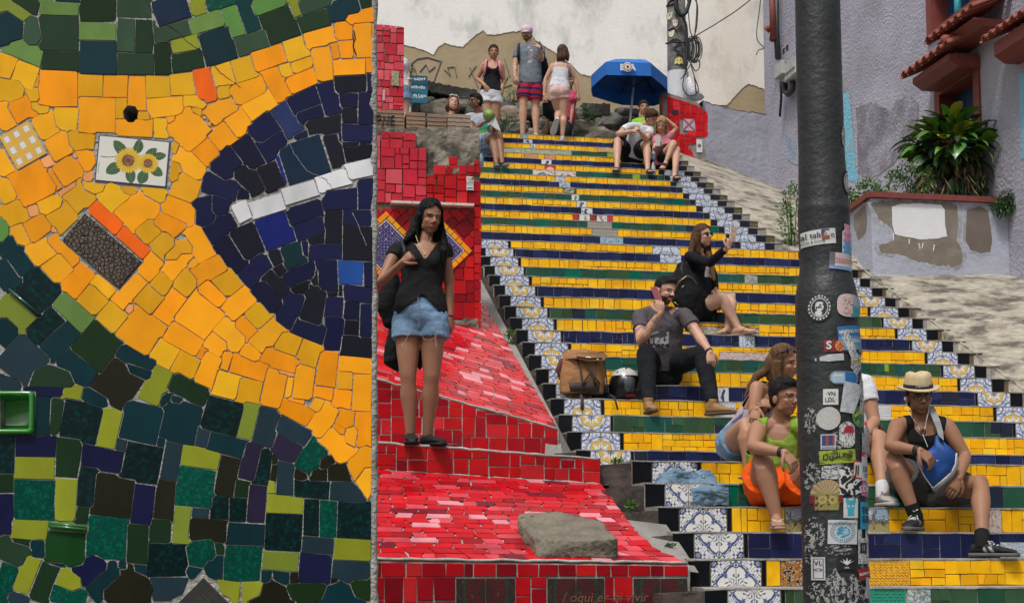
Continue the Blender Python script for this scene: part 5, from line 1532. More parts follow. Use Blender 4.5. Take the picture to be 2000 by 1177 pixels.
for (p,q) in [((aP0,bPl),(AH-.004,bPl)),((aPk,bPk),(aP0,bPl)),((aPk,bPk+1.5),(aPk,bPk))]:
    A=Vector((*p,0));Bq=Vector((*q,0)); d=(Bq-A).normalized(); n_=Vector((d.y,-d.x,0))
    P=[A+n_*e_-d*.02,Bq+n_*e_+d*.02,Bq-n_*.18+d*.02,A-n_*.18-d*.02]
    rim.add([S(x.x,x.y,zT+.002) for x in P]+[S(x.x,x.y,zT+hr) for x in P],[(0,3,2,1),(4,5,6,7),(0,1,5,4),(1,2,6,5),(2,3,7,6),(3,0,4,7)])
rim.build('rim',redw,pl)
mb=MB(); mb.add([S(aPk,bPk,zT+.02),S(aP0,bPl+.1,zT+.02),S(AH,bPl+.1,zT+.02),S(AH,bPk+1.5,zT+.02),S(aPk,bPk+1.5,zT+.02)],[(0,1,2,3,4)]); mb.build('soil',mat('soil',(.04,.03,.02),1,.4,20,bump=1.,bscale=20),pl)
def ppatch(pts,m,n=7,amp=.5,d=.004):
    P=rag(pts+[pts[0]],amp,n)[:-1]; v=[onB(x,y,bPl-d) for x,y in P]; mk('paint_patch',v,[tuple(range(len(v)))],m,pl)
midp=mat('thin_paint_wash',(.30,.29,.30),.9,.2,6,bump=.4,bscale=16,col2=(.40,.42,.50),c2pos=(.42,.58),c2scale=7)
tanp=mat('taupe_paint',(.20,.17,.135),.9,.18,4,bump=.3,bscale=20,col2=(.27,.25,.24),c2pos=(.5,.75),c2scale=2)
ppatch([(1700,397),(1720,393),(1760,391),(1800,393),(1850,396),(1870,402),(1872,440),(1868,470),(1878,486),(1880,512),(1864,520),(1820,516),(1785,508),(1760,497),(1722,494),(1716,485),(1718,477),(1740,474),(1748,465),(1742,445),(1718,430)],tanp,8,1.3,.003)
ppatch([(1694,396),(1730,390),(1800,390),(1862,393),(1880,402),(1878,440),(1874,470),(1886,486),(1888,516),(1866,527),(1815,522),(1780,514),(1755,503),(1716,498),(1708,485),(1712,474),(1738,470),(1742,463),(1734,447),(1706,434)],midp,9,2.2,.0015)
ppatch([(1884,406),(1912,399),(1934,406),(1943,470),(1938,497),(1914,499),(1892,492),(1881,470)],midp,9,1.6,.0015)
ppatch([(1888,410),(1912,403),(1930,410),(1938,470),(1934,492),(1916,494),(1896,488),(1886,470)],mat('brown_patch',(.16,.13,.11),.9,.15,4),6,.5,.003)
ppatch([(1742,404),(1760,398),(1800,397),(1838,400),(1845,408),(1846,440),(1850,462),(1830,466),(1800,468),(1770,463),(1748,458),(1743,440)],mat('white_paint',(.74,.74,.75),.8,.04,6,bump=.2,bscale=40),6,.5,.006)
wp_=MATS['white_paint']; mb=MB()
for x0,y0,x1,y1 in [(1745,455,1745,470),(1776,466,1776,476),(1795,475,1797,486),(1803,475,1801,484),(1825,478,1823,490)]: mb.tube([onB(x0,y0,bPl-.004),onB(x1,y1,bPl-.004)],.006,0,4)
mb.build('paint_drips',wp_,pl)
v=[];fA=S(aPk,bPk,0)
def onAng(px,py,d=.004):
    n_=Vector(((bPl-bPk),-(aP0-aPk),0)).normalized(); nw=(EA*n_.x+EB*n_.y); 
    if nw.y>0: nw=-nw
    return onPlane(px,py,S(aPk,bPk,0)+nw*d,nw)
P=rag([(1668,420),(1690,400),(1693,430),(1690,455),(1676,468),(1668,445),(1668,420)],.5,5); mk('paint_patch',[onAng(*p) for p in P[:-1]],[tuple(range(len(P)-1))],tanp,pl)
# ---------------------------------------------------------------- big leafy plant
leafm=[mat('leaf_green',(.05,.15,.02),.35,.3,8,randv=.35,bump=.1,bscale=20,coat=.2),mat('leaf_fresh',(.10,.22,.02),.38,.25,8,randv=.3,coat=.2),mat('leaf_yellow',(.42,.40,.03),.45,.2,8,randv=.2),mat('leaf_dark',(.014,.045,.012),.45,.3,8,randv=.3),mat('leaf_dry',(.16,.10,.04),.8,.3,8,randv=.3)]
def leafmesh(L,Wd,droop,fold=.25,nm='leaf',m=None,seg=8):
    v=[];f=[]
    for i in range(seg+1):
        t=i/seg; wv=Wd*math.sin(math.pi*min(1,t**.75))**.9*(1-.15*t) if t<1 else .0; 
        an=droop*t; x=L*(math.sin(an)/max(droop,1e-3)) if droop>1e-3 else L*t; z=-L*(1-math.cos(an))/max(droop,1e-3)
        wv=max(wv,.002)
        for s in(-1,-.5,0,.5,1): v.append((x,s*wv,z+abs(s)*wv*fold+.004*math.sin(t*9)*s))
    for i in range(seg):
        for j in range(4): k=i*5+j; f.append((k,k+1,k+6,k+5))
    me=bpy.data.meshes.new(nm); me.from_pydata(v,[],f); me.materials.append(m); me.polygons.foreach_set('use_smooth',[True]*len(f)); return me
plant=thing('broad_leaved_plant',onB(1848,384,bPl+.5),'large bushy plant with long glossy leaves growing in the planter','plant')
LM={}
for mi in range(5):
    for q in range(2): LM[(mi,q)]=leafmesh(.33+.06*q,.064+.014*q,.8+.5*q,.3,'leaf',leafm[mi])
PC=onB(1852,284,bPl+.5); 
def place_leaf(me,base,dirv,roll=0,sc=1,parent=None,name='leaf'):
    o=bpy.data.objects.new(name,me); COL.objects.link(o); o.parent=parent; x=dirv.normalized(); y=UP.cross(x); y=(y if y.length>.01 else Vector((0,1,0))).normalized(); z=x.cross(y); M=Matrix((x,y,z)).transposed()@Matrix.Rotation(roll,3,'X')
    o.matrix_local=Matrix.Translation(base-WO[parent.name])@M.to_4x4()@Matrix.Diagonal((sc,sc,sc,1)); WO[o.name]=WO[parent.name]; return o
random.seed(21)
for i in range(285):
    th_=random.uniform(0,2*math.pi); u=random.uniform(-.75,1); ph=math.asin(u); 
    d=EA*math.cos(th_)*math.cos(ph)+EB*math.sin(th_)*math.cos(ph)+UP*math.sin(ph)
    rr0=random.uniform(.12,.40); base=PC+Vector((d.x*rr0,d.y*rr0,d.z*rr0*.8-.02))
    if u>.5 and random.random()<.3: mi=2 if random.random()<.35 else 1
    else: mi=random.choices([0,1,2,3,4],[10,4,.8,5,.4 if u>0 else 2])[0]
    dd=(d+UP*.25+Vector((random.gauss(0,.25),random.gauss(0,.25),random.gauss(0,.2)))).normalized()
    place_leaf(LM[(mi,random.randint(0,1))],base,dd,random.gauss(0,.4),random.uniform(.6,.98),plant)
mb=MB(); barkm=mat('shaggy_stem',(.05,.035,.022),.95,.4,12,bump=1.,bscale=30,stretch=(3,3,.6))
for k in range(7): 
    x=random.uniform(-26,26); mb.tube([onB(1852+x,388,bPl+.5+random.uniform(-.15,.15)),onB(1852+x*.8,350,bPl+.5),onB(1852+x*.5,300,bPl+.5)],[.04,.035,.02],0,7)
mb.build('stem',barkm,plant,True)
for i in range(40): 
    x=random.uniform(-48,48); b_=onB(1852+x,random.uniform(318,352),bPl+.45+random.uniform(-.2,.2)); place_leaf(LM[(random.choice([3,4,3,0]),0)],b_,Vector((x*.01+random.gauss(0,.3),-.3,-1.3)),0,random.uniform(.5,.9),plant) if i<14 else None
mb=MB()
for i in range(500): # withered leaves below the crown
    x=random.uniform(-62,75); y=random.uniform(325,386); p=onB(1852+x,y,bPl+.45+random.uniform(-.25,.35)); d=Vector((random.gauss(0,.5),random.gauss(0,.5),-1)).normalized()*random.uniform(.08,.2); s=EA*.012; mb.add([p,p+d*.5+s,p+d,p+d*.5-s],[(0,1,2,3)],0 if random.random()<.6 else 1)
o=mb.build('withered_leaves',[leafm[3],leafm[4]],plant); o['kind']='stuff'
def bush(name,cx,cy,rx,ry,b,n,ls,cols,lab,cat='plant',group=None,drop=0,stems=5,a=None,wf=.34):
    C=onB(cx,cy,b); sc=(onB(cx+1,cy,b)-C).length
    t=thing(name,onB(cx,cy+ry,b),lab,cat,group); mb=MB()
    for i in range(n):
        r=random.random()**.45; th_=random.uniform(0,6.283); X=rx*sc*r*math.cos(th_); Zq=ry*sc*r*math.sin(th_); Yq=random.uniform(-.5,.5)*rx*sc
        cl=mnoise.noise(Vector((X*6,Zq*6,cx)))
        if cl<-.12 and random.random()<.75: continue
        p=C+EA*X+EB*Yq+UP*Zq; d=Vector((random.gauss(X*2,.6),random.gauss(-.3,.6),random.gauss(.25-drop,.5))).normalized(); s=d.cross(Vector((random.gauss(0,1),random.gauss(0,1),random.gauss(0,1)))).normalized(); l=ls*random.uniform(.6,1.3)
        mb.add([p,p+d*l*.45+s*l*wf*.5,p+d*l,p+d*l*.45-s*l*wf*.5],[(0,1,2,3)],random.randrange(len(cols)))
    o=mb.build('foliage',cols,t); o['kind']='stuff'
    mb=MB()
    for i in range(stems):
        x=random.uniform(-.7,.7)*rx; mb.tube([onB(cx+x*.3,cy+ry,b),onB(cx+x*.7,cy,b),onB(cx+x,cy-ry*.8,b)],[.008,.006,.003],0,5)
    mb.build('stem',leafm[3],t); return t
bush('leafy_weed',1778,352,44,30,bPl+.35,900,.05,[leafm[0],leafm[1],leafm[0]],'low green weeds in the planter left of the big plant')
bush('leafy_weed',1700,372,26,20,bPl+.75,500,.05,[leafm[0],leafm[1]],'small weeds at the angled corner of the planter')
bush('dark_shrub',1930,355,36,42,bPl+.6,1100,.06,[leafm[3],leafm[3],leafm[0]],'dark spiky foliage in the planter right of the big plant')
bush('fern',1961,396,20,24,bPl-.1,700,.05,[leafm[0],leafm[3],leafm[0]],'hanging fern on the right end of the planter rim',drop=.8)
bush('climbing_shrub',1548,420,24,62,7.9,700,.06,[leafm[0],leafm[1],leafm[1]],'light green shrub growing beside the dark post at the slope edge')
bush('climbing_shrub',1660,398,14,30,bPk+.1,300,.06,[leafm[0],leafm[1]],'green leaves showing at the planter corner by the dark post')
for (x,y,rx,ry,b_,n,lab) in [(1150,222,14,14,bS-.1,300,'weeds on the stones by the dark block'),(1110,212,14,10,bS-.05,200,'weeds on the stone wall behind the walking woman'),(1003,190,22,16,bS+.1,500,'green tuft on the stone wall behind the capped man'),(985,238,24,16,bS-.25,500,'grass and weeds beside the capped man'),(1128,268,8,16,bS-.2,200,'thin grass at the foot of the stone wall'),(800,140,10,16,bS+.1,160,'dry yellow grass above the blue street sign')]:
    bush('weed_tuft',x,y,rx,ry,b_,n,.05,[leafm[0],leafm[1],leafm[3]],lab,wf=.2)
for (x,y,rx,ry,n,lab) in [(995,652,9,10,90,'small weed in the dark gap beside the stairs'),(1000,672,7,8,60,'smaller weed lower in the dark gap beside the stairs')]:
    bush('weed_tuft',x,y,rx,ry,inv(onPlane(985,660,F2L,nrm))[1]-.1,n,.035,[leafm[0],leafm[1]],lab,stems=2)
bush('weed_tuft',1208,903,12,5,.9,140,.03,[leafm[0],leafm[1],leafm[3]],'weeds at the foot of the gold patterned border tiles',stems=2)
bush('weed_tuft',1232,987,9,7,-.5,80,.03,[leafm[0],leafm[1]],'tiny weed in the gutter beside the red ramp',stems=2)
bush('weed_tuft',1308,1072,9,9,-1.0,90,.03,[leafm[0],leafm[3]],'tiny weed low in the gutter by the bottom steps',stems=2)
# ================================================================ UTILITY POLE + WIRES
bU_=bS-.2
up_=thing('utility_pole',onB(1325,200,bU_),'grey concrete utility pole with stickers and a white painted base','pole')
mb=MB(); mb.tube([onB(1322,400,bU_),onB(1324,190,bU_),onB(1322,100,bU_),onB(1318,-160,bU_)],[.175,.17,.16,.14],0,24); mb.build('shaft',mat('pole_cement',(.20,.19,.175),.9,.3,8,bump=.6,bscale=30,col2=(.07,.065,.06),c2pos=(.48,.62),c2scale=6),up_,True)
mb=MB(); mb.tube([onB(1324,230,bU_),onB(1324,142,bU_)],[.181,.176],0,24,False); mb.build('white_band',mat('white_band',(.62,.62,.62),.8,.1,9,col2=(.4,.4,.38),c2pos=(.6,.7)),up_,True)
def polepatch(name,cx,cy,pts,m,lab=None,rad=.172):
    C=onB(cx,cy,bU_); sc=(onB(cx+1,cy,bU_)-C).length; axis=onB(1323,cy,bU_)
    v=[]
    for x,y in pts:
        P=onB(cx+x,cy+y,bU_); dx_=(P-axis).dot(EA); dy_=math.sqrt(max(rad*rad-dx_*dx_,0)); v.append(P-EB*dy_)
    o=mk(name,v,[tuple(range(len(v)))],m,up_); 
    if lab:o['label']=lab
cream=mat('cream_sticker',(.62,.55,.42),.6,.1); ylw=mat('yellow_sticker',(.66,.55,.18),.6,.1); ink=mat('sticker_ink',(.03,.03,.03),.6,.1)
face=[(-5,-7),(5,-7),(4,3),(0,7),(-4,3)]
polepatch('sticker',1314,52,face,cream,'cream face sticker topmost on the utility pole',.178)
for cx,cy,lab in [(1305,35,'small pale mask sticker at the upper left of the utility pole'),(1308,71,'pale face sticker at the middle left of the utility pole')]: polepatch('sticker',cx,cy,[(x*.9,y) for x,y in face],cream,lab,.178)
polepatch('sticker',1320,126,[(-8,6),(-7,-4),(-3,-8),(3,-8),(7,-4),(8,6),(4,4),(1,7),(-3,4)],ylw,'yellow rounded face sticker on the utility pole',.181)
for cx,cy,s in [(1317,124,1),(1323,124,1),(1312,50,.8),(1316,50,.8)]: polepatch('ink_mark',cx,cy,[(-s,-s),(s,-s),(s,s),(-s,s)],ink,None,.185)
polepatch('sticker',1316,33,[(5*math.cos(a*.628),4*math.sin(a*.628)) for a in range(10)],mat('green_dot',(.02,.16,.08),.5,.1),'small green round sticker on the utility pole',.182)
def polew(x,y): 
    P=onB(x,y,bU_); axis=onB(1323,y,bU_); dx_=(P-axis).dot(EA); return P-EB*(math.sqrt(max(.183**2-dx_*dx_,0)))
strokes('graffiti',[[(1301,14),(1306,6),(1314,5),(1318,10),(1308,14),(1301,14)],[(1305,85),(1312,82),(1318,84),(1326,90),(1318,93),(1311,100),(1316,106),(1322,108)],[(1303,62),(1310,60),(1316,66),(1322,60),(1325,60)],[(1316,116),(1318,111),(1322,116),(1326,114),(1328,119)]],.012,spray,up_,polew)
wires=thing('cable_bundle',onB(1352,100,bU_-.3),'tangled black cables coiled beside the utility pole','cables'); 
def wire(pts,r,nm='cable'):
    P=[onB(x,y,bU_-.25) for x,y in pts]; out=[]
    for i in range(len(P)-1):
        p0,p1,p2,p3=P[max(i-1,0)],P[i],P[i+1],P[min(i+2,len(P)-1)]
        for k in range(7): t=k/7; out.append(.5*((2*p1)+(p2-p0)*t+(2*p0-5*p1+4*p2-p3)*t*t+(3*p1-p0-3*p2+p3)*t**3))
    out.append(P[-1]); m_=MB(); m_.tube(out,r,0,6); m_.build(nm,black,wires,True)
wire([(1352,-20),(1345,10),(1340,24),(1332,30),(1326,26),(1320,14),(1322,-10)],.035)
wire([(1333,32),(1340,50),(1342,75),(1341,110),(1340,130)],.022); wire([(1300,86),(1310,83),(1325,83),(1345,82),(1352,72)],.014)
wire([(1356,72),(1380,58),(1400,46),(1440,20),(1480,-12)],.010)
for k in range(13):
    cx=1351+random.gauss(0,2); cy=97; rx=random.uniform(4,14); ry=random.uniform(15,27); wire([(cx+rx*math.cos(a)+ (4 if rx>8 else 0),cy+ry*math.sin(a)) for a in [i*6.283/10+k for i in range(11)]],.0085)
for pts in [[(1344,20),(1348,60),(1352,75),(1350,125),(1356,150),(1360,185)],[(1350,-10),(1362,10),(1361,50),(1355,75)],[(1346,10),(1342,-6),(1360,0),(1358,60),(1354,72)],[(1345,118),(1336,150),(1334,172),(1343,186),(1355,186),(1364,175),(1356,150)],[(1335,148),(1345,132),(1352,120)],[(1329,155),(1340,144)],[(1352,120),(1365,118),(1366,132),(1358,139),(1350,125)]]: wire(pts,.009)
lc=thing('loose_cable',onB(1480,50,bU_),'thin loose cable hanging down from above beside the house corner','cable'); wires=lc
wire([(1488,-20),(1482,30),(1478,60),(1480,80),(1492,94),(1482,98),(1477,108)],.008)
bag=MB(); pts=[(1343,151),(1348,150),(1355,168),(1370,181),(1376,190),(1358,196),(1344,190)]
q=[onB(x,y,bU_-.22) for x,y in pts]; C=sum(q,Vector())/len(q)-EB*.025; bag.add(q+[C]+[t+EB*.15 for t in q],[(i,(i+1)%7,7) for i in range(7)]+[(8+i,8+(i+1)%7,(i+1)%7,i) for i in range(7)],0)
o=bag.build('plastic_bag',mat('white_plastic',(.62,.62,.66),.75,.2,18,bump=1.,bscale=24,col2=(.25,.2,.45),c2pos=(.60,.66),c2scale=9),None,True,origin=q[5]); tag(o,'crumpled white plastic bag stuck behind the utility pole base','bag')
# ================================================================ STREET SIGN
bSg=bS-.25; sg=thing('street_sign',onB(815,200,bSg),'teal street sign with white lettering pointing to LAPA, above the smiling woman','sign')
tealm=[mat('sign_blue',(.006,.075,.13),.4,.05),mat('sign_teal',(.008,.13,.21),.4,.05),mat('sign_white',(.7,.75,.75),.4,.05)]
zs=[(149,165.5,0),(166,181,1),(181.6,199,1)]
for y0,y1,k in zs:
    A=onB(780,y1,bSg);Bq=onB(835,y0,bSg); m_=MB(); m_.box((inv(A)[0],bSg,A.z),(inv(Bq)[0],bSg+.03,Bq.z),0,S); m_.build('sign_panel',tealm[k],sg)
def signtext(txt,px,py,size,b,m,parent,al='CENTER',shear=0,bold=.0,name='lettering',d=.004):
    P=onB(px,py,b-d); V_,F_=textmesh(txt,size,shear,bold); mk(name,[P+EA*x+UP*y for x,y,z in V_],F_,m,parent)
signtext('LAPA',818,155,.062,bSg,tealm[2],sg,bold=.002); signtext('Arcos',807,154,.035,bSg,tealm[2],sg); signtext('Cinelândia',811,170,.075,bSg,tealm[2],sg,bold=.001); signtext('Arcos da Lapa',808,186,.07,bSg,tealm[2],sg,bold=.001); signtext('Lapa\'s Arches',811,190,.045,bSg,tealm[2],sg)
m_=MB(); p0=onB(825,154.5,bSg-.006);p1=onB(831,154.5,bSg-.006); m_.tube([p0,p1],.006,0,4); m_.tube([onB(828.5,152,bSg-.006),p1],.006,0,4); m_.tube([onB(828.5,157,bSg-.006),p1],.006,0,4); m_.build('arrow',tealm[2],sg)
m_=MB(); m_.tube([onB(800,310,bSg+.06),onB(800,150,bSg+.06)],.03,0,8); m_.build('post',gal,sg,True)
# ================================================================ PARASOL
bUm=bS-1.2
um=thing('parasol',onB(1229,300,bUm),'tilted royal blue beach parasol with a white logo on its valance, on a white pole','parasol')
tip=onB(1242,125,bUm+.25); foot=onB(1229,250,bUm)
axis=(tip-foot).normalized(); 
um_m=mat('parasol_blue',(.008,.14,.52),.6,.08,6,bump=.1); um_i=mat('parasol_blue_inside',(.004,.055,.22),.7,.1,6)
# canopy: 8 segments, points read from the photograph on the near/far rim at their own depth
rimpx=[(1153,152,-.1),(1182,121,.85),(1230,126,1.35),(1272,122,1.1),(1302,154,.5),(1302,176,-.2),(1275,206,-.75),(1217,201,-1.0)]
rimP=[(1155,148,-.15),(1183,122,-.85),(1271,124,-.85),(1303,152,-.2),(1303,172,.35),(1278,184,.75),(1214,182,.8),(1158,165,.35)]
RP=[onB(x,y,bUm+.25+d) for x,y,d in rimP]; 
top_=onB(1240,122,bUm+.25)
v=[];f=[];fm=[];nr=6
n8=len(RP)
for k in range(n8):
    for r in range(nr+1):
        t=r/nr; p=top_.lerp(RP[k],t); p=p+UP*(.05*math.sin(math.pi*t)); v.append(p)
for k in range(n8):
    for r in range(nr): a=k*(nr+1)+r; b_=((k+1)%n8)*(nr+1)+r; f.append((a,a+1,b_+1,b_))
cn=mk('canopy',v,f,[um_m,um_i],um); so=cn.modifiers.new('s','SOLIDIFY'); so.thickness=.006; so.material_offset=1; so.offset=1
val=MB()
for k in range(n8):
    a_,b_=RP[k],RP[(k+1)%n8]; out_=((a_+b_)/2-top_); out_.z=0; out_.normalize(); d=.20
    val.add([a_,b_,b_-UP*d,a_.lerp(b_,.5)+out_*.01-UP*(d*1.0),a_-UP*d],[(0,1,2,3,4)])
vl=val.build('valance',um_m,um); so=vl.modifiers.new('s','SOLIDIFY'); so.thickness=.004
mb=MB(); mb.tube([foot-UP*1.2,foot,foot+(tip-foot)*.97],.018,0,8); mb.build('pole',mat('white_pole',(.6,.6,.6),.35,.05),um,True)
for k in range(n8):
    m_=MB(); m_.tube([top_-UP*.02,top_.lerp(RP[k],.5)+UP*.03,RP[k]-UP*.01],.007,0,5); m_.tube([foot+(tip-foot)*.62,top_.lerp(RP[k],.55)+UP*.02],.006,0,5); m_.build('rib',black,um)
# logo on the valance facing us
wl=mat('logo_white',(.7,.72,.75),.5,.03); orl=mat('logo_orange',(.6,.3,.05),.5,.03)
m_i=[(RP[1]+RP[2])/2]
P=onB(1223,133,bUm-.62)
def nearplane(px,py):
    # far valance hangs toward us; logo sits on the near-top panel of the canopy
    d=ray(px,py); o_=RP[1]-UP*.1; n_=(RP[2]-RP[1]).cross(UP).normalized(); t=(o_-C0).dot(n_)/d.dot(n_); return C0+d*t+ (n_ if n_.y<0 else -n_)*.05
Vx=(RP[2]-RP[1]).normalized()
for txt,px in (('B',1214),('A',1234)):
    V_,F_=textmesh(txt,.13,0,.006); c0=nearplane(px,134); mk('logo',[c0+Vx*x+UP*y for x,y,z in V_],F_,wl,um)
for rr2,m2,dd in ((.075,wl,0),(.062,orl,.004),(.045,wl,.008),(.02,ink,.012)):
    c0=nearplane(1224,133)+NB*dd; mk('logo_disc',[c0+Vx*rr2*math.cos(i*.393)+UP*rr2*math.sin(i*.393) for i in range(16)],[tuple(range(16))],m2,um)
# ================================================================ SMALL THINGS ON THE STEPS
def lathe(prof,n=20,c=Vector((0,0,0)),ax=UP):
    x=ax.orthogonal().normalized(); y=ax.cross(x); v=[];f=[]
    for r,h in prof:
        for k in range(n): a=6.28318*k/n; v.append(c+ax*h+(x*math.cos(a)+y*math.sin(a))*r)
    for i in range(len(prof)-1):
        for k in range(n): f.append((i*n+k,i*n+(k+1)%n,(i+1)*n+(k+1)%n,(i+1)*n+k))
    return v,f
# ================================================================ BIG MOSAIC WALL in the left foreground
YM=5.75
mw=thing('mosaic_wall',atY(360,1177,YM),'large close mosaic wall of broken orange, navy and green tiles filling the left side','wall')
UX=Vector((1,0,0)); NF=Vector((0,-1,0)); MS=5.75/F  # metres per pixel near the horizon
def mp_(x,y,d=0): return atY(x,y,YM-d) if d==0 else Vector((atY(x,y,YM).x,YM-d,atY(x,y,YM).z))
gx=[-420,-0.,66,240,271,731]; gy=[-60,207,241,768,845,1260]
def core_face(rects_hole):
    mb=MB()
    for i in range(len(gx)-1):
        for j in range(len(gy)-1):
            c_=((gx[i]+gx[i+1])/2,(gy[j]+gy[j+1])/2)
            if any(h[0]<c_[0]<h[2] and h[1]<c_[1]<h[3] for h in rects_hole): continue
            mb.add([mp_(gx[i],gy[j+1]),mp_(gx[i+1],gy[j+1]),mp_(gx[i+1],gy[j]),mp_(gx[i],gy[j])],[(0,1,2,3)])
    for h in rects_hole:
        q=[mp_(h[0],h[3]),mp_(h[2],h[3]),mp_(h[2],h[1]),mp_(h[0],h[1])]; bk_=[p+Vector((0,.16,0)) for p in q]; mb.add(q+bk_,[(0,4,5,1),(1,5,6,2),(2,6,7,3),(3,7,4,0),(4,7,6,5)])
    a,b=mp_(-420,1260),mp_(731,-60)
    mb.add([Vector((x-(.10 if y>YM and x==b.x else 0),y,z)) for x in(a.x,b.x) for y in(YM,YM+.35) for z in(a.z,b.z)],[(4,6,7,5),(2,0,1,3),(6,2,3,7),(1,5,7,3),(0,2,6,4)])
    return mb
holes2=[(240,207,271,241),(0,768,66,845)]
g1=mat('mosaic_grout',(.36,.35,.32),.95,.3,9,bump=.8,bscale=60,col2=(.12,.115,.105),c2pos=(.50,.72),c2scale=7)
core_face(holes2).build('core',g1,mw)
# rounded mortar edge on the right
pts=[Vector((atY(731,y,YM).x-.004+random.gauss(0,.002),YM+.012,atY(731,y,YM).z)) for y in range(-60,1260,22)]
mb=MB(); mb.tube(pts,[.016+random.gauss(0,.002) for _ in pts],0,8); mb.build('mortar_edge',g1,mw,True)
NMK={}
for k in 'YOpR': NMK[k]='orange_tile' if k in 'R' else 'yellow_tile'
for k in 'GglLmTtEDSZF': NMK[k]='green_tile'
for k in 'NKMBPQV': NMK[k]='navy_tile'
NMK['W']='white_tile'
TILE2={'N':[(.007,.009,.045),(.009,.011,.055),(.006,.007,.03)],'K':[(.010,.010,.018),(.006,.006,.013)],'Y':[(.80,.42,.012),(.84,.44,.01),(.76,.38,.012)],'O':[(.95,.37,.008),(.92,.34,.006),(.95,.42,.012)],'L':[(.26,.29,.02),(.20,.26,.03)],'G':[(.010,.032,.012),(.010,.030,.008),(.018,.045,.022)]}
def mm(k):
    if k in TILE2 and random.random()<.65:
        i=random.randrange(len(TILE2[k])); return mat(f'glaze_{k}{i}',TILE2[k][i],**GL)
    return tmat(k)
special={}
for k,P in layout():
    if k in 'UCXH': special.setdefault(k,[]).append(P); continue
    Q=[((x-365)*0,0) for x,y in P]
    W3=[mp_(x,y) for x,y in P]; O=W3[0]; Q=[((p.x-O.x),(p.z-O.z)) for p in W3]
    th=.0034+random.uniform(-.0008,.0010)
    if k=='W': th=.0045
    v,f=slab(Q,O,UX,UP,NF,th,.0009,.012); o=mk(NMK[k],v,f,mm(k),mw)
    if k=='R': o['label']='bright orange-red tile'
    if k=='Q': o['label']='bright blue tile'
# out of frame to the left: more of the same tiling
mb=MB(); ms=[tmat(k) for k in 'YOGTLD']
O=mp_(-415,1250); w_=min(mp_(-12,yy).x for yy in(-60,1250))-O.x-.01; h_=mp_(0,-55).z-O.z; out=[]; guillo(0,0,w_,h_,.08,.17,out,.003)
for P in out:
    cy_=P[0][1]/h_; 
    v,f=slab(jit(P,.003),O,UX,UP,NF,.0065,.0014,.012); mb.add(v,f,random.choice([0,1]) if .5<cy_<.85 else random.choice([2,3,4,5]))
o=mb.build('small_tiles',ms,mw); o['kind']='stuff'
def quadframe(cx,cy,w,h,ang):
    a=R(ang); A=[]
    for sx,sy in((-1,1),(1,1),(1,-1),(-1,-1)):
        x=sx*w/2;y=sy*h/2; A.append(mp_(cx+x*math.cos(a)-y*math.sin(a),cy+x*math.sin(a)+y*math.cos(a)))
    U_=(A[1]-A[0]); V_=(A[3]-A[0]); return A[0],U_.normalized(),V_.normalized(),U_.length,V_.length
def special_tile(name,cx,cy,w,h,ang,fn,nx,ny,lab,th=.005,m=None):
    O,U_,V_,wl_,hl=quadframe(cx,cy,w,h,ang)
    if fn is None:
        v,f=slab(rect(0,0,wl_,hl,.001),O,U_,V_,NF,th,.003,0); o=mk(name,v,f,m,mw)
    else: o=artmesh(name,wl_,hl,nx,ny,fn,th,ART,mw,lambda x,y,d:O+U_*x+V_*y+NF*d)
    o['label']=lab; return o
def sunflower(U,V):
    x=U*1.5; y=V; c_=np.ones(U.shape+(3,))*[.72,.70,.62]; n=fbm(U,V,3,2,3)
    e=(U<.012)|(U>.988)|(V<.018)|(V>.982); 
    def leaf(cx,cy,an,L,W):
        dx=x-cx;dy=y-cy; u=dx*math.cos(an)+dy*math.sin(an); v=-dx*math.sin(an)+dy*math.cos(an); t=u/L
        wv=W*np.sin(np.pi*np.clip(t,0,1))**.7*(1+.06*np.sin(u*160)); m=(t>0)&(t<1)&(abs(v)<wv); c_[m]=(.035,.10,.03); c_[m&((abs(v)<.006)|(abs((u-abs(v)*1.3)%.05-.025)<.003))]=(.10,.2,.08); c_[(t>0)&(t<1)&(abs(abs(v)-wv)<.006)]=(.01,.03,.01)
    for a_ in [(.62,.60,2.35,.42,.105),(.55,.42,3.75,.40,.12),(.70,.35,-1.35,.34,.10),(.86,.68,1.6,.30,.09),(1.0,.6,.75,.32,.08),(1.05,.33,-1.9,.32,.11),(1.15,.62,.25,.30,.08),(1.12,.42,-.55,.33,.10),(.78,.62,1.3,.3,.08)]: leaf(*a_)
    c_[(abs(y-(.55-.02*np.sin(x*9)))<.008)&(x>.08)&(x<.42)]=(.04,.08,.03)
    for cx,cy,R0,rc in((1.08,.48,.215,.095),(.66,.50,.275,.128)):
        r=np.hypot(x-cx,y-cy); t=np.arctan2(y-cy,x-cx); pet=R0*(.80+.20*abs(np.cos(13*t))); pet2=R0*(.72+.2*abs(np.sin(11*t)))
        c_[r<pet+.008]=(.22,.13,.01); c_[r<pet]=(.80,.52,.02); c_[(r<pet2)&(abs(np.sin(13*t))>.9)]=(.45,.25,.01); c_[(r<R0*.62)&(np.sin(t*30+r*40)>.6)]=(.5,.27,.01)
        c_[r<rc]=(.16,.045,.012); c_[(r<rc*.93)&(n>.2)]=(.30,.12,.05); c_[(abs(r-rc*.55)<.008)]=(.35,.16,.07)
    c_[(U>.035)&(U<.045)&(V>.15)&(V<.42)&(np.sin(V*190)>-.2)]=(.1,.1,.1)
    c_[e]=(.02,.025,.09); return c_
special_tile('sunflower_tile',259.4,315.2,140,90,5.5,sunflower,168,112,'white tile painted with two yellow sunflowers and green leaves')
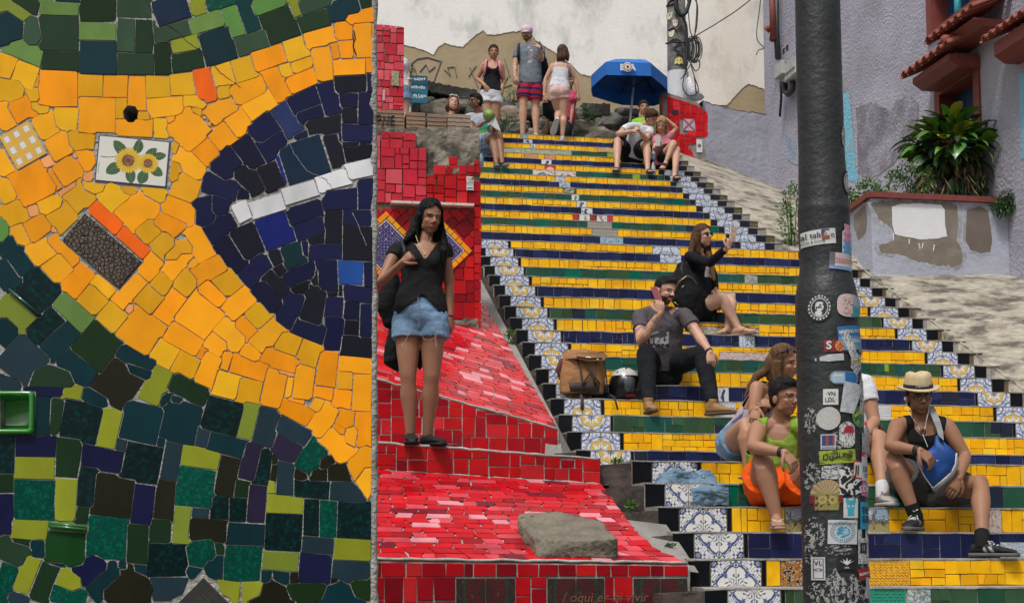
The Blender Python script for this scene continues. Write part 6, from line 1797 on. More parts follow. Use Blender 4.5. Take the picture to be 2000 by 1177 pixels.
def gingham(U,V):
    c_=np.ones(U.shape+(3,))*[.72,.73,.74]; a=(abs(((U*3)%1)-.5)>.24); b_=(abs(((V*3)%1)-.5)>.24); n=fbm(U,V,4,1,2)*.03
    c_[a|b_]=(.70,.42,.10); c_[a&b_]=(.78,.42,.015); c_=c_*(1+n[...,None]); return c_
special_tile('gingham_tile',45.5,284,65,73,-29.5,gingham,60,64,'yellow and white checked tile')
crm=mat('crackled_brown',(.11,.07,.045),.5,.3,40,col2=(.06,.05,.045),c2scale=9)
N=crm.node_tree.nodes;L=crm.node_tree.links; vo=N.new('ShaderNodeTexVoronoi'); vo.feature='DISTANCE_TO_EDGE'; vo.inputs['Scale'].default_value=62; tcn=[n for n in N if n.bl_idname=='ShaderNodeTexCoord'][0]; L.new(tcn.outputs['Object'],vo.inputs['Vector'])
crr=N.new('ShaderNodeValToRGB'); crr.color_ramp.elements[0].position=.02; crr.color_ramp.elements[0].color=(0,0,0,1); crr.color_ramp.elements[1].position=.16; L.new(vo.outputs[0],crr.inputs[0])
bb=N.new('ShaderNodeBump'); bb.inputs['Strength'].default_value=1; bb.inputs['Distance'].default_value=.006; L.new(crr.outputs[0],bb.inputs['Height']); P_=N['Principled BSDF']; L.new(bb.outputs[0],P_.inputs['Normal']); mxx=N.new('ShaderNodeMixRGB'); mxx.inputs[1].default_value=(.025,.017,.012,1); lk=P_.inputs['Base Color'].links[0].from_socket; L.new(crr.outputs[0],mxx.inputs[0]); L.new(lk,mxx.inputs[2]); L.new(mxx.outputs[0],P_.inputs['Base Color'])
special_tile('crackled_tile',199.5,490.5,147,69,40.5,None,0,0,'dark brown crackled leather-like tile',.007,crm)
def dots(U,V): c_=np.ones(U.shape+(3,))*[.03,.03,.028]; c_[(abs((U*26)%1-.5)<.25)&(abs((V*26)%1-.5)<.25)]=(.10,.10,.09); return c_
special_tile('dotted_tile',398,1178,72,72,45,dots,104,104,'black tile with a fine dotted grid')
# green moulding and built-in soap dish
dg=mat('dish_green',(.035,.24,.03),.18,.08,6,coat=.6,bump=.03,bscale=10)
mb=MB(); x0,y0,x1,y1=-22,764,69,848
def rring(pts,mb): pass
import itertools
def rr(x0,y0,x1,y1,r,n=6):
    o=[]
    for cx,cy,a0 in((x1-r,y0+r,-90),(x1-r,y1-r,0),(x0+r,y1-r,90),(x0+r,y0+r,180)):
        for k in range(n+1): a=R(a0+90*k/n); o.append((cx+r*math.cos(a),cy+r*math.sin(a)))
    return o
lay=[(rr(-22,764,69,848,8),0),(rr(-22,764,69,848,8),.018),(rr(-20,766,67,846,7),.026),(rr(-16,770,62,841,7),.028),(rr(-14,772,60,839,6),.022),(rr(-10,776,56,834,10),-.05),(rr(-4,782,50,828,10),-.065)]
v=[];f=[];n_=28
for P,d in lay: v+=[mp_(x,y,d) for x,y in P]
for i in range(len(lay)-1):
    for k in range(n_): f.append((i*n_+k,(i+1)*n_+k,(i+1)*n_+(k+1)%n_,i*n_+(k+1)%n_))
f.append(tuple((len(lay)-1)*n_+k for k in range(n_))[::-1])
o=mk('soap_dish',v,f,dg,mw,True); o['label']='glossy green built-in ceramic soap dish'
for (a_,b_,w2) in [((97,1021),(170,1029),.0055),((97,1026),(170,1034),.0075)]:
    m_=MB(); m_.tube([mp_(*a_,.014),mp_(*b_,.014)],w2,0,8); m_.build('tile_moulding',mat('moulding_green',(.025,.13,.025),.2,.1,coat=.5),mw,True)
m_=MB(); m_.tube([mp_(20,566,.014),mp_(80,616,.014)],.006,0,8); m_.build('tile_moulding',mat('dark_green_gloss',(.006,.07,.035),.15,.1,coat=.5),mw,True)
# cracks / soot runs over some tiles
crk=mat('crack_line',(.025,.022,.02),.9,.2)
def crack(pts,r=.0011,m=crk):
    P=rag(pts,1.0,6); m_=MB(); m_.tube([mp_(x,y,.0046) for x,y in P],r,0,4); m_.build('crack',m,mw)
crack([(285,0),(302,28),(322,45),(345,62),(372,88),(392,98),(415,125),(440,150),(470,172)]); crack([(553,258),(575,300),(600,335),(640,352)],.0009,groutl); crack([(688,415),(700,440),(716,480)],.0010,groutl); crack([(628,345),(645,360),(650,372)],.0009)
crack([(691,60),(694,75),(690,90),(696,108)],.0026); crack([(689,66),(692,84)],.002)
# ================================================================ DARK POST in the right foreground with stickers
YP=4.4
prof=[(-80,1551,1638),(0,1553,1640),(150,1556,1644),(300,1560,1649),(398,1560,1657),(412,1558,1660),(425,1559,1659),(520,1563,1661),(540,1561,1664),(565,1556,1671),(585,1554,1675),(620,1554,1677),(700,1556,1680),(800,1558,1684),(900,1562,1689),(1000,1566,1692),(1100,1568,1695),(1177,1570,1697),(1500,1575,1706)]
def depthscale(y): p=atY(1600,y,YP); q=atY(1601,y,YP); return (q-p).x
ys_=np.linspace(-80,1500,120); C_=[];r_=[]
for y in ys_:
    l=np.interp(y,[p[0] for p in prof],[p[1] for p in prof]); r=np.interp(y,[p[0] for p in prof],[p[2] for p in prof])
    C_.append(atY((l+r)/2,y,YP)); r_.append((r-l)/2*depthscale(y))
zlist=np.array([c.z for c in C_])
def poleat(z):
    zz=zlist[::-1]; return np.interp(z,zz,[c.x for c in C_[::-1]]),np.interp(z,zz,r_[::-1])
post=thing('lamp_post',Vector((C_[-1].x,YP,0)),'thick black iron post covered in stickers in the right foreground','post')
v=[];f=[];n_=96
zs2=np.concatenate([np.linspace(0,zlist[-1],6)[:-1],np.linspace(zlist[-1],zlist[0],420)])
for z in zs2:
    cx,rr_0=poleat(z)
    for k in range(n_):
        a=2*math.pi*k/n_; d=1+.0022*mnoise.fractal(Vector((math.cos(a)*3,math.sin(a)*3,z*9)),1,2,5)
        v.append((cx+rr_0*d*math.cos(a),YP+rr_0*d*math.sin(a),z))
for i in range(len(zs2)-1):
    for k in range(n_): f.append((i*n_+k,i*n_+(k+1)%n_,(i+1)*n_+(k+1)%n_,(i+1)*n_+k))
postm=mat('black_iron_paint',(.022,.024,.026),.42,.35,9,bump=.22,bscale=55,col2=(.045,.045,.043),c2pos=(.5,.75),c2scale=4)
mk('shaft',v,f,postm,post,True)
def psurf(px,py,off=.0022):
    # point on the front of the post seen at this pixel
    p=atY(px,py,YP); cx,r0=poleat(p.z); ds=(px-pix(Vector((cx,YP,p.z)))[0])*depthscale(py); ds=max(-r0*.97,min(r0*.97,ds)); r1=r0*1.004+off
    return Vector((cx+ds*r1/r0,YP-math.sqrt(max(r1*r1-(ds*r1/r0)**2,0)),p.z))
KST=[0]
def stick(x0,y0,x1,y1,fn,lab,mask=None,nx=None,ny=None,tiltv=0,off=None):
    KST[0]+=1; off=off if off is not None else .0022+.00025*(KST[0]%9)
    nx=nx or max(8,int((x1-x0)*1.1)); ny=ny or max(8,int((y1-y0)*1.1)); a=R(tiltv); cx,cy=(x0+x1)/2,(y0+y1)/2
    us=np.linspace(0,1,nx+1);vs=np.linspace(0,1,ny+1); Ug,Vg=np.meshgrid(us,vs); c_=fn(Ug,Vg).reshape(-1,3); V=[];Fc=[]
    for v_ in vs:
        for u_ in us:
            X=(u_-.5)*(x1-x0);Y=(.5-v_)*(y1-y0); V.append(psurf(cx+X*math.cos(a)-Y*math.sin(a),cy+X*math.sin(a)+Y*math.cos(a),off))
    for j in range(ny):
        for i in range(nx):
            if mask is not None and not mask((i+.5)/nx*2-1,(j+.5)/ny*2-1): continue
            k=j*(nx+1)+i; Fc.append((k,k+1,k+nx+2,k+nx+1))
    o=mk('sticker',V,Fc,PRINT,post,cols=c_); o['label']=lab; return o
def ptext(txt,cx,cy,size,m,shear=0,bold=.0,tiltv=0,off=.0052,sx=1,name='lettering'):
    V_,F_=textmesh(txt,1.0,shear,bold); a=R(tiltv); V=[]
    for x,y,z in V_:
        X=x*size*sx;Y=-y*size; V.append(psurf(cx+X*math.cos(a)-Y*math.sin(a),cy+X*math.sin(a)+Y*math.cos(a),off))
    return mk(name,V,F_,m,post)
pw=(.60,.60,.58); pk=(.02,.02,.022)
ink_b=mat('print_black',(.02,.02,.02),.5,.05); ink_w=mat('print_white',(.66,.66,.64),.5,.05); ink_r=mat('print_red',(.5,.03,.03),.5,.05); ink_bl=mat('print_blue',(.03,.12,.3),.5,.05)
circ=lambda x,y:x*x+y*y<=1
def solid(c): return lambda U,V:np.ones(U.shape+(3,))*np.array(c)
def crest(U,V):
    c_=np.ones(U.shape+(3,))*[.6,.6,.58]; c_[V>.8]=(.02,.04,.15); c_[(V<.8)&(U<.5)&(V>.35)]=(.03,.07,.2); c_[(V<.35)]=(.35,.06,.05); c_[np.hypot(U-.5,V-.5)<.22]=(.35,.28,.12); return c_
stick(1557,458,1621,487,solid(pw),'white band sticker reading al tablon with a blue crest',tiltv=-4)
ptext('al tabl',1580,469,15,ink_b,bold=.012,tiltv=-4,sx=.95); ptext('n',1615,469,15,ink_b,bold=.015,tiltv=-4); ptext('diente & Grande',1581,481,6.2,ink_b,bold=.01,tiltv=-4)
stick(1595,458,1609,476,crest,'blue and red crest printed on the white band sticker',tiltv=-3,off=.0052)
def octo(U,V):
    x=U*2-1;c_=np.ones(U.shape+(3,))*[.55,.55,.62]; n=fbm(U,V,2.5,4,3)
    b=(abs(x)<.75-.25*V+.15*np.sin(V*30)); c_[b]=(.55,.16,.28); c_[b&(V<.45)]=(.08,.28,.5); c_[b&(n>.8)]=(.45,.3,.6); c_[(np.hypot(x,(V-.86)*3)<.45)]=(.62,.28,.32); return c_
stick(1633,446,1659,507,octo,'pink and blue creature sticker near the right edge of the post',lambda x,y: abs(x)<.95-.35*max(y,0)**2 and (abs(x)<.6 or y<.55))
stick(1609,503,1656,535,lambda U,V:np.where((V<.22)[...,None],(.15,.25,.45),np.where((U<.22)[...,None],(.12,.12,.13),(.52,.48,.50))),'pale sticker with pink outlined letters DEMENTE',tiltv=3)
ptext('DEMENTE',1639,518,13,mat('print_salmon',(.62,.22,.17),.5,.05),bold=.02,tiltv=3,sx=.72)
def badge(U,V):
    x=U*2-1;y=V*2-1;r=np.hypot(x,y);t=np.arctan2(y,x); c_=np.ones(U.shape+(3,))*[.02,.02,.02]; c_[(r>.78)&(r<.90)&(np.sin(t*20)>-.1)]=(.6,.6,.6); c_[abs(r-.66)<.03]=(.6,.6,.6)
    n=fbm(U,V,1.7,5,3); c_[(r<.6)&((abs(x+.02)<.32)&(y>-.45)&(y<.4)&(n>-.6))]=(.6,.6,.6); c_[(r<.6)&(y<-.25)&(n>-.2)]=(.6,.6,.6); c_[(abs(x+.02)<.2)&(abs(y-.0)<.05)]=(.02,.02,.02); return c_
stick(1569,583,1611,636,badge,'round black sticker with a white hooded face and ring lettering',circ,48,56)
stick(1621,583,1673,627,lambda U,V:np.where(((U>.55))[...,None],np.where((V<.5)[...,None],(.03,.28,.30),(.30,.33,.42)),(.58,.44,.42)),'bubble letter sticker, pink with a teal corner',lambda x,y:abs(x)**3+abs(y)**3<1)
ptext('PAI\nOII',1642,605,19,ink_w,bold=.05,sx=.8); ptext('PAI\nOII',1642,605,19,mat('print_pink_line',(.55,.15,.15),.5,.05),bold=-.015,off=.0056,sx=.8)
stick(1623,644,1672,690,lambda U,V:np.where((V>.55)[...,None],(.03,.16,.36),(.12,.30,.48)),'blue sticker reading MELTING POT',tiltv=-8)
ptext('MELTING POT',1647,655,9.5,ink_w,bold=.02,tiltv=-8,sx=.75); ptext('YEAH',1660,672,10,ink_w,bold=.02,tiltv=-8,sx=.8)
stick(1633,652,1660,712,blot([(.55,.55,.56),(.10,.12,.14),(.58,.58,.6),(.5,.52,.55)],7,1.2),'torn grey sticker with black scrawl',lambda x,y: abs(x-.25*y*-1)<.62,tiltv=-18)
stick(1597,672,1659,695,solid((.22,.018,.02)),'dark red sticker with white letters S and M and an orange fist')
ptext('S',1606,683,21,ink_w,bold=.03); ptext('M',1646,683,21,ink_w,bold=.03,sx=.85); stick(1617,674,1634,694,blot([(.62,.3,.08),(.55,.22,.08),(.4,.05,.03)],3),'orange fist emblem',circ,off=.005)
stick(1661,666,1678,702,lambda U,V:np.where((np.hypot(U-.55,V-.5)<.22)[...,None],(.6,.45,.02),(.015,.02,.03)),'black round sticker with a yellow bird at the post edge',circ)
stick(1582,697,1634,716,blot([(.5,.5,.5),(.42,.43,.44)],6),'torn white scrap below the red sticker',lambda x,y:abs(y)<.75-.5*max(-x,0) and not(abs(x+.8)<.1),tiltv=-5)
stick(1647,697,1673,737,lambda U,V:np.where((abs(V-.68)<.09)[...,None],(.45,.38,.02),np.where((abs(fbm(U,V,2,3,3))<.45)[...,None],(.12,.13,.16),(.5,.5,.53))),'hexagonal grey shield sticker with a yellow band',lambda x,y:abs(x)<.92 and (y>-.35 or abs(x)<.92+(y+.35)*1.3))
def pill(U,V):
    c_=np.ones(U.shape+(3,))*[.34,.45,.52]; c_[U>.5]=(.02,.13,.36); e=(np.maximum(abs(U*2-1)*2.3-1.3,0)**2+(V*2-1)**2); c_[e>.72]=(.03,.12,.3); c_[e>.9]=(.6,.62,.62); c_[(V>.62)&(V<.74)&(U>.12)&(U<.42)]=(.6,.65,.68); return c_
stick(1608,732,1663,756,pill,'sticker of a blue and white capsule pill',lambda x,y:max(abs(x)*2.3-1.3,0)**2+y*y<1,60,28)
stick(1596,766,1623,796,solid(pw),'small white square sticker with letters VNDL'); ptext('·VN\nLDL·',1609.5,781,11.5,ink_b,bold=.012,sx=.9)
stick(1630,753,1668,812,blot([(.46,.48,.50),(.36,.38,.4),(.5,.52,.53)],9,.8),'large torn silver-grey sticker',lambda x,y:(x*.9-y*.35)<.75,tiltv=8)
stick(1585,800,1627,844,blot([(.48,.46,.44),(.42,.41,.39),(.5,.49,.47)],2,2.),'round blank wrinkled whitish sticker',circ)
stick(1651,797,1680,838,blot([(.02,.06,.03),(.05,.28,.08),(.25,.3,.04),(.02,.05,.02),(.02,.2,.16)],12,1.4),'green and black badge sticker',lambda x,y:abs(x)**2.5+abs(y)**2.5<1,tiltv=-16); ptext('CARAVANA',1664,811,7,mat('print_yellow',(.55,.5,.03),.5,.05),bold=.02,tiltv=-30,sx=.7)
stick(1625,828,1656,878,lambda U,V:np.where((np.hypot(U-.6,(V-.62)*1.4)<.33)[...,None]&(V>.55)[...,None],(.35,.02,.03),np.where((abs(fbm(U,V,1.4,8,3))<.25)[...,None],(.06,.06,.07),(.56,.56,.55))),'white sticker of a bearded head with red top',lambda x,y:x*x*.8+abs(y)**3<1)
stick(1592,852,1619,881,lambda U,V:np.where(((U<.08)|(U>.92)|(V<.08)|(V>.92))[...,None],(.4,.42,.46),np.where((V<.24)[...,None],(.12,.16,.3),np.where((np.sin(U*14+2)>.2)[...,None],(.3,.05,.04),(.03,.05,.14)))),'small square sticker reading SAN JORGE'); ptext('SAN JORGE',1605.5,876,4.6,ink_w,bold=.02)
stick(1590,882,1657,908,blot([(.28,.36,.03),(.33,.40,.03),(.10,.12,.02)],17,1.2),'lime green sticker with smudged black tag',tiltv=-4); ptext('Dsy2Liow',1622,894,15,ink_b,.2,.015,-6,sx=.9)
stick(1594,913,1640,938,blot([(.45,.46,.46),(.02,.02,.02),(.5,.5,.5)],19,1.),'torn silver sticker remains',tiltv=2)
stick(1625,916,1673,968,lambda U,V:np.where((abs(fbm(U,V,1.1,23,2))<.42)[...,None],(.58,.58,.56),(.015,.015,.015)),'black sticker with a white cartoonish drawing'); 
stick(1651,903,1689,938,lambda U,V:np.where(((V<.09)|(V>.91)|(U<.07))[...,None],(.42,.03,.04),(.58,.58,.56)),'white sticker with red border and letters J D G',tiltv=6); ptext('JI',1659,921,25,ink_b,bold=.03,sx=.7,tiltv=4); ptext('DG',1680,918,15,ink_bl,bold=.03,sx=.7)
stick(1670,884,1690,940,lambda U,V:np.where((V>.82)[...,None],(.45,.03,.05),(.52,.5,.52)),'narrow red-topped sticker at the right edge of the post'); ptext('ITA',1680,893,8,ink_w,bold=.02,sx=.7); ptext('UTE',1681,930,9,ink_bl,bold=.02,sx=.7)
stick(1670,942,1692,970,solid((.50,.14,.32)),'pink sticker with white letters DM',tiltv=5); ptext('DM',1681,956,17,ink_w,bold=.03,sx=.7,tiltv=5)
def hiphop(U,V):
    x=U*2-1;c_=np.ones(U.shape+(3,))*[.30,.20,.09]; n=fbm(U,V,2.6,15,4); c_[(V>.5)&(np.sin(np.arctan2(V-.4,x)*22)>.2)]=(.42,.32,.18); c_[(V<.55)&(n>.2)]=(.22,.24,.05); c_[(V<.55)&(n<-.6)]=(.06,.03,.02); c_[(V<.5)&(abs(x)>.72)]=(.16,.02,.02)
    for a in(-.3,.35): r=np.hypot(x-a,(V-.34)*2); c_[abs(r-.2)<.06]=(.4,.33,.1)
    return c_
stick(1576,938,1632,997,hiphop,'large brown round-topped sticker with loudspeaker figures',lambda x,y:(x*x+max(y,0)**2<.98) if y>0 else (abs(x)<.98+.25*(y) or y>-.55),70,70)
stick(1633,974,1662,1012,lambda U,V:np.where((((abs(U-.5)<.3)&(V>.45)&(V<.88))|((abs(U-.5)<.22)&(V<.5)&(V>.08))|((abs(abs(U-.5)-.25)<.1)&(V>.75)))[...,None],np.where((abs(V-.6)<.04)[...,None]&(abs(abs(U-.5)-.14)<.07)[...,None],(.5,.55,.55),(.05,.36,.48)),(.55,.55,.54)),'white sticker with a turquoise horned bear')
stick(1667,981,1690,1033,solid((.02,.28,.46)),'cyan sticker with black letters THE SUB'); ptext('THE\nSUB',1679,1006,17,ink_b,bold=.03,sx=.62)
def fight(U,V):
    x=U*2-1;y=V*2-1;r=np.hypot(x,y*.95);t=np.arctan2(y,x); c_=np.ones(U.shape+(3,))*[.50,.53,.54]; c_[(abs(r-.66)<.10)&(np.sin(t*30)>0)]=(.06,.12,.16); c_[abs(r-.82)<.025]=(.04,.12,.2)
    n=fbm(U,V,1.6,6,3); c_[(r<.48)]=(.05,.26,.42); c_[(r<.48)&(n>.3)]=(.3,.45,.52); c_[(r<.46)&(abs(n)<.08)]=(.01,.06,.1); return c_
stick(1605,1016,1660,1062,fight,'white square sticker with a blue fist in a ring',None,64,56,tiltv=1); ptext('SPORT FIGHT CENTER',1632,1023,5.2,ink_b,bold=.012)
def bunny(U,V):
    x=U*2-1;c_=np.ones(U.shape+(3,))*[.5,.5,.5]; c_[(abs(x)<.55)&(V>.3)&(V<.62)]=(.02,.02,.02); c_[(abs(abs(x)-.12)<.05)&(V>.38)&(V<.55)]=(.55,.55,.55); c_[abs(fbm(U,V,1.5,9,3))<.14]=(.03,.03,.03); return c_
stick(1660,1034,1688,1100,bunny,'white sticker of a masked rabbit figure',lambda x,y:(abs(abs(x)-.6)<.25 if y>.5 else abs(x)<.9))
stick(1579,1087,1601,1131,lambda U,V:np.where((((U>.12)&(U<.88)&(V>.06)&(V<.94))&~((U>.2)&(U<.8)&(V>.1)&(V<.9)))[...,None],(.12,.12,.12),(.5,.5,.5)),'tall white card sticker with a framed symbol',tiltv=-1); ptext('VL\n<>',1590,1105,13,ink_b,bold=.0)
stick(1622,1083,1656,1112,solid((.012,.012,.012)),'black sticker with a white crown-like arrow mark')
mkv=[(0,9),(-16,-4),(-6,1),(-9,-8),(-2,-1),(0,-12),(2,-1),(9,-8),(6,1),(16,-4)]
mk('emblem',[psurf(1639+x*.85,1096+y*.7,.0055) for x,y in mkv],[tuple(range(10))],ink_w,post)
ptext('UVA',1639,1107,4.5,ink_w,bold=.02)
stick(1662,1108,1690,1130,solid((.30,.02,.025)),'dark red label sticker near the bottom of the post',tiltv=-8); ptext('MUPPETS',1675,1119,7.5,ink_w,bold=.02,tiltv=-8,sx=.75)
stick(1672,1126,1694,1166,blot([(.42,.42,.42),(.36,.36,.37)],3),'torn pale drop-shaped scrap near the bottom right of the post',lambda x,y:abs(x)<.45+.5*max(-y,0) and x*x+y*y<1.1)
stick(1636,254,1648,293,blot([(.52,.52,.54),(.03,.03,.03),(.55,.55,.56)],5,1.2),'white pointed sticker high on the right edge of the post',circ)
stick(1638,338,1662,386,lambda U,V:np.where((np.hypot(U-.5,V-.5)>.40)[...,None],(.02,.02,.02),np.where((abs(np.hypot(U-.5,V-.5)-.3)<.03)[...,None],(.02,.02,.02),(.45,.45,.43))),'round black-rimmed sticker high on the right edge of the post',circ)
stick(1668,745,1682,812,blot([(.5,.5,.5),(.02,.02,.02),(.45,.46,.46)],27,1.),'black and white sliver sticker at the right edge of the post')
stick(1672,848,1686,900,blot([(.4,.42,.4),(.05,.06,.06),(.45,.45,.44)],29,1.),'peeling grey paper strip at the right edge of the post')
for (x0,y0,x1,y1,s) in [(1568,1010,1600,1070,1),(1566,1062,1588,1100,2),(1643,962,1668,985,3),(1600,885,1650,915,4),(1610,1108,1625,1177,5),(1640,1120,1662,1177,6),(1572,1135,1600,1200,7),(1603,846,1640,880,8),(1566,905,1592,960,9),(1638,1010,1662,1030,10),(1600,1062,1650,1084,11),(1662,1060,1690,1110,12),(1566,800,1585,850,13),(1640,1130,1690,1190,14),(1615,940,1632,985,15),(1596,1120,1640,1180,16)]:
    def mk_(s):
        return lambda x,y: mnoise.noise(Vector((x*2.2+s*7,y*3.4,s)))+.8*mnoise.noise(Vector((x*7+s*7,y*9,s)))>.16 and x*x+y*y<1.1
    stick(x0,y0,x1,y1,blot([(.35,.35,.34),(.28,.28,.27)],s),'scraped-off paper residue',mk_(s),int((x1-x0)*.9),int((y1-y0)*.9),off=.0012)
# ================================================================ PEOPLE
def loft(C,X,Y,rx,ry,n=18,pw=1.0):
    v=[];f=[]
    for c,x,y,a,b in zip(C,X,Y,rx,ry):
        for k in range(n):
            t=2*math.pi*k/n; ct,st=math.cos(t),math.sin(t)
            if pw!=1: ct=math.copysign(abs(ct)**pw,ct); st=math.copysign(abs(st)**pw,st)
            v.append(c+x*(ct*a)+y*(st*b))
    m=len(C)
    for i in range(m-1):
        for k in range(n): f.append((i*n+k,i*n+(k+1)%n,(i+1)*n+(k+1)%n,(i+1)*n+k))
    f.append(tuple(range(n-1,-1,-1))); f.append(tuple((m-1)*n+k for k in range(n)))
    return v,f
def ell(c,r,ax=None,n=14):
    ax=ax or (Vector((1,0,0)),Vector((0,1,0)),UP); v=[];f=[]; m=n//2+1
    for i in range(m+1):
        ph=-math.pi/2+math.pi*i/m
        for k in range(n): t=2*math.pi*k/n; v.append(c+ax[0]*(r[0]*math.cos(ph)*math.cos(t))+ax[1]*(r[1]*math.cos(ph)*math.sin(t))+ax[2]*(r[2]*math.sin(ph)))
    for i in range(m):
        for k in range(n): f.append((i*n+k,i*n+(k+1)%n,(i+1)*n+(k+1)%n,(i+1)*n+k))
    return v,f
def limb(P,Rr,flat=None):
    """rounded tapering limb through points"""
    v,f=tube(P,Rr,14); mb=MB(); mb.add(v,f)
    for i in (0,len(P)-1): mb.add(*ell(P[i],(Rr[i]*.99,)*3,n=12))
    return mb
def remesh(mb,vox,smooth=4,fac=.5):
    me=bpy.data.meshes.new('tmp'); me.from_pydata([tuple(p) for p in mb.v],[],[list(q) for q in mb.f]); o=bpy.data.objects.new('tmp',me); COL.objects.link(o)
    r=o.modifiers.new('r','REMESH'); r.mode='VOXEL'; r.voxel_size=vox; r.adaptivity=0
    if smooth: s=o.modifiers.new('s','SMOOTH'); s.factor=fac; s.iterations=smooth
    dg=bpy.context.evaluated_depsgraph_get(); e=o.evaluated_get(dg); m2=bpy.data.meshes.new_from_object(e)
    V=np.empty(len(m2.vertices)*3); m2.vertices.foreach_get('co',V); V=V.reshape(-1,3); nrm_=np.empty(len(m2.vertices)*3); m2.vertices.foreach_get('normal',nrm_); nrm_=nrm_.reshape(-1,3)
    n=len(m2.polygons); lt=np.empty(n,dtype=np.int32); m2.polygons.foreach_get('loop_total',lt); lv=np.empty(len(m2.loops),dtype=np.int32); m2.loops.foreach_get('vertex_index',lv)
    Fc=[];i=0
    for t in lt: Fc.append(lv[i:i+t]); i+=t
    bpy.data.objects.remove(o); bpy.data.meshes.remove(me); bpy.data.meshes.remove(m2)
    return V,nrm_,Fc
def cut(V,Fc,keep,it=4):
    idx=-np.ones(len(V),int); idx[keep]=np.arange(keep.sum()); F2=[idx[f] for f in Fc if keep[f].all()]
    V=V[keep].copy(); E={}
    for f in F2:
        n=len(f)
        for i in range(n):
            a,b=int(f[i]),int(f[(i+1)%n]); E[(a,b) if a<b else (b,a)]=E.get((a,b) if a<b else (b,a),0)+1
    B=np.array([k for k,c in E.items() if c==1],dtype=int)
    if len(B):
        for _ in range(it):
            S_=np.zeros_like(V); N_=np.zeros(len(V)); np.add.at(S_,B[:,0],V[B[:,1]]); np.add.at(S_,B[:,1],V[B[:,0]]); np.add.at(N_,B[:,0],1); np.add.at(N_,B[:,1],1)
            m=N_==2; V[m]=V[m]*.4+(S_[m]/2)*.6
    return V,F2
def n3(V,s,seed=0,o=3):
    r=np.zeros(len(V))
    for k in range(o):
        q=V*s*2**k+seed*3.1+k*7.7
        r+=np.sin(q[:,0]+1.7*np.sin(q[:,1]*.9+q[:,2]*.7))*np.cos(q[:,1]+1.3*np.sin(q[:,2]*1.1))*np.sin(q[:,2]*1.05+1.1*np.cos(q[:,0]*.8))/1.7**k
    return r
skinm=mat('skin',(1,1,1),.48,.06,14,attr='Col',bump=.06,bscale=160,sss=.08,spec=.32)
clothm=mat('cloth',(1,1,1),.9,.10,25,attr='Col',bump=.35,bscale=260,spec=.2)
denimm=mat('denim',(1,1,1),.92,.16,30,attr='Col',bump=.45,bscale=320,spec=.15)
hairm=mat('hair',(1,1,1),.42,.28,60,attr='Col',bump=.7,bscale=110,stretch=(1,1,.15),spec=.14)
leather=mat('shoe_leather',(1,1,1),.6,.12,30,attr='Col',bump=.3,bscale=150,spec=.3)
glossb=mat('gloss_black',(.008,.008,.009),.12,.05,coat=.4); metal_=mat('thin_metal',(.5,.42,.25),.3,.1,metal=1)
def child(name,V,Fc,m,parent,col,smooth=True):
    c=np.array(col) if not callable(col) else col(V); 
    if c.ndim==1: c=np.tile(c,(len(V),1))
    return mk(name,V,Fc,m,parent,smooth,cols=c)
def solve(par,px,py,L,s):
    d=ray(px,py)
    if s not in(1,-1): # explicit depth offset
        return C0+d*((par.y+s)/d.y)
    o=C0-par; a=d.dot(d); b=2*o.dot(d); c=o.dot(o)-L*L; D=b*b-4*a*c
    if D<=0: t=-b/(2*a)
    else: t=(-b+s*math.sqrt(D))/(2*a)
    return C0+d*t
def hand(W,Hd,nrm_,s=1,curl=.3,thumb=1,col=None,spread=.0):
    """palm and five fingers. W wrist, Hd unit direction, nrm_ = back of the hand direction, thumb = side"""
    mb=MB(); d=Hd.normalized(); n=(nrm_-d*nrm_.dot(d)).normalized(); sd_=d.cross(n)*thumb
    cs=[0,.02,.05,.08,.09]; rx=[.026,.031,.039,.040,.034]; ry=[.019,.017,.015,.013,.009]
    mb.add(*loft([W+d*(c*s) for c in cs],[sd_]*5,[n]*5,[r*s for r in rx],[r*s for r in ry],14))
    off=[.029,.010,-.010,-.028]; Ls=[.070,.079,.074,.058]; rr=[.0088,.0092,.0088,.0078]
    for i in range(4):
        p=W+d*(.082*s)+sd_*(off[i]*s); a=0; pts=[p-d*.01*s,p]; fan=sd_*(off[i]*spread*6)
        for j,fr_ in enumerate((.45,.30,.25)):
            a+=curl*(1.0,1.35,.9)[j]*1.15; q=(d*math.cos(a)-n*math.sin(a)+fan*.5).normalized(); p=p+q*(Ls[i]*fr_*s); pts.append(p)
        r=rr[i]*s; mb.tube(pts,[r*1.05,r*1.05,r*.98,r*.92,r*.72],0,8)
        mb.add(*ell(pts[-1],(r*.72,)*3,n=8))
    p=W+d*.022*s+sd_*.026*s; q=(sd_*.72+d*.62-n*.25).normalized(); p1=p+q*.036*s; q2=(sd_*.35+d*.85-n*(.35+.4*curl)).normalized(); p2=p1+q2*.03*s; q3=(sd_*.05+d*.9-n*(.3+.8*curl)).normalized(); p3=p2+q3*.024*s
    mb.tube([p-q*.012*s,p,p1,p2,p3],[.013*s,.0135*s,.0115*s,.010*s,.0075*s],0,8); mb.add(*ell(p3,(.0075*s,)*3,n=8))
    return mb
class Human: pass
def rotz(v,a): return Vector((v.x*math.cos(a)-v.y*math.sin(a),v.x*math.sin(a)+v.y*math.cos(a),v.z))
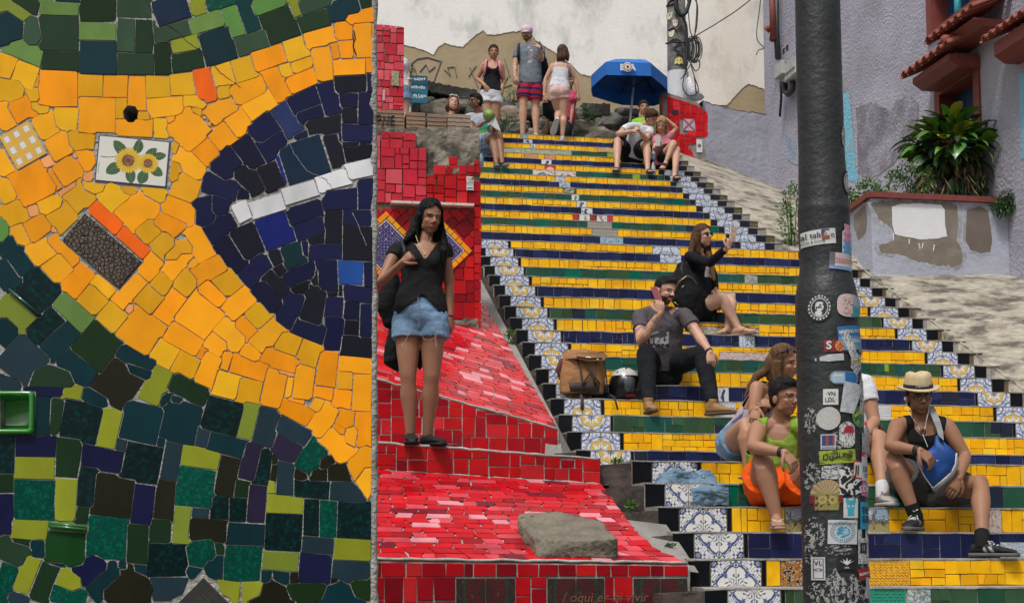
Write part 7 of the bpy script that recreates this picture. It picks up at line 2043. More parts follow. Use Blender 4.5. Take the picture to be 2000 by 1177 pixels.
def make_head(H,parent,sp):
    s=sp['hs']; yaw,pit,rol=[R(a) for a in sp['hd']]
    f=Vector((math.sin(yaw),-math.cos(yaw),0)); r=Vector((-math.cos(yaw),-math.sin(yaw),0)); u=UP.copy()   # r = person's right
    f2=f*math.cos(pit)-u*math.sin(pit); u2=u*math.cos(pit)+f*math.sin(pit)
    u3=u2*math.cos(rol)-r*math.sin(rol)*1.0; r3=r*math.cos(rol)+u2*math.sin(rol)
    Rm=np.array([tuple(r3),tuple(f2),tuple(u3)])   # rows: right, forward, up
    toW=lambda x,y,z: H+(r3*x+f2*y+u3*z)*s
    return r3,f2,u3,toW,Rm
def person(name,lab,sp):
    P=Human(); s=sp.get('h',1.7)/1.7; fem=sp.get('fem',0); w_=sp.get('w',1.0); back=-1 if sp.get('back') else 1
    pel=sp['pelP']; J={'pel':pel}
    def jj(k,par,L):
        if k in sp:
            q=sp[k]
            if isinstance(q,Vector): J[k]=q; return
            J[k]=solve(J[par],q[0],q[1],L*s,q[2] if len(q)>2 else 0.)
    jj('neck','pel',.50); jj('head','neck',.20)
    jj('shL','neck',.19 if not fem else .165); jj('shR','neck',.19 if not fem else .165)
    for S_ in 'LR':
        jj('el'+S_,'sh'+S_,.285); jj('wr'+S_,'el'+S_,.25); jj('ha'+S_,'wr'+S_,.09)
        jj('hi'+S_,'pel',.10)
        if 'hi'+S_ not in J:
            ac=(J['shR']-J['shL']).normalized() if 'hipdir' not in sp else Vector(sp['hipdir']).normalized(); J['hi'+S_]=pel+ac*(.088*s*w_)*(1 if S_=='R' else -1)-UP*.01
        jj('kn'+S_,'hi'+S_,.43); jj('an'+S_,'kn'+S_,.41); jj('to'+S_,'an'+S_,.17)
    T=thing(name,Vector((pel.x,pel.y,min([J[k].z for k in J])-.08)),lab,'person',sp.get('group'))
    P.T=T;P.J=J;P.s=s
    H=J['head']; r3,f3,u3,toW,Rm=make_head(H,T,dict(hs=s*sp.get('hk',.96),hd=sp['hd']))
    hs=s*sp.get('hk',.96); P.head=(H,r3,f3,u3,toW,Rm,hs)
    sk=np.array(sp['skin'])
    up_=(J['neck']-pel).normalized(); acS=(J['shR']-J['shL']); acS=(acS-up_*acS.dot(up_)).normalized(); acH=(J['hiR']-J['hiL']); acH=(acH-up_*acH.dot(up_)).normalized()
    fr=acS.cross(up_)*back
    P.up=up_;P.ac=acS;P.fr=fr
    Lt=(J['neck']-pel).length
    def torso(infl=0,t0=-.22,t1=1.0,loose=0,chest=1.0):
        ts=[-.22,-.1,.05,.2,.38,.55,.72,.86,.95,1.02]
        if fem: wd=[.10,.150,.160,.145,.118,.122,.140,.135,.085,.055]; dp=[.08,.105,.11,.095,.085,.09,.100,.085,.065,.05]
        else: wd=[.10,.150,.155,.150,.145,.155,.172,.165,.100,.062]; dp=[.08,.11,.115,.11,.105,.112,.118,.098,.075,.058]
        C_=[];X=[];Y=[];A=[];B=[]; bend=sp.get('bend',0)
        for t,a,b in zip(ts,wd,dp):
            if t<t0-.001 or t>t1+.001: continue
            ax=(acH*(1-max(0,min(1,t)))+acS*max(0,min(1,t))).normalized(); y=up_.cross(ax).normalized()
            fw=ax.cross(up_)*back
            belly=sp.get('belly',0)*math.exp(-((t-.3)/.25)**2)
            lo=loose*math.exp(-((t-.25)/.4)**2)
            C_.append(pel.lerp(J['neck'],t)-fw*(bend*math.sin(math.pi*max(0,min(1,t))))+fw*(belly*.5)+fw*(.012 if fem and .6<t<.8 else 0)); X.append(ax);Y.append(y);A.append((a*w_+belly*.5)*s+infl+lo);B.append((b*w_+belly)*s+infl+lo)
        return loft(C_,X,Y,A,B,22,.92)
    P.torso=torso
    # --- body
    mb=MB(); mb.add(*torso())
    if fem:
        for q in(-1,1): mb.add(*ell(pel.lerp(J['neck'],.70)+acS*(.065*s*q)+fr*(.075*s*w_),(.052*s*w_,.05*s*w_,.055*s*w_)))
    nb_=J['neck']; hb=toW(0,-.012,-.055); rn=.052*s*(1 if not fem else .88)*min(w_,1.08)
    mb.add(*tube([nb_-up_*.04,nb_.lerp(hb,.5),hb],[rn*1.25,rn,rn],14))
    ak=1.0 if not fem else .86; ak*=sp.get('arm',w_)
    P.ak=ak; P.limbs={}
    for S_ in 'LR':
        sh=J['sh'+S_]; 
        mb.add(*tube([nb_-up_*.055,sh.lerp(nb_,.35)-up_*.012,sh],[.055*s*ak,.052*s*ak,.052*s*ak],12))
        if 'el'+S_ in J:
            el=J['el'+S_];wr=J['wr'+S_]
            pts=[sh,sh.lerp(el,.25),sh.lerp(el,.6),el,el.lerp(wr,.22),el.lerp(wr,.6),wr]; rr=[.052,.051,.045,.038,.041,.032,.0245]; rr=[q*s*ak for q in rr]; rr[-1]=.0245*s*(ak*.5+.5)
            P.limbs['a'+S_]=(pts,rr); l=limb(pts,rr); mb.add(l.v,l.f)
        if 'kn'+S_ in J:
            hi,kn=J['hi'+S_],J['kn'+S_]; an=J.get('an'+S_); lk=sp.get('leg',w_)*(1.0 if not fem else .98)
            pts=[hi,hi.lerp(kn,.25),hi.lerp(kn,.6),kn]; rr=[.092,.090,.076,.056]
            if an is not None:
                calf=(kn-an).normalized(); bk=-fr*.010
                pts+=[kn.lerp(an,.12),kn.lerp(an,.32)+bk,kn.lerp(an,.65),an]; rr+=[.051,.060,.043,.033]
            rr=[q*s*lk for q in rr]; P.limbs['l'+S_]=(pts,rr); l=limb(pts,rr); mb.add(l.v,l.f)
            mb.add(*ell(pel.lerp(hi,.7)-fr*.03*s-up_*.01,(.10*s*lk,.10*s*lk,.10*s*lk)))
            if an is not None and sp.get('foot'+S_,sp.get('feet','bare'))=='bare': 
                fm=foot(P,S_,sp,'skin'); mb.add(fm.v,fm.f)
    vox=sp.get('vox',.009)
    V,N_,Fb=remesh(mb,vox,4)
    # --- head
    hm=MB(); A3=(r3,f3,u3)
    def he(x,y,z,a,b,c): hm.add(*ell(toW(x,y,z),(a*hs,b*hs,c*hs),A3,20))
    he(0,-.012,.030,.075,.095,.092); he(0,.018,-.028,.060,.070,.080); he(0,.030,-.078,.036,.046,.034); he(0,.050,-.092,.022,.022,.018); he(0,.062,.024,.050,.026,.016)
    for q in(-1,1): he(q*.034,.050,-.024,.021,.024,.022); he(q*.076,-.010,-.012,.010,.020,.030); he(q*.045,.008,-.062,.016,.032,.026)
    hm.add(*tube([toW(0,.078,.016),toW(0,.092,-.006),toW(0,.104,-.026)],[.0075*hs,.0085*hs,.0125*hs],10)); 
    for q in(-1,1): he(q*.011,.090,-.029,.009,.011,.007)
    he(0,.078,-.055,.025,.012,.0065); he(0,.076,-.066,.021,.013,.0075)
    hm.add(*tube([nb_.lerp(hb,.3),hb,toW(0,-.01,-.03)],[rn*.98,rn,rn],14))
    Vh,Nh,Fh=remesh(hm,sp.get('hvox',.0042),3,.45)
    # --- hands joined on
    HV=[];HF=[];cnt=0
    for S_ in 'LR':
        if 'ha'+S_ in J:
            hp=sp.get('hand'+S_,{}); d=(J['ha'+S_]-J['wr'+S_]).normalized(); n=Vector(hp.get('n',(0,-1,.2)))
            m_=hand(J['wr'+S_]-d*.01,d,n,s*(1.0 if not fem else .9)*hp.get('k',1),hp.get('curl',.35),hp.get('th',1),spread=hp.get('sp',.15)); 
            HV+=[tuple(q) for q in m_.v]; HF+=[[i+cnt for i in g] for g in m_.f]; cnt=len(HV)
    allV=[V,Vh]; nV=len(V); allF=list(Fb)+[f_+nV for f_ in Fh]
    if HV: hn=nV+len(Vh); allV.append(np.array(HV)); allF+=[np.array(g)+hn for g in HF]
    Vall=np.vstack(allV); cols=np.tile(sk,(len(Vall),1)); 
    fl=n3(Vall,9,3,3)[:,None]; cols*=1+.06*fl
    # face painting in head space
    q=(Vh-np.array(H))@Rm.T/hs; x,y,z=q.T; hc=cols[nV:nV+len(Vh)]; ax_=abs(x)
    def bl(m,c,a=1.): hc[m]=hc[m]*(1-a)+np.array(c)*a
    front=y>.045
    bl(front&(ax_>.018)&(ax_<.058)&(z<-.005)&(z>-.045),sk*np.array([1.12,.86,.84]),.35)
    bl(front&(abs(z+.026)<.012)&(ax_<.015),sk*np.array([1.1,.85,.82]),.4)
    if sp.get('beard'):
        b=sp['beard']; m=(y>-.02)&(z<-.028-.010*np.clip((.05-y)*12,-.5,1.2))&(z>-.125)&~((abs(z+.060)<.011)&(ax_<.024)&(y>.06)); m2=m&((z<-.045)|(ax_<.03))
        m2=m2|((abs(z+.044)<.007)&(ax_<.03)&(y>.06)); bl(m2,b,sp.get('beard_a',.9))
    bl((y>.058)&(((z+.0605)/.0115)**2+(x/.0245)**2<1),sp.get('lips',(sk*np.array([.95,.55,.55])).tolist()),.8)
    bl((y>.06)&(abs(z+.0605)<.0017)&(ax_<.02),(.05,.02,.02),.8)
    br=sp.get('hair_c',(.02,.015,.01)); bl(front&(ax_>.013)&(ax_<.050)&(abs(z-.026+(ax_-.03)**2*3)<.0042),br,.85)
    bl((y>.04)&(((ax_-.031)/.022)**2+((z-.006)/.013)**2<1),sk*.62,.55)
    bl((y>.04)&(((ax_-.031)/.0155)**2+((z-.005)/.0058)**2<1),(.03,.02,.018),.85)
    bl((y>.04)&(((ax_-.031)/.0135)**2+((z-.0035)/.0032)**2<1)&(abs(ax_-.031)>.006),(.45,.42,.38),.8)
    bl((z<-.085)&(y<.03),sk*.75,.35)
    if sp.get('tattoo'):
        m=np.zeros(len(V),bool)
        for k in sp['tattoo']:
            a_,b_=[np.array(J[c_]) for c_ in k]; d=b_-a_; t=((V-a_)@d)/(d@d); dist=np.linalg.norm(V-a_-np.outer(t,d),axis=1); m|=(t>.05)&(t<.95)&(dist<.07)
        nn=n3(V,26,5,3); cols[:len(V)][m&(nn>.25)]=cols[:len(V)][m&(nn>.25)]*.45+np.array([.04,.05,.05]); cols[:len(V)][m&(nn<-.55)]=cols[:len(V)][m&(nn<-.55)]*.7+np.array([.10,.02,.015])
    body=mk('body',Vall,allF,skinm,T,True,cols=cols); P.body=body
    # --- hair, clothes
    hair(P,sp)
    for g in sp.get('wear',[]): garment(P,sp,g)
    for S_ in 'LR':
        k=sp.get('foot'+S_,sp.get('feet','bare'))
        if 'an'+S_ in J and k not in('bare',None): foot(P,S_,sp,k)
        elif 'an'+S_ in J and k=='bare' and sp.get('sandal'): sandal(P,S_,sp)
    return P
def footframe(P,S_,sp):
    J=P.J; an=J['an'+S_]; to=J['to'+S_]; d=(to-an)
    if S_ in sp.get('raised',''): 
        d=d.normalized(); sh=(J['kn'+S_]-an).normalized(); u=(sh-d*sh.dot(d)).normalized(); 
    else: d=Vector((d.x,d.y,0)).normalized(); u=UP
    return an,d,u,d.cross(u)
def foot(P,S_,sp,kind):
    s=P.s*sp.get('footk',1); an,d,u,sd_=footframe(P,S_,sp); g=an-u*.078*s
    if kind=='skin':
        ts=[-.055,-.03,.0,.05,.10,.145,.165]; w1=[.020,.028,.030,.033,.040,.040,.03]; hh=[.035,.06,.085,.065,.042,.028,.018]
        mb=MB(); mb.add(*loft([g+d*(t*s)+u*(h_*.5*s+.012) for t,h_ in zip(ts,hh)],[sd_]*7,[u]*7,[a*s for a in w1],[h_*.55*s for h_ in hh],14))
        for i in range(5):
            x=(-.030+.0155*i)*(1 if S_=='R' else -1); r=.0095 if i else .013; L=.185-.009*i
            mb.add(*tube([g+d*(.13*s)+sd_*(x*s)+u*.022,g+d*(L*s)+sd_*(x*1.06*s)+u*.020],[r*s,r*.85*s],8)); mb.add(*ell(g+d*(L*s)+sd_*(x*1.06*s)+u*.020,(r*.85*s,)*3,n=8))
        return mb
    ts=[-.075,-.06,-.02,.03,.08,.13,.175,.20,.212]; w1=[.022,.033,.037,.038,.043,.047,.042,.030,.015]
    top={'shoe':[.055,.075,.085,.080,.068,.055,.045,.036,.022],'boot':[.09,.12,.13,.10,.078,.062,.055,.045,.026]}[kind if kind in('boot',) else 'shoe']
    c=sp.get('shoe_c',(.015,.015,.017)); sole=sp.get('sole_c',(.5,.5,.48)); z0=.018
    mb=MB(); mb.add(*loft([g+d*(t*s)+u*((z0+h_)*.5*s) for t,h_ in zip(ts,top)],[sd_]*9,[u]*9,[a*s for a in w1],[(h_-z0)*.5*s for h_ in top],18,.8))
    if kind=='boot': mb.add(*tube([g+u*.07*s-d*.01,g+u*.14*s-d*.005],[.043*s,.046*s],16))
    V,N_,Fc=remesh(mb,.006,3)
    def cf(V):
        q=(V-np.array(g))@np.array([tuple(d),tuple(sd_),tuple(u)]).T/s; cc=np.tile(np.array(c,float),(len(V),1))
        if sp.get('shoe_stripe') and True:
            m=(abs(q[:,1])>.025)&(q[:,0]>.02)&(q[:,0]<.085)&(q[:,2]>.025)&(q[:,2]<.06)&((q[:,0]*38+q[:,2]*25)%1.6<.8); cc[m]=sp['shoe_stripe']
        return cc
    sh=child('shoe',V,Fc,leather,P.T,cf)
    so=[g+d*(t*s*1.03)+u*(.010*s) for t in ts]; v,f=loft(so,[sd_]*9,[u]*9,[a*s*1.07+.002 for a in w1],[.013*s]*9,18,.6); mk('sole',v,f,leather,sh,True,cols=np.tile(np.array(sole,float),(len(v),1)))
    lc=sp.get('lace_c')
    if lc:
        m_=MB()
        for k in range(4):
            t=.03+.022*k; zt=np.interp(t,ts,top); p=g+d*(t*s)+u*(zt*s+.002); m_.tube([p-sd_*.022*s-u*.004,p+u*.003,p+sd_*.022*s-u*.004],.0035*s,0,6)
        m_.tube([g+d*.03*s+u*.085*s,g+d*.045*s+sd_*.02*s+u*.09*s,g+d*.07*s+sd_*.035*s+u*.06*s],.0028*s,0,6); m_.tube([g+d*.03*s+u*.085*s,g+d*.05*s-sd_*.02*s+u*.09*s,g+d*.08*s-sd_*.035*s+u*.055*s],.0028*s,0,6)
        mk('laces',m_.v,m_.f,leather,sh,True,cols=np.tile(np.array(lc,float),(len(m_.v),1)))
    sk_=sp.get('sock_c')
    if sk_ is not None:
        a2=an+(P.J['kn'+S_]-an).normalized()*(.085*s); v,f=tube([an-u*.02*s,an+u*.01*s,an.lerp(a2,.5),a2],[.046*s,.044*s,.044*s,.044*s],18,False); mk('sock',v,f,clothm,P.T,True,cols=np.tile(np.array(sk_,float),(len(v),1)))
        if sp.get('sock_mark'):
            p=an.lerp(a2,.55)+Vector((0,-.041*s,0)); m_=MB(); m_.tube([p+Vector((-.014,0,-.003)),p+Vector((-.006,-.001,-.008)),p+Vector((.018,0,.006))],.0028,0,5); m_.build('sock_tick',ink_w,P.T)
def sandal(P,S_,sp):
    s=P.s*sp.get('footk',1); an,d,u,sd_=footframe(P,S_,sp); g=an-u*.078*s
    ts=[-.065,-.05,0,.06,.12,.17,.195]; w1=[.02,.034,.036,.038,.047,.045,.025]; c=sp['sandal']
    v,f=loft([g+d*(t*s)+u*.006 for t in ts],[sd_]*7,[u]*7,[a*s for a in w1],[.010*s]*7,18,.7); so=mk('sandal',v,f,leather,P.T,True,cols=np.tile(np.array(c,float),(len(v),1)))
    m_=MB()
    if sp.get('strap')=='band':
        for t,h_ in((.09,.058),(.12,.048)): m_.tube([g+d*t*s-sd_*.045*s+u*.012,g+d*t*s-sd_*.03*s+u*h_*s,g+d*t*s+u*(h_+.008)*s,g+d*t*s+sd_*.03*s+u*h_*s,g+d*t*s+sd_*.045*s+u*.012],.010*s,0,8)
    else:
        for q in(-1,1): m_.tube([g+d*.04*s+q*sd_*.040*s+u*.016,g+d*.085*s+q*sd_*.030*s+u*.055*s,g+d*.135*s+u*.042*s],.0055*s,0,6)
    mk('strap',m_.v,m_.f,leather,so,True,cols=np.tile(np.array(sp.get('strap_c',c),float),(len(m_.v),1)))
def hair(P,sp):
    H,r3,f3,u3,toW,Rm,hs=P.head; k=sp.get('hair','short'); c=np.array(sp.get('hair_c',(.02,.015,.012)))
    A3=(r3,f3,u3); mb=MB(); t=sp.get('hair_t',.010)
    mb.add(*ell(toW(0,-.014,.036),((.075+t)*hs,(.096+t)*hs,(.092+t)*hs),A3,26))
    if k in('short','shortback'): mb.add(*ell(toW(0,-.045,-.01),((.070+t*.5)*hs,.062*hs,.075*hs),A3,20)); mb.add(*ell(toW(0,.03,.092),(.062*hs,.062*hs,.035*hs),A3,20))
    if k in('bun','pony'): mb.add(*ell(toW(0,-.035,-.0),(.070*hs,.070*hs,.06*hs),A3,20))
    if k=='bun': mb.add(*ell(toW(.0,-.10,.07),(.035*hs,.035*hs,.035*hs),A3))
    if k=='long' or k=='bob':
        L=sp.get('hair_l',.25); 
        mb.add(*ell(toW(0,-.03,-.02),(.086*hs,.082*hs,.11*hs),A3,22))
        for x,y0,rr in [(-.07,-.02,.030),(.07,-.02,.030),(-.045,-.07,.035),(.045,-.07,.035),(0,-.08,.04),(-.078,.012,.018),(.078,.012,.018)]:
            a=toW(x,y0,.02); sd=1 if x>0 else -1
            pts=[a,toW(x*1.12,y0-.005,-.07)]; e=pts[-1]-UP*(L-.06)*1.0+Vector((random.gauss(0,.012),0,0)); pts+=[pts[-1].lerp(e,.5)+(-f3)*.008,e]
            if 'hair_off' in sp: pts=[pts[0],pts[1]]+[p+Vector(sp['hair_off'])*(i+1)/2 for i,p in enumerate(pts[2:])]
            mb.tube(pts,[rr*hs,rr*1.1*hs,rr*1.05*hs,rr*.35*hs],0,10)
    for T_ in sp.get('locks',[]):
        pts=[atY(px,py,H.y+dy) for px,py,dy,_ in T_]; mb.tube(pts,[q[3] for q in T_],0,10)
        for q,p in zip(T_,pts): mb.add(*ell(p,(q[3]*.98,)*3,n=10))
    V,N_,Fc=remesh(mb,sp.get('hairvox',.006),3)
    q=(V-np.array(H))@Rm.T/hs; x,y,z=q.T
    hl=sp.get('hairline',.062)
    face=(y>.020)&(z<hl+(.018*np.exp(-(x/.02)**2) if k=='long' else 0)-4.5*x*x)&(z>-.17)&(abs(x)<(.082 if k=='short' else .073))
    if k in('short','bun','pony','shortback'): face|=(y>-.015)&(z<.012)&(z>-.2)
    if k=='short': face|=(z<-.075)
    if 'hatcut' in sp: face|=(z>sp['hatcut'])
    keep=~face
    V=V+N_*(n3(V*np.array([1,1,.25]),70,2,3)*.0028)[:,None]
    V,Fc=cut(V,Fc,keep)
    if len(Fc):
        hc=c*(1+.35*n3(V*np.array([1,1,.15]),60,4,2))[:,None]; 
        if 'hair_tip' in sp: tt=np.clip((np.array(H)[2]-V[:,2]-.08)/.2,0,1)[:,None]; hc=hc*(1-tt)+np.array(sp['hair_tip'])*tt
        mk('hair',V,Fc,hairm,P.T,True,cols=np.clip(hc,0,1))
def garment(P,sp,g):
    J=P.J;s=P.s; mb=MB(); kind=g['k']; inf=g.get('i',.009); up_=P.up; fr=P.fr; ac=P.ac
    col=g['c']; name=g['n']; m=g.get('m',clothm); fem=sp.get('fem',0)
    if kind=='top':
        hem=g.get('hem',-.08); mb.add(*P.torso(inf,hem,.96,g.get('loose',.006)))
        if fem:
            for q in(-1,1): mb.add(*ell(J['pel'].lerp(J['neck'],.70)+ac*(.065*s*q)+fr*(.075*s*sp.get('w',1)),((.052*s+inf),(.05*s+inf),(.055*s+inf))))
        mb.add(*ell(J['neck']-up_*.05*s,(.07*s,.06*s,.04*s),(ac,fr,up_)))
        sl=g.get('sl',0)
        for S_ in 'LR':
            sh=J['sh'+S_]; r0=.052*s*P.ak+inf
            mb.add(*tube([J['neck']-up_*.055*s,sh.lerp(J['neck'],.35)-up_*.010,sh],[.055*s+inf,.050*s+inf,r0],12))
            if sl>0 and 'el'+S_ in J:
                pts,rr=P.limbs['a'+S_]; el=J['el'+S_];wr=J['wr'+S_]
                if sl<=1: e=sh.lerp(el,sl); mb.add(*tube([sh,sh.lerp(e,.5),e],[r0,r0+.003,r0*.93+.006],14))
                else: e=el.lerp(wr,sl-1); mb.add(*tube([sh,sh.lerp(el,.5),el,e],[r0,r0*.97,.040*s*P.ak+inf+.003,.030*s*P.ak+inf],14)); mb.add(*ell(el,(.040*s*P.ak+inf+.002,)*3))
                mb.add(*ell(sh,(r0,)*3))
            elif sl==0: pass
    elif kind in('shorts','trousers','skirt'):
        wst=g.get('waist',.16)
        mb.add(*P.torso(inf,-.22,wst if wst>.05 else .05,0)); fl=g.get('flare',.012)
        mb.add(*ell(J['pel']-up_*.03*s,((.155*s*sp.get('w',1)+inf),(.11*s*sp.get('w',1)+inf),.07*s),(ac,fr,up_)))
        for S_ in 'LR':
            if 'l'+S_ not in P.limbs: continue
            pts,rr=P.limbs['l'+S_]; hi,kn=J['hi'+S_],J['kn'+S_]; L=g.get('l',.5)
            if kind!='trousers':
                e=hi.lerp(kn,L); ra=[rr[0]+inf,rr[1]+inf+fl*.5,np.interp(L,[0,.25,.6,1],rr[:4])+inf+fl]
                mb.add(*tube([hi,hi.lerp(e,.5),e],ra,18)); mb.add(*ell(hi,(rr[0]+inf,)*3))
            else:
                an=J['an'+S_]; L=g.get('l',.96); e=kn.lerp(an,L)
                mb.add(*tube([hi,hi.lerp(kn,.5),kn],[rr[0]+inf,rr[1]*.95+inf,rr[3]+inf+.012],18)); mb.add(*tube([kn,kn.lerp(e,.4),e],[rr[3]+inf+.012,rr[5]+inf+.006,rr[7]+inf+.010],18)); mb.add(*ell(kn,(rr[3]+inf+.012,)*3)); mb.add(*ell(hi,(rr[0]+inf,)*3))
            mb.add(*ell(J['pel'].lerp(hi,.7)-fr*.03*s,(.10*s+inf*1.2,)*3))
        if kind=='skirt': mb.add(*loft([J['hiL'].lerp(J['knL'],q).lerp(J['hiR'].lerp(J['knR'],q),.5) for q in(0,.35,g.get('l',.5))],[(J['knR']-J['knL']).normalized()]*3,[up_]*3,[.17*s,.17*s,.15*s],[.10*s,.095*s,.085*s],18))
    V,N_,Fc=remesh(mb,g.get('vox',sp.get('vox',.009)),3)
    d_=n3(V,g.get('fs',16),g.get('seed',1),3)*g.get('fold',.0045); V=V+N_*d_[:,None]
    keep=np.ones(len(V),bool)
    nk=np.array(J['neck']);ua=np.array(up_);fa=np.array(fr);aa=np.array(ac); q=V-nk; x=q@aa;y=q@fa;z=q@ua
    if kind=='top':
        nc=g.get('neck','crew')
        if nc=='crew':
            hd_=np.array(P.head[4](0,-.01,-.05)); dn=hd_-nk; tt=np.clip(((V-nk)@dn)/(dn@dn),-.25,1); dist=np.linalg.norm(V-nk-np.outer(tt,dn),axis=1); keep&=~((dist<.064*s*max(1,sp.get('w',1)*.97))&(z>-.07*s))
        if nc=='v': keep&=~((y>-.03*s)&(z>-.15*s+abs(x)*1.7)&(abs(x)<.085*s))&~((z>-.035*s)&(abs(x)<.075*s))
        if nc in('tank','strap'):
            dp_=g.get('dp',.13); wn=g.get('wn',.075)
            keep&=~((y>0)&(z>-dp_*s+ (abs(x)/(wn*s))**4*.05*s)&(abs(x)<wn*s))&~((y<=0)&(z>-g.get('dpb',.06)*s+(abs(x)/(wn*s))**4*.03)&(abs(x)<wn*s))
            wo=g.get('wo',.125)
            for S_ in ('' if g.get('noarm') else 'LR'):
                shx=abs((np.array(J['sh'+S_])-nk)@aa); sg=1 if S_=='R' else -1
                keep&=~((x*sg>wo*s-.0)&(z>-.21*s)) if nc=='tank' else ~((x*sg>wo*s)&(z>-.2*s))
            if nc=='strap': keep&=~((z>-.12*s)&(abs(abs(x)-(wn+.012)*s)>.012*s))
        if 'hemfn' in g: keep&=g['hemfn'](V,P,x,y,z)
    if 'cutfn' in g: keep&=g['cutfn'](V,P,x,y,z)
    V,Fc=cut(V,Fc,keep)
    cc=np.tile(np.array(col,float),(len(V),1)) if not callable(col) else col(V,P)
    ob=mk(name,V,Fc,m,P.T,True,cols=np.clip(cc,0,1))
    if g.get('solid',True): so=ob.modifiers.new('s','SOLIDIFY'); so.thickness=.003; so.offset=-1
    return ob
def local(V,P):
    q=V-np.array(P.J['neck']); return q@np.array(P.ac),q@np.array(P.fr),q@np.array(P.up)
def glasses(P,parent,dark=True,up=0,name='sunglasses',rimc=None,s2=1):
    H,r3,f3,u3,toW,Rm,hs=P.head; m_=MB(); y0=.086 if not up else .05
    m=glossb
    for q in(-1,1):
        c=toW(q*.032,y0+.006,.004+up); n=18; pts=[]
        for k in range(n): a=6.2832*k/n; pts.append(c+(r3*(.027*math.cos(a))+u3*(.019*s2*math.sin(a))+f3*(-.006*abs(math.cos(a))))*hs)
        m_.tube(pts+[pts[0],pts[1]],.0022*hs if not dark else .003*hs,0,6,False)
        if dark: m_.add([p for p in pts]+[c+f3*.004*hs],[(k,(k+1)%n,n) for k in range(n)])
        m_.tube([toW(q*.058,y0,.008+up),toW(q*.074,.03,.008+up),toW(q*.077,-.01,.004+up)],.0022*hs,0,6)
    m_.tube([toW(-.008,y0+.008,.008+up),toW(0,y0+.012,.010+up),toW(.008,y0+.008,.008+up)],.0022*hs,0,6)
    return m_.build(name,rimc or m,P.T,False)
def band(P,a,b,t,r,wd,m,name,parent=None):
    p=a.lerp(b,t); d=(b-a).normalized(); v,f=loft([p-d*wd/2,p-d*wd/2,p+d*wd/2,p+d*wd/2],[d.orthogonal().normalized()]*4,[d.cross(d.orthogonal()).normalized()]*4,[r*.9,r,r,r*.9],[r*.9,r,r,r*.9],18); return mk(name,v,f,m,parent or P.T,True)
def onBz(px,b,z):
    a0=-3;a1=9
    for _ in range(40):
        m_=(a0+a1)/2
        if pix(S(m_,b,z))[0]<px:a0=m_
        else:a1=m_
    return S(a0,b,z)
b1=lambda k:-k*T1; z1=lambda k:Z0-k*H
b2=lambda n:LA+(n-1)*T2; z2=lambda n:Z0+n*H
b3=lambda k:BB+k*T3; z3=lambda k:Z2+(k+1)*H3
SKB=(.34,.17,.105); SKL=(.52,.30,.21); SKM=(.40,.21,.13); SKD=(.26,.125,.075); SKT=(.30,.15,.09)
# --- woman standing on the red ledge
zl=onB(820,866,-.06).z+.008; 
zledge=lambda px:(CLt.lerp(CRt,(px-690)/(1172-690))).z
def fray_threads(P,pts,b):
    m_=MB()
    for L in pts: m_.tube([atY(x,y,b) for x,y in L],.0013,0,4)
    m_.build('frayed_threads',mat('cotton_thread',(.5,.42,.33),.8,.05),P.T)
bw1=.03; an1=onBz(802,bw1,zledge(802)+.075); an2=onBz(836,bw1+.02,zledge(836)+.075)
Yw=an1.y
lumb=lambda V,P:(np.array([[.19,.31,.46]])*(1+.16*n3(V,7,3,3)[:,None]+.05*n3(V,60,5,2)[:,None]))
def black_t(V,P): return np.array([[.0125,.0125,.0135]])*(1+.15*n3(V,12,3,3)[:,None])
W1=person('person','long-haired woman in black V-neck top and frayed denim shorts on the red ledge',dict(
 h=1.66,fem=1,w=.98,leg=1.0,arm=.96,skin=(.33,.165,.10),hd=(24,14,3),pelP=atY(820,614,Yw-.02),neck=(829,470,.01),head=(840,425,-.03),shL=(774,489,-.03),shR=(869,489,.02),
 elL=(744,552,-.10),wrL=(788,510,-.20),haL=(806,493,-.03),handL=dict(n=(-.2,-.9,.5),curl=1.25,th=1,k=.95),
 elR=(877,558,.03),wrR=(879,622,-.04),haR=(877,650,-.03),handR=dict(n=(.75,-.6,0),curl=.45,th=-1),
 hiL=(796,620,0.),hiR=(846,620,0.),knL=(797,735,-.03),knR=(843,735,-.02),anL=an1,anR=an2,toL=an1+Vector((.02,-.16,-.05)),toR=an2+Vector((.085,-.14,-.05)),
 feet='shoe',shoe_c=(.010,.010,.011),sole_c=(.012,.012,.012),hair='long',hair_l=.30,hair_c=(.0035,.003,.0035),hair_t=.014,hairline=.080,vox=.007,hvox=.0038,
 locks=[[(812,430,.02,.03),(805,455,-.02,.035),(793,470,-.05,.02)],[(858,430,.0,.025),(864,462,-.04,.032),(868,492,-.09,.03),(866,518,-.11,.010)]],
 wear=[dict(k='top',n='top',c=black_t,neck='v',sl=.22,hem=-.10,loose=.016,fold=.006,fs=14,hemfn=lambda V,P,x,y,z:~((y>-.02)&(z<-.375-.9*abs(x+.0)+.0*np.sin(x*60)))),dict(k='shorts',n='denim_shorts',m=denimm,c=lumb,l=.36,flare=.014,waist=.36,i=.011,fold=.006,fs=18)]))
P=W1;J=P.J
m_=MB(); m_.tube([atY(812,460,J['neck'].y-.11),atY(817,474,J['neck'].y-.13),atY(830,495,J['neck'].y-.15),atY(838,478,J['neck'].y-.13),atY(842,464,J['neck'].y-.11)],.0016,0,5); m_.add(*ell(atY(830,497,J['neck'].y-.155),(.008,.003,.008))); m_.build('necklace',metal_,P.T)
band(P,J['elR'],J['wrR'],.93,.027,.010,mat('red_thread',(.25,.02,.02),.8,.1),'bracelet')
m_=MB(); 
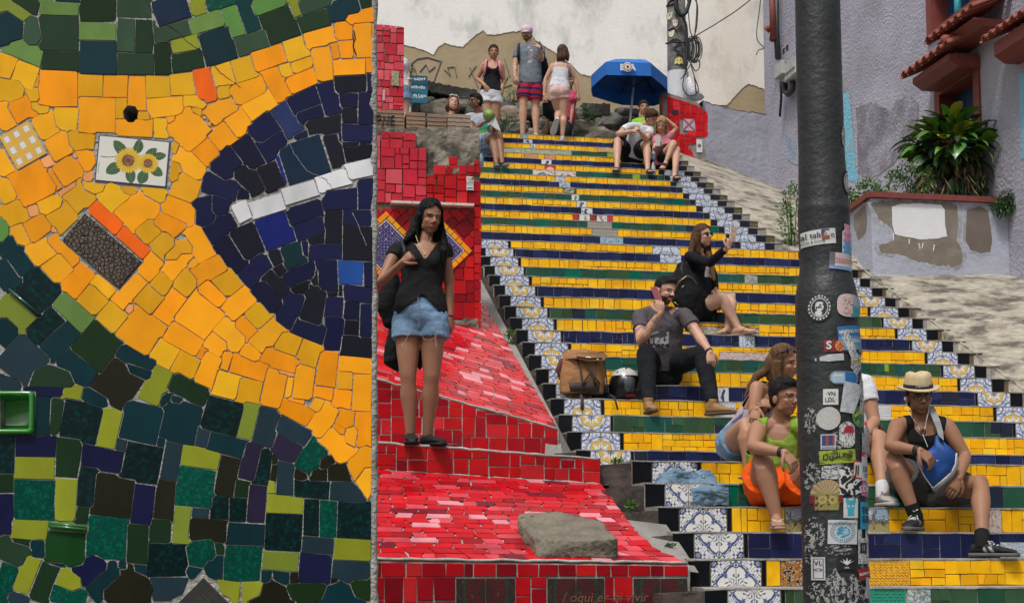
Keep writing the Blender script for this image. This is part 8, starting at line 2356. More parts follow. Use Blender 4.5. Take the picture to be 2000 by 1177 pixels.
for L in [[(786,642),(788,650),(793,655),(799,652),(803,643)],[(802,645),(796,658),(789,669),(784,676)],[(822,651),(828,662),(840,664),(850,660),(854,650)],[(849,650),(851,664),(853,678)],[(808,645),(812,652),(816,648)],[(838,650),(842,656)]]: m_.tube([atY(x,y,Yw-.14) for x,y in L],.0013,0,4)
m_.build('frayed_threads',mat('cotton_thread',(.5,.42,.33),.8,.05),P.T)
m_=MB(); m_.tube([atY(816,580,Yw-.14),atY(819,600,Yw-.145),atY(818,640,Yw-.14)],.002,0,5); m_.tube([atY(799,592,Yw-.12),atY(795,602,Yw-.13),atY(785,606,Yw-.11)],.0018,0,5); m_.tube([atY(833,590,Yw-.12),atY(843,602,Yw-.12),atY(850,604,Yw-.10)],.0018,0,5); m_.build('seams',mat('denim_seam',(.22,.34,.48),.9,.1),P.T)
# her bag: strap over the shoulder, bag and jacket hanging behind
bg_=MB(); Yb=Yw+.14
for pts,r in (([(768,545),(762,575),(759,600),(762,625)],[.05,.075,.08,.055]),([(778,640),(770,680),(768,705),(776,712)],[.05,.065,.07,.045]),([(800,650),(812,680),(822,706),(820,718)],[.05,.06,.05,.02])):
    P_=[atY(x,y,Yb) for x,y in pts]; bg_.tube(P_,r,0,12); bg_.add(*ell(P_[0],(r[0],)*3)); bg_.add(*ell(P_[-1],(r[-1],)*3))
V,N_,Fc=remesh(bg_,.010,3); V=V+N_*(n3(V,18,2,3)*.007)[:,None]
o=mk('shoulder_bag',V,Fc,clothm,None,True,cols=np.tile([[.010,.010,.011]],(len(V),1)),origin=atY(775,700,Yb)); tag(o,'soft black bag and jacket hanging behind the standing woman in denim shorts','bag')
m_=MB(); m_.tube([atY(784,470,J['neck'].y-.02),atY(789,484,J['neck'].y-.115),atY(792,500,J['neck'].y-.15)],.012,0,6); m_.tube([atY(784,470,J['neck'].y-.02),atY(776,500,Yb),atY(768,545,Yb)],.012,0,6); so=m_.build('strap',black,o,True)
print('people 1')
# --- man on the phone
def gtee(V,P):
    x,y,z=local(V,P); c=np.tile([[.085,.075,.085]],(len(V),1))*(1+.12*n3(V,40,2,2)[:,None]); n=n3(V,38,7,3)
    m=(y>.02)&(abs(x+.015)<.095)&(z<-.17)&(z>-.34); c[m&(n>.25)]=(.42,.40,.41); c[m&(z<-.27)&(n>-.3)&(n<.1)]=(.015,.015,.018); c[m&(z<-.26)&(z>-.31)&(abs(np.sin(x*70))>.55)]=(.5,.5,.5); c[(z<-.36)]*=.7
    return c
def djeans(V,P): return np.array([[.012,.014,.018]])*(1+.3*n3(V,14,2,3)[:,None])
pelP=onBz(1291,b2(5)+.17,z2(5)+.115)
M12=person('person','bearded man in grey printed T-shirt sitting with a pink phone at his ear',dict(
 h=1.78,w=1.08,arm=1.06,skin=SKL,hd=(38,16,4),pelP=pelP,neck=(1288,598,-.10),head=(1300,568,-.09),shL=(1250,618,-.02),shR=(1338,616,-.08),
 elL=(1252,666,-.26),wrL=(1288,612,-.10),haL=(1290,590,0.),handL=dict(n=(.3,-.9,.1),curl=.55,th=-1),elR=(1364,655,-.15),wrR=(1387,688,-.15),haR=(1390,712,-.02),handR=dict(n=(.2,-.8,.5),curl=.45,th=-1),
 hiL=(1272,716,-.02),hiR=(1310,716,-.02),knL=(1262,690,-.40),knR=(1372,690,-.36),anL=onBz(1267,b2(3)+.14,z2(3)+.10),anR=onBz(1393,b2(3)+.16,z2(3)+.10),
 toL=onBz(1276,b2(3)-.02,z2(3)+.04),toR=onBz(1425,b2(3)+.06,z2(3)+.04),feet='boot',footk=.88,shoe_c=(.30,.17,.07),sole_c=(.10,.06,.035),lace_c=(.42,.33,.2),tattoo=[('shL','elL'),('elL','wrL'),('elR','shR')],
 hair='short',hair_c=(.012,.010,.009),beard=(.018,.012,.010),beard_a=.93,hairline=.078,vox=.007,hvox=.004,leg=.95,
 wear=[dict(k='top',n='t_shirt',c=gtee,neck='crew',sl=.55,hem=-.05,loose=.012,fold=.006),dict(k='trousers',n='jeans',m=denimm,c=djeans,i=.010,fold=.006,l=.93)]))
J=M12.J
def slabbox(name,C,U_,V_,N_,w,h,t,m,lab=None,cat=None,parent=None,rad=.006):
    P_=[]; 
    for cx,cy,a0 in((w/2-rad,h/2-rad,0),(-w/2+rad,h/2-rad,90),(-w/2+rad,-h/2+rad,180),(w/2-rad,-h/2+rad,270)):
        for k in range(4): a=R(a0+30*k); P_.append((cx+rad*math.cos(a),cy+rad*math.sin(a)))
    v,f=slab(P_,C,U_,V_,N_,t,.001,0); n=len(P_); f=f+[tuple(range(n-1,-1,-1))]
    o=mk(name,v,f,m,parent,origin=None if parent else C)
    if lab: tag(o,lab,cat)
    return o
U_=(Vector((.35,-.35,-.2))).normalized(); V_=Vector((-.35,-.1,.9)); V_=(V_-U_*V_.dot(U_)).normalized()
slabbox('phone',atY(1283,576,J['head'].y-.065)+Vector((0,-.01,0)),Vector((.62,-.75,-.1)).normalized(),Vector((-.35,-.1,.93)).normalized(),Vector((-.7,-.7,-.2)).normalized(),.072,.145,.009,mat('pink_phone',(.55,.22,.24),.3,.05),'pink phone held to the ear of the bearded man','phone')
band(M12,J['elR'],J['wrR'],.93,.030,.022,black,'wristwatch')
# --- woman taking a selfie
def navyc(V,P): return np.array([[.0065,.007,.014]])*(1+.2*n3(V,12,2,2)[:,None])
def whitelace(V,P):
    x,y,z=local(V,P); c=np.tile([[.0065,.007,.014]],(len(V),1)); m=(y>.02)&(z<-.10)&(z>-.27)&(abs(x-.0)<.075); c[m]=(.58,.57,.57); c[m&(n3(V,60,2,2)>.5)]=(.4,.39,.39); return c
pelP=onBz(1366,b2(10)+.15,z2(10)+.12)
S11=person('person','woman in sunglasses and dark cardigan holding up a phone for a selfie',dict(
 h=1.66,fem=1,w=1.02,skin=SKL,hd=(42,-2,-6),pelP=pelP,neck=(1361,490,-.02),head=(1373,461,-.05),shL=(1347,501,-.12),shR=(1378,499,.14),
 elL=(1386,513,-.28),wrL=(1421,484,-.26),haL=(1427,468,.0),handL=dict(n=(.5,-.8,-.2),curl=.7,th=-1),elR=(1393,545,.0),wrR=(1398,566,-.12),haR=(1400,575,-.05),
 hipdir=(.45,.9,0),hiL=(1366,598,-.08),hiR=(1372,597,.08),knL=(1413,583,-.16),knR=(1431,585,-.06),anL=onBz(1441,b2(9)+.07,z2(9)+.085),anR=onBz(1421,b2(9)+.20,z2(9)+.09),toL=onBz(1466,b2(9)-.02,z2(9)+.03),toR=onBz(1402,b2(9)+.06,z2(9)+.05),
 feet='bare',sandal=(.30,.19,.12),strap_c=(.36,.23,.14),hair='long',hair_l=.22,hair_c=(.075,.035,.018),hair_tip=(.20,.11,.06),hairline=.070,vox=.0075,hvox=.004,bend=-.02,
 locks=[[(1358,455,.0,.035),(1352,480,-.05,.035),(1347,500,-.07,.03)],[(1382,480,-.05,.03),(1389,515,-.04,.035),(1394,545,-.04,.02)]],
 wear=[dict(k='top',n='cardigan',c=whitelace,neck='tank',noarm=1,dp=.15,wn=.05,sl=1.88,hem=-.2,loose=.01,fold=.005),dict(k='skirt',n='skirt',c=navyc,l=.42,flare=.02,waist=.2)]))
glasses(S11,None)
J=S11.J; Vv=Vector((.12,.0,1)).normalized()
slabbox('phone',atY(1431,457,J['wrL'].y-.03),Vector((.8,.55,0)).normalized(),Vv,Vector((.55,-.8,0)).normalized(),.072,.145,.009,mat('rose_case',(.52,.36,.27),.35,.3,40,col2=(.75,.62,.5),c2scale=60,c2pos=(.5,.55)),'patterned rose-gold phone raised for a selfie','phone')
# her black backpack
bp=MB(); C=onBz(1337,b2(10)+.02,z2(10)+.30)
YY=C.y
def blob(mb,pts,rs,sq=1):
    P_=[atY(x,y,YY+d) for x,y,d in pts]; mb.tube(P_,rs,0,16); 
    for i in(0,-1): mb.add(*ell(P_[i],(rs[i],)*3))
blob(bp,[(1334,525,.0),(1334,548,-.02),(1342,580,-.03),(1350,606,-.02)],[.07,.13,.155,.12]); blob(bp,[(1352,548,.04),(1362,585,.04),(1366,604,.04)],[.09,.12,.09]); bp.add(*ell(atY(1343,580,YY-.13),(.10,.05,.13)))
V,N_,Fc=remesh(bp,.010,3); V=V+N_*(n3(V,15,2,3)*.006)[:,None]; o=mk('backpack',V,Fc,clothm,None,True,cols=np.tile([[.009,.009,.010]],(len(V),1)),origin=atY(1345,620,YY)); tag(o,'black backpack with gold zips leaning against the woman taking a selfie','backpack')
m_=MB(); m_.tube([atY(1319,562,YY-.155),atY(1328,548,YY-.17),atY(1342,538,YY-.17),atY(1353,543,YY-.15),atY(1362,556,YY-.12)],.0035,0,6); m_.tube([atY(1331,562,YY-.185),atY(1336,557,YY-.185)],.005,0,6); m_.tube([atY(1317,589,YY-.13),atY(1325,596,YY-.13)],.004,0,6); m_.build('gold_zip',metal_,o,True)
m_=MB(); m_.tube([atY(1333,512,YY-.03),atY(1331,524,YY-.08),atY(1334,540,YY-.12)],.014,0,6); m_.build('strap',black,o,True)
print('people 2')
# --- hat man
pelP=onBz(1812,b1(2)+.17,z1(2)+.115)
def blk(V,P): return np.array([[.012,.012,.014]])*(1+.15*n3(V,12,2,2)[:,None])
def greys(V,P): return np.array([[.075,.07,.07]])*(1+.12*n3(V,30,2,2)[:,None])
M16=person('person','man in straw hat, glasses and black tank top sitting with a blue sling bag',dict(
 h=1.72,w=1.05,arm=1.04,hatcut=.06,skin=SKT,hd=(2,8,-3),pelP=pelP,neck=(1801,812,-.12),head=(1795,776,-.06),shL=(1753,832,-.05),shR=(1849,832,-.05),
 elL=(1739,871,-.20),wrL=(1797,880,-.16),haL=(1820,899,-.02),handL=dict(n=(.1,-.75,.6),curl=.45,th=1),elR=(1885,890,-.06),wrR=(1872,934,-.20),haR=(1858,962,-.02),handR=dict(n=(.2,-.9,.3),curl=.4,th=-1),
 hiL=(1786,962,-.02),hiR=(1838,962,-.02),knL=(1746,896,-.34),knR=(1916,944,-.32),anL=onBz(1789,b1(3)+.13,z1(3)+.09),anR=onBz(1918,b1(4)+.10,z1(4)+.09),toL=onBz(1770,b1(3)-.05,z1(3)+.03),toR=onBz(1962,b1(4)+.0,z1(4)+.03),
 feet='shoe',shoe_c=(.014,.014,.016),sole_c=(.10,.10,.10),shoe_stripe=(.40,.40,.40),lace_c=(.55,.55,.55),sock_c=(.010,.010,.011),sock_mark=1,hair='short',hair_c=(.012,.010,.009),beard=(.10,.05,.032),beard_a=.35,vox=.0065,hvox=.0038,leg=1.0,
 wear=[dict(k='top',n='tank_top',c=blk,neck='tank',dp=.10,wn=.072,wo=.128,hem=-.05,loose=.012),dict(k='shorts',n='shorts',c=greys,l=.62,flare=.02,i=.012)]))
P=M16;J=P.J; glasses(P,None,False,0,'glasses',black)
Hc,r3,f3,u3,toW,Rm,hs=P.head
hatm=mat('straw',(.60,.47,.28),.75,.12,60,bump=.5,bscale=220); ax=(u3+f3*.10-r3*.02).normalized(); hc=toW(0,-.012,.062)
prof=[(.135,-.012),(.142,-.006),(.140,-.001),(.105,-.004),(.094,.006),(.092,.03),(.086,.075),(.078,.100),(.06,.108),(.0,.092)]
v,f=lathe([(r*hs,h_*hs) for r,h_ in prof],36,hc,ax)
v=[p+ax*(.016*hs*((p-hc).dot(r3)/(.14*hs))**2 if (p-hc).length>.1*hs and (p-hc).dot(ax)<.02 else 0)-ax*(.014*hs*max(0,1-abs((p-hc).dot(r3))/(.035*hs)) if (p-hc).dot(ax)>.085*hs else 0) for p in v]
ht=mk('hat',v,f,hatm,P.T,True); so=ht.modifiers.new('s','SOLIDIFY'); so.thickness=.003
v,f=lathe([(.0965*hs,.004*hs),(.0945*hs,.030*hs)],36,hc,ax); mk('hat_band',v,f,black,ht,True)
V_,F_=textmesh('Copacabana',.018,.25,.0004); 
def hatpt(x,y): a=x/(.098*hs); d=(r3*-math.sin(a)+f3*math.cos(a)); return hc+d*(.0985*hs)+ax*(.017*hs+y)
mk('hat_lettering',[hatpt(x,y) for x,y,z in V_],F_,ink_w,ht)
band(P,J['elL'],J['wrL'],.90,.031,.030,black,'wristwatch')
m_=MB(); Yn=J['neck'].y; 
m_.tube([atY(1777,800,Yn-.09),atY(1784,820,Yn-.13),atY(1799,838,Yn-.15),atY(1808,820,Yn-.14),atY(1812,800,Yn-.09)],.0022,0,5); m_.build('necklace_cord',mat('cord',(.12,.07,.04),.8,.1),P.T)
v,f=lathe([(.0,.0),(.020,.002),(.022,.006),(.015,.008),(.006,.006)],12,atY(1802,843,Yn-.150),Vector((0,-1,.1)).normalized()); mk('pendant',v,f,mat('wood_pendant',(.05,.025,.015),.5,.2),P.T,True)
m_=MB(); m_.tube([atY(1768,782,J['head'].y-.03),atY(1775,805,Yn-.10),atY(1792,830,Yn-.14),atY(1803,850,Yn-.16),atY(1812,872,Yn-.2)],.0016,0,5); m_.tube([atY(1818,780,J['head'].y-.03),atY(1812,810,Yn-.12),atY(1803,850,Yn-.16)],.0016,0,5)
for x in(1768,1818): m_.add(*ell(atY(x,778,J['head'].y-.04),(.008,.008,.012)))
m_.build('earphones',ink_w,P.T)
m_=MB(); a=.5; p=J['wrL'].lerp(J['haL'],1.35); m_.add(*ell(atY(1831,899,J['haL'].y-.03),(.011,.006,.004))); m_.build('ring',mat('silver',(.6,.6,.6),.25,.05,metal=1),P.T)
# blue sling bag
Yg=J['wrL'].y+.085
fr_pts=[(1829,849),(1868,884),(1866,905),(1858,922),(1838,940),(1822,953),(1806,930),(1793,905),(1790,884),(1810,882),(1826,868)]
bgm=mat('blue_nylon',(.004,.055,.25),.55,.1,10,bump=.2,bscale=40); gm=mat('grey_nylon',(.25,.26,.27),.7,.1,10)
q=[atY(x,y,Yg-.03) for x,y in fr_pts]; cen=sum(q,Vector())/len(q)-Vector((0,.012,0)); m_=MB(); n=len(q)
mid=[t.lerp(cen,.45)-Vector((0,.010+.008*math.sin(i*2.3),0)) for i,t in enumerate(q)]
m_.add(q+mid+[cen]+[t+Vector((.01,.06,0)) for t in q],[(i,(i+1)%n,n+(i+1)%n,n+i) for i in range(n)]+[(n+i,n+(i+1)%n,2*n) for i in range(n)]+[(2*n+1+i,2*n+1+(i+1)%n,(i+1)%n,i) for i in range(n)]+[tuple(2*n+1+i for i in range(n))[::-1]])
o=m_.build('sling_bag',bgm,None,True,origin=q[5]); tag(o,'blue sling bag with white piping on the lap of the man in straw hat','bag')
m_=MB(); m_.tube(q[1:9],.0035,0,6); m_.build('piping',ink_w,o,True)
m_=MB(); m_.tube([q[1]+Vector((0,.02,0)),q[2]+Vector((.006,.02,0)),q[3]+Vector((.006,.02,0)),q[4]+Vector((.006,.02,-.006)),q[5]+Vector((.006,.02,-.012))],[.012,.022,.026,.022,.012],0,8); m_.build('grey_gusset',gm,o,True)
def strapm(pts,wd,m,name,parent,t=.004):
    P_=[atY(x,y,Yv) for x,y,Yv in pts]; v=[];f=[]
    for i,p in enumerate(P_):
        d=(P_[min(i+1,len(P_)-1)]-P_[max(i-1,0)]).normalized(); s_=d.cross(Vector((0,1,0))).normalized()*wd/2; v+=[p-s_,p+s_,p+s_+Vector((0,t,0)),p-s_+Vector((0,t,0))]
    for i in range(len(P_)-1):
        k=i*4
        for a in range(4): f.append((k+a,k+(a+1)%4,k+4+(a+1)%4,k+4+a))
    return mk(name,v,f,m,parent)
strapm([(1818,792,Yn-.02),(1822,802,Yn-.10),(1830,822,Yn-.145),(1836,840,Yn-.16),(1838,855,Yg-.06)],.042,gm,'strap',o)
print('people 3')
# --- man in the green tank top
pelP=onBz(1515,b1(2)+.16,z1(2)+.115)
def green(V,P): return np.array([[.22,.34,.045]])*(1+.10*n3(V,12,2,2)[:,None])
def orange(V,P): return np.array([[.80,.10,.006]])*(1+.10*n3(V,12,2,2)[:,None])
M14=person('person','man in lime green tank top, orange shorts and round glasses left of the post',dict(
 h=1.74,w=1.12,arm=1.04,belly=.012,skin=(.36,.185,.115),hd=(34,6,-2),pelP=pelP,neck=(1524,818,-.14),head=(1533,776,-.08),shL=(1482,836,-.04),shR=(1572,834,-.12),
 elL=(1471,872,-.22),wrL=(1533,884,-.14),haL=(1551,905,-.02),handL=dict(n=(.2,-.7,.6),curl=.45,th=1),elR=(1600,880,-.12),wrR=(1580,920,-.2),
 hiL=(1494,962,-.02),hiR=(1540,962,-.02),knL=(1489,898,-.36),knR=(1590,905,-.34),anL=onBz(1516,b1(3)+.10,z1(3)+.095),anR=onBz(1600,b1(3)+.12,z1(3)+.095),toL=onBz(1521,b1(3)-.06,z1(3)+.03),toR=onBz(1615,b1(3)-.04,z1(3)+.03),
 feet='bare',sandal=(.30,.22,.15),strap_c=(.5,.5,.5),hair='short',hair_c=(.010,.009,.009),hair_t=.012,beard=(.14,.075,.05),beard_a=.3,hairline=.072,vox=.0065,hvox=.0038,leg=1.08,
 wear=[dict(k='top',n='tank_top',c=green,neck='tank',dp=.10,wn=.066,wo=.128,hem=-.12,loose=.022,fold=.007),dict(k='shorts',n='shorts',c=orange,l=.55,flare=.035,i=.014,fold=.008)]))
glasses(M14,None,False,0,'glasses',mat('clear_frame',(.12,.08,.06),.2,.1),1.3); band(M14,M14.J['elL'],M14.J['wrL'],.88,.031,.024,black,'wristwatch')
# --- woman in the floral top behind him
pelP=onBz(1440,b1(0)+.30,z1(0)+.115)
def floral(V,P): n=n3(V,30,4,3); c=np.tile([[.42,.34,.38]],(len(V),1)); c[n>.25]=(.09,.09,.17); c[n<-.7]=(.55,.5,.5); return c
W13=person('person','woman with sunglasses on her head and floral top leaning on the man in green',dict(
 h=1.68,fem=1,w=1.12,arm=1.1,skin=SKM,hd=(52,8,-14),pelP=pelP,neck=(1513,757,-.12),head=(1532,707,-.14),shL=(1478,757,-.12),shR=(1546,752,.12),
 elL=(1472,806,-.05),wrL=(1478,799,-.22),haL=(1472,820,-.02),handL=dict(n=(-.2,-.8,.5),curl=.3,th=-1,sp=.4,k=1.05),elR=(1530,800,-.1),wrR=(1506,790,-.17),haR=(1487,786,-.03),handR=dict(n=(0,-.8,.6),curl=.3,th=1,sp=.35,k=1.05),
 hipdir=(.8,.6,0),hiL=(1434,866,-.1),hiR=(1452,862,.1),knL=(1459,830,-.40),knR=(1480,830,-.26),anL=onBz(1462,b1(1)+.1,z1(1)+.09),anR=onBz(1500,b1(1)+.1,z1(1)+.09),toL=onBz(1455,b1(1)-.03,z1(1)+.03),toR=onBz(1510,b1(1)-.0,z1(1)+.03),
 feet='bare',hair='long',hair_l=.14,hair_c=(.12,.065,.035),hair_tip=(.22,.13,.08),hairline=.070,vox=.007,hvox=.004,leg=1.05,locks=[[(1506,700,.0,.035),(1498,722,.02,.035),(1480,733,.03,.03),(1465,752,.05,.02),(1455,775,.06,.008)]],
 wear=[dict(k='top',n='floral_top',c=floral,neck='tank',dp=.08,dpb=.06,wn=.07,wo=.115,hem=-.12,loose=.02),dict(k='shorts',n='denim_shorts',m=denimm,c=lumb,l=.26,flare=.015,i=.012)]))
Hc,r3,f3,u3,toW,Rm,hs=W13.head; m_=MB()
for q in(-1,1):
    c=toW(q*.036,.050,.098); m_.add(*ell(c,(.030*hs,.008*hs,.021*hs),(r3,(f3*.8+u3*.6),(u3*.8-f3*.6)),16))
m_.tube([toW(-.066,.045,.1),toW(-.082,-.02,.06)],.003,0,6); m_.tube([toW(.066,.045,.1),toW(.082,-.02,.06)],.003,0,6); m_.tube([toW(-.01,.055,.1),toW(.01,.055,.1)],.003,0,6); m_.build('sunglasses',glossb,W13.T,True)
# --- man in white behind the post
pelP=onBz(1672,b1(0)+.22,z1(0)+.115)
def white(V,P): return np.array([[.66,.66,.70]])*(1+.04*n3(V,12,2,2)[:,None])
M15=person('person','person in white T-shirt and white sneakers mostly hidden behind the sticker-covered post',dict(
 h=1.72,w=1.05,skin=SKM,hd=(0,5,0),pelP=pelP,neck=(1650,730,-.08),head=(1645,692,-.06),shL=(1612,750,-.02),shR=(1690,748,-.03),elR=(1708,822,-.08),wrR=(1694,846,-.22),haR=(1692,862,-.03),handR=dict(n=(.5,-.8,.2),curl=.8,th=-1),
 elL=(1610,812,-.08),wrL=(1650,846,-.2),hiL=(1650,862,-.02),hiR=(1688,862,-.02),knL=(1640,850,-.38),knR=(1717,856,-.36),anL=onBz(1650,b1(2)+.16,z1(2)+.09),anR=onBz(1724,b1(2)+.16,z1(2)+.09),toL=onBz(1650,b1(2)+.02,z1(2)+.03),toR=onBz(1738,b1(2)+.02,z1(2)+.03),
 feet='shoe',shoe_c=(.42,.40,.37),sole_c=(.45,.44,.42),lace_c=(.2,.18,.17),sock_c=(.6,.6,.6),hair='short',hair_c=(.02,.015,.012),vox=.007,wear=[dict(k='top',n='t_shirt',c=white,neck='crew',sl=.5,hem=-.1,loose=.015),dict(k='shorts',n='shorts',c=(.06,.05,.04),l=.6,flare=.02,i=.012)]))
J=M15.J; hb=J['wrR']+Vector((-.0,-.05,.0)); v,f=lathe([(0,-.12),(.030,-.12),(.032,-.09),(.029,-.04),(.032,.0),(.031,.05),(.022,.08),(.012,.095),(.0125,.10)],18,atY(1689,856,hb.y),UP)
o=mk('water_bottle',v,f,mat('clear_plastic',(.45,.5,.55),.08,.05,trans=.7),None,True,origin=atY(1689,880,hb.y)); tag(o,'clear plastic water bottle with red cap held by the person in white','bottle')
v,f=lathe([(0.015,.092),(.015,.115),(0,.115)],14,atY(1689,856,hb.y),UP); mk('cap',v,f,mat('red_cap',(.6,.03,.02),.4,.05),o,True)
print('people 4')
# --- top of the stairs
VX=.0095
zt=Z3; bt=b3(18)
an1=onBz(1021,bt+.35,zt+.08); an2=onBz(1047,bt+.30,zt+.08)
def stripes(V,P): c=np.tile([[.42,.015,.05]],(len(V),1)); n=np.sin(V[:,2]*62+V[:,0]*3); c[n>.15]=(.015,.02,.07); return c
def greyt(V,P):
    x,y,z=local(V,P); c=np.tile([[.16,.185,.215]],(len(V),1))*(1+.08*n3(V,40,2,2)[:,None]); n=n3(V,34,5,3); m=(y>.02)&(abs(x)<.055)&(z<-.1)&(z>-.38); c[m&(n>.4)]=(.42,.43,.47); c[m&(abs(x)<.03)&(z<-.2)&(z>-.3)&(n<0)]=(.35,.22,.28); return c
M3=person('person','bearded man in pink cap and striped red shorts at the top of the stairs',dict(
 h=1.80,w=1.0,leg=1.08,arm=1.08,hatcut=.05,skin=SKL,hd=(-12,14,0),pelP=atY(1036,160,an1.y+.04),neck=(1035,85,.03),head=(1029,67,-.03),shL=(1013,97,.0),shR=(1056,95,.0),elL=(1006,128,-.05),wrL=(1006,150,-.10),haL=(1008,162,-.02),handL=dict(n=(-.6,-.7,0),curl=.5,th=1),
 elR=(1057,117,-.10),wrR=(1053,94,-.20),haR=(1049,84,.06),handR=dict(n=(.4,-.7,-.5),curl=1.2,th=-1),hiL=(1026,166,0.),hiR=(1046,166,0.),knL=(1022,201,-.05),knR=(1046,204,.0),anL=an1,anR=an2,toL=an1+Vector((-.13,-.10,-.05)),toR=an2+Vector((-.02,-.17,-.05)),
 feet='bare',sandal=(.5,.5,.5),strap='band',hair='short',hair_c=(.03,.02,.015),beard=(.06,.035,.025),beard_a=.85,vox=VX,hvox=.006,tattoo=[('elL','wrL')],
 wear=[dict(k='top',n='t_shirt',c=greyt,neck='crew',sl=.55,hem=-.12,loose=.016),dict(k='shorts',n='striped_shorts',c=stripes,l=.78,flare=.028,i=.012,waist=.1)]))
def cap(P,c,lab=None):
    H,r3,f3,u3,toW,Rm,hs=P.head; mb=MB(); v,f=lathe([(.094*hs,-.01*hs),(.097*hs,.03*hs),(.088*hs,.070*hs),(.058*hs,.098*hs),(0,.108*hs)],26,toW(0,-.010,.035),u3); mb.add(v,f)
    P_=[toW(-.07,.045,.045),toW(-.055,.10,.034),toW(-.03,.135,.028),toW(0,.145,.028),toW(.03,.135,.028),toW(.055,.10,.034),toW(.07,.045,.045),toW(0,.06,.060)]
    mb.add(P_+[p-u3*.004 for p in P_],[(i,i+1,7) for i in range(6)]+[(6,0,7)]+[(8+i+1,8+i,15) for i in range(6)]+[(i,8+i,8+i+1,i+1) for i in range(6)]); return mb.build('cap',mat('pink_cap',c,.85,.08,20),P.T,True)
cap(M3,(.62,.45,.52))
def bpack(name,pts,rs,YY,col,lab,vox=.012):
    mb=MB(); P_=[atY(x,y,YY) for x,y in pts]; mb.tube(P_,rs,0,14)
    for i in(0,-1): mb.add(*ell(P_[i],(rs[i],)*3))
    V,N_,Fc=remesh(mb,vox,3); V=V+N_*(n3(V,14,2,3)*.006)[:,None]; o=mk(name,V,Fc,clothm,None,True,cols=np.tile([col],(len(V),1)),origin=P_[-1]); return o
J=M3.J
o=bpack('backpack',[(1048,98),(1053,120),(1057,138),(1056,150)],[.09,.13,.13,.09],J['neck'].y+.22,(.012,.012,.014),''); tag(o,'black backpack on the back of the man with the pink cap','backpack')
m_=MB(); m_.tube([atY(1014,86,J['neck'].y+.05),atY(1012,90,J['neck'].y-.10),atY(1012,108,J['neck'].y-.13),atY(1014,124,J['neck'].y-.02)],.022,0,8); m_.tube([atY(1054,84,J['neck'].y),atY(1056,92,J['neck'].y-.11),atY(1058,110,J['neck'].y-.04)],.022,0,8); m_.build('strap',black,o,True)
# woman in black tank, white shorts (stands a few steps lower, behind the coconut man)
bq=b3(15)+.12; an1=onBz(953,bq,z3(15)+.08); an2=onBz(967,bq+.05,z3(15)+.08)
def wht(V,P): return np.array([[.60,.60,.64]])*(1+.06*n3(V,20,2,2)[:,None])
P2=person('person','woman in black tank top and white shorts standing with hands in pockets',dict(
 h=1.66,fem=1,w=1.04,arm=1.05,skin=SKM,hd=(6,4,0),pelP=atY(959,184,an1.y+.02),neck=(963,120,.0),head=(964,103,-.02),shL=(945,127,-.0),shR=(979,128,0.),elL=(932,154,.03),wrL=(949,169,-.14),elR=(984,159,.03),wrR=(980,174,-.08),haL=(953,174,-.0),haR=(978,181,-.0),handL=dict(curl=.3),handR=dict(curl=.3),
 hiL=(951,190,0.),hiR=(968,190,0.),knL=(952,233,-.03),knR=(968,234,-.0),anL=an1,anR=an2,toL=an1+Vector((-.03,-.16,-.05)),toR=an2+Vector((.03,-.16,-.05)),feet='bare',hair='bun',hair_c=(.02,.012,.01),hairline=.07,vox=VX,hvox=.006,
 wear=[dict(k='top',n='tank_top',c=blk,neck='tank',dp=.15,wn=.07,wo=.105,hem=.0,loose=.002),dict(k='shorts',n='white_shorts',c=wht,l=.28,flare=.015,i=.010,waist=.22)]))
J=P2.J; pk_=mat('pink_strap',(.62,.20,.28),.7,.1); m_=MB()
for x in(950,974): m_.tube([atY(x,118,J['neck'].y+.04),atY(x-1 if x<960 else x+1,122,J['neck'].y-.10),atY(x-2 if x<960 else x+3,136,J['neck'].y-.11),atY(x-6 if x<960 else x+6,152,J['neck'].y-.02)],.020,0,8)
o=m_.build('pink_backpack_straps',pk_,None,True,origin=atY(960,150,J['neck'].y)); tag(o,'pink backpack straps over the shoulders of the woman in the black tank top','backpack')
band(P2,P2.J['elL'],P2.J['wrL'],.9,.026,.02,mat('bead',(.5,.35,.2),.6,.2),'bracelet')
# walking woman seen from behind
bq=b3(17)+.10; an2=onBz(1098,bq,z3(17)+.09)
def pinks(V,P): return np.array([[.68,.45,.40]])*(1+.05*n3(V,20,2,2)[:,None])
P4=person('person','woman in white strappy top and pale pink shorts walking away up the stairs',dict(
 h=1.68,fem=1,w=1.02,back=1,skin=SKL,hd=(158,4,6),pelP=atY(1092,176,an2.y+.02),neck=(1096,122,.05),head=(1100,104,.02),shL=(1079,129,.02),shR=(1112,129,.02),elL=(1065,157,.0),wrL=(1063,188,-.02),haL=(1064,200,0.),handL=dict(n=(-.6,-.6,0),curl=.5,th=-1),elR=(1124,155,.04),wrR=(1129,185,.0),haR=(1132,196,0.),handR=dict(n=(.6,-.6,0),curl=.5,th=1),
 hiL=(1084,182,0.),hiR=(1100,182,0.),knL=(1091,219,.10),knR=(1101,224,.02),anL=(1087,236,-.22),anR=an2,toL=(1082,252,.10),toR=an2+Vector((.02,.16,-.05)),raised='L',feet='shoe',shoe_c=(.60,.60,.60),sole_c=(.5,.48,.45),hair='bob',hair_l=.15,hair_c=(.07,.035,.022),hair_t=.016,hairline=.06,vox=VX,hvox=.007,
 wear=[dict(k='top',n='white_top',c=wht,neck='strap',dp=.10,dpb=.12,wn=.070,hem=-.02,loose=.004),dict(k='shorts',n='pink_shorts',c=pinks,l=.27,flare=.014,i=.010,waist=.18)]))
band(P4,P4.J['elL'],P4.J['wrL'],.93,.026,.022,mat('yellow_band',(.7,.4,.05),.6,.1),'bracelet')
print('people 5')
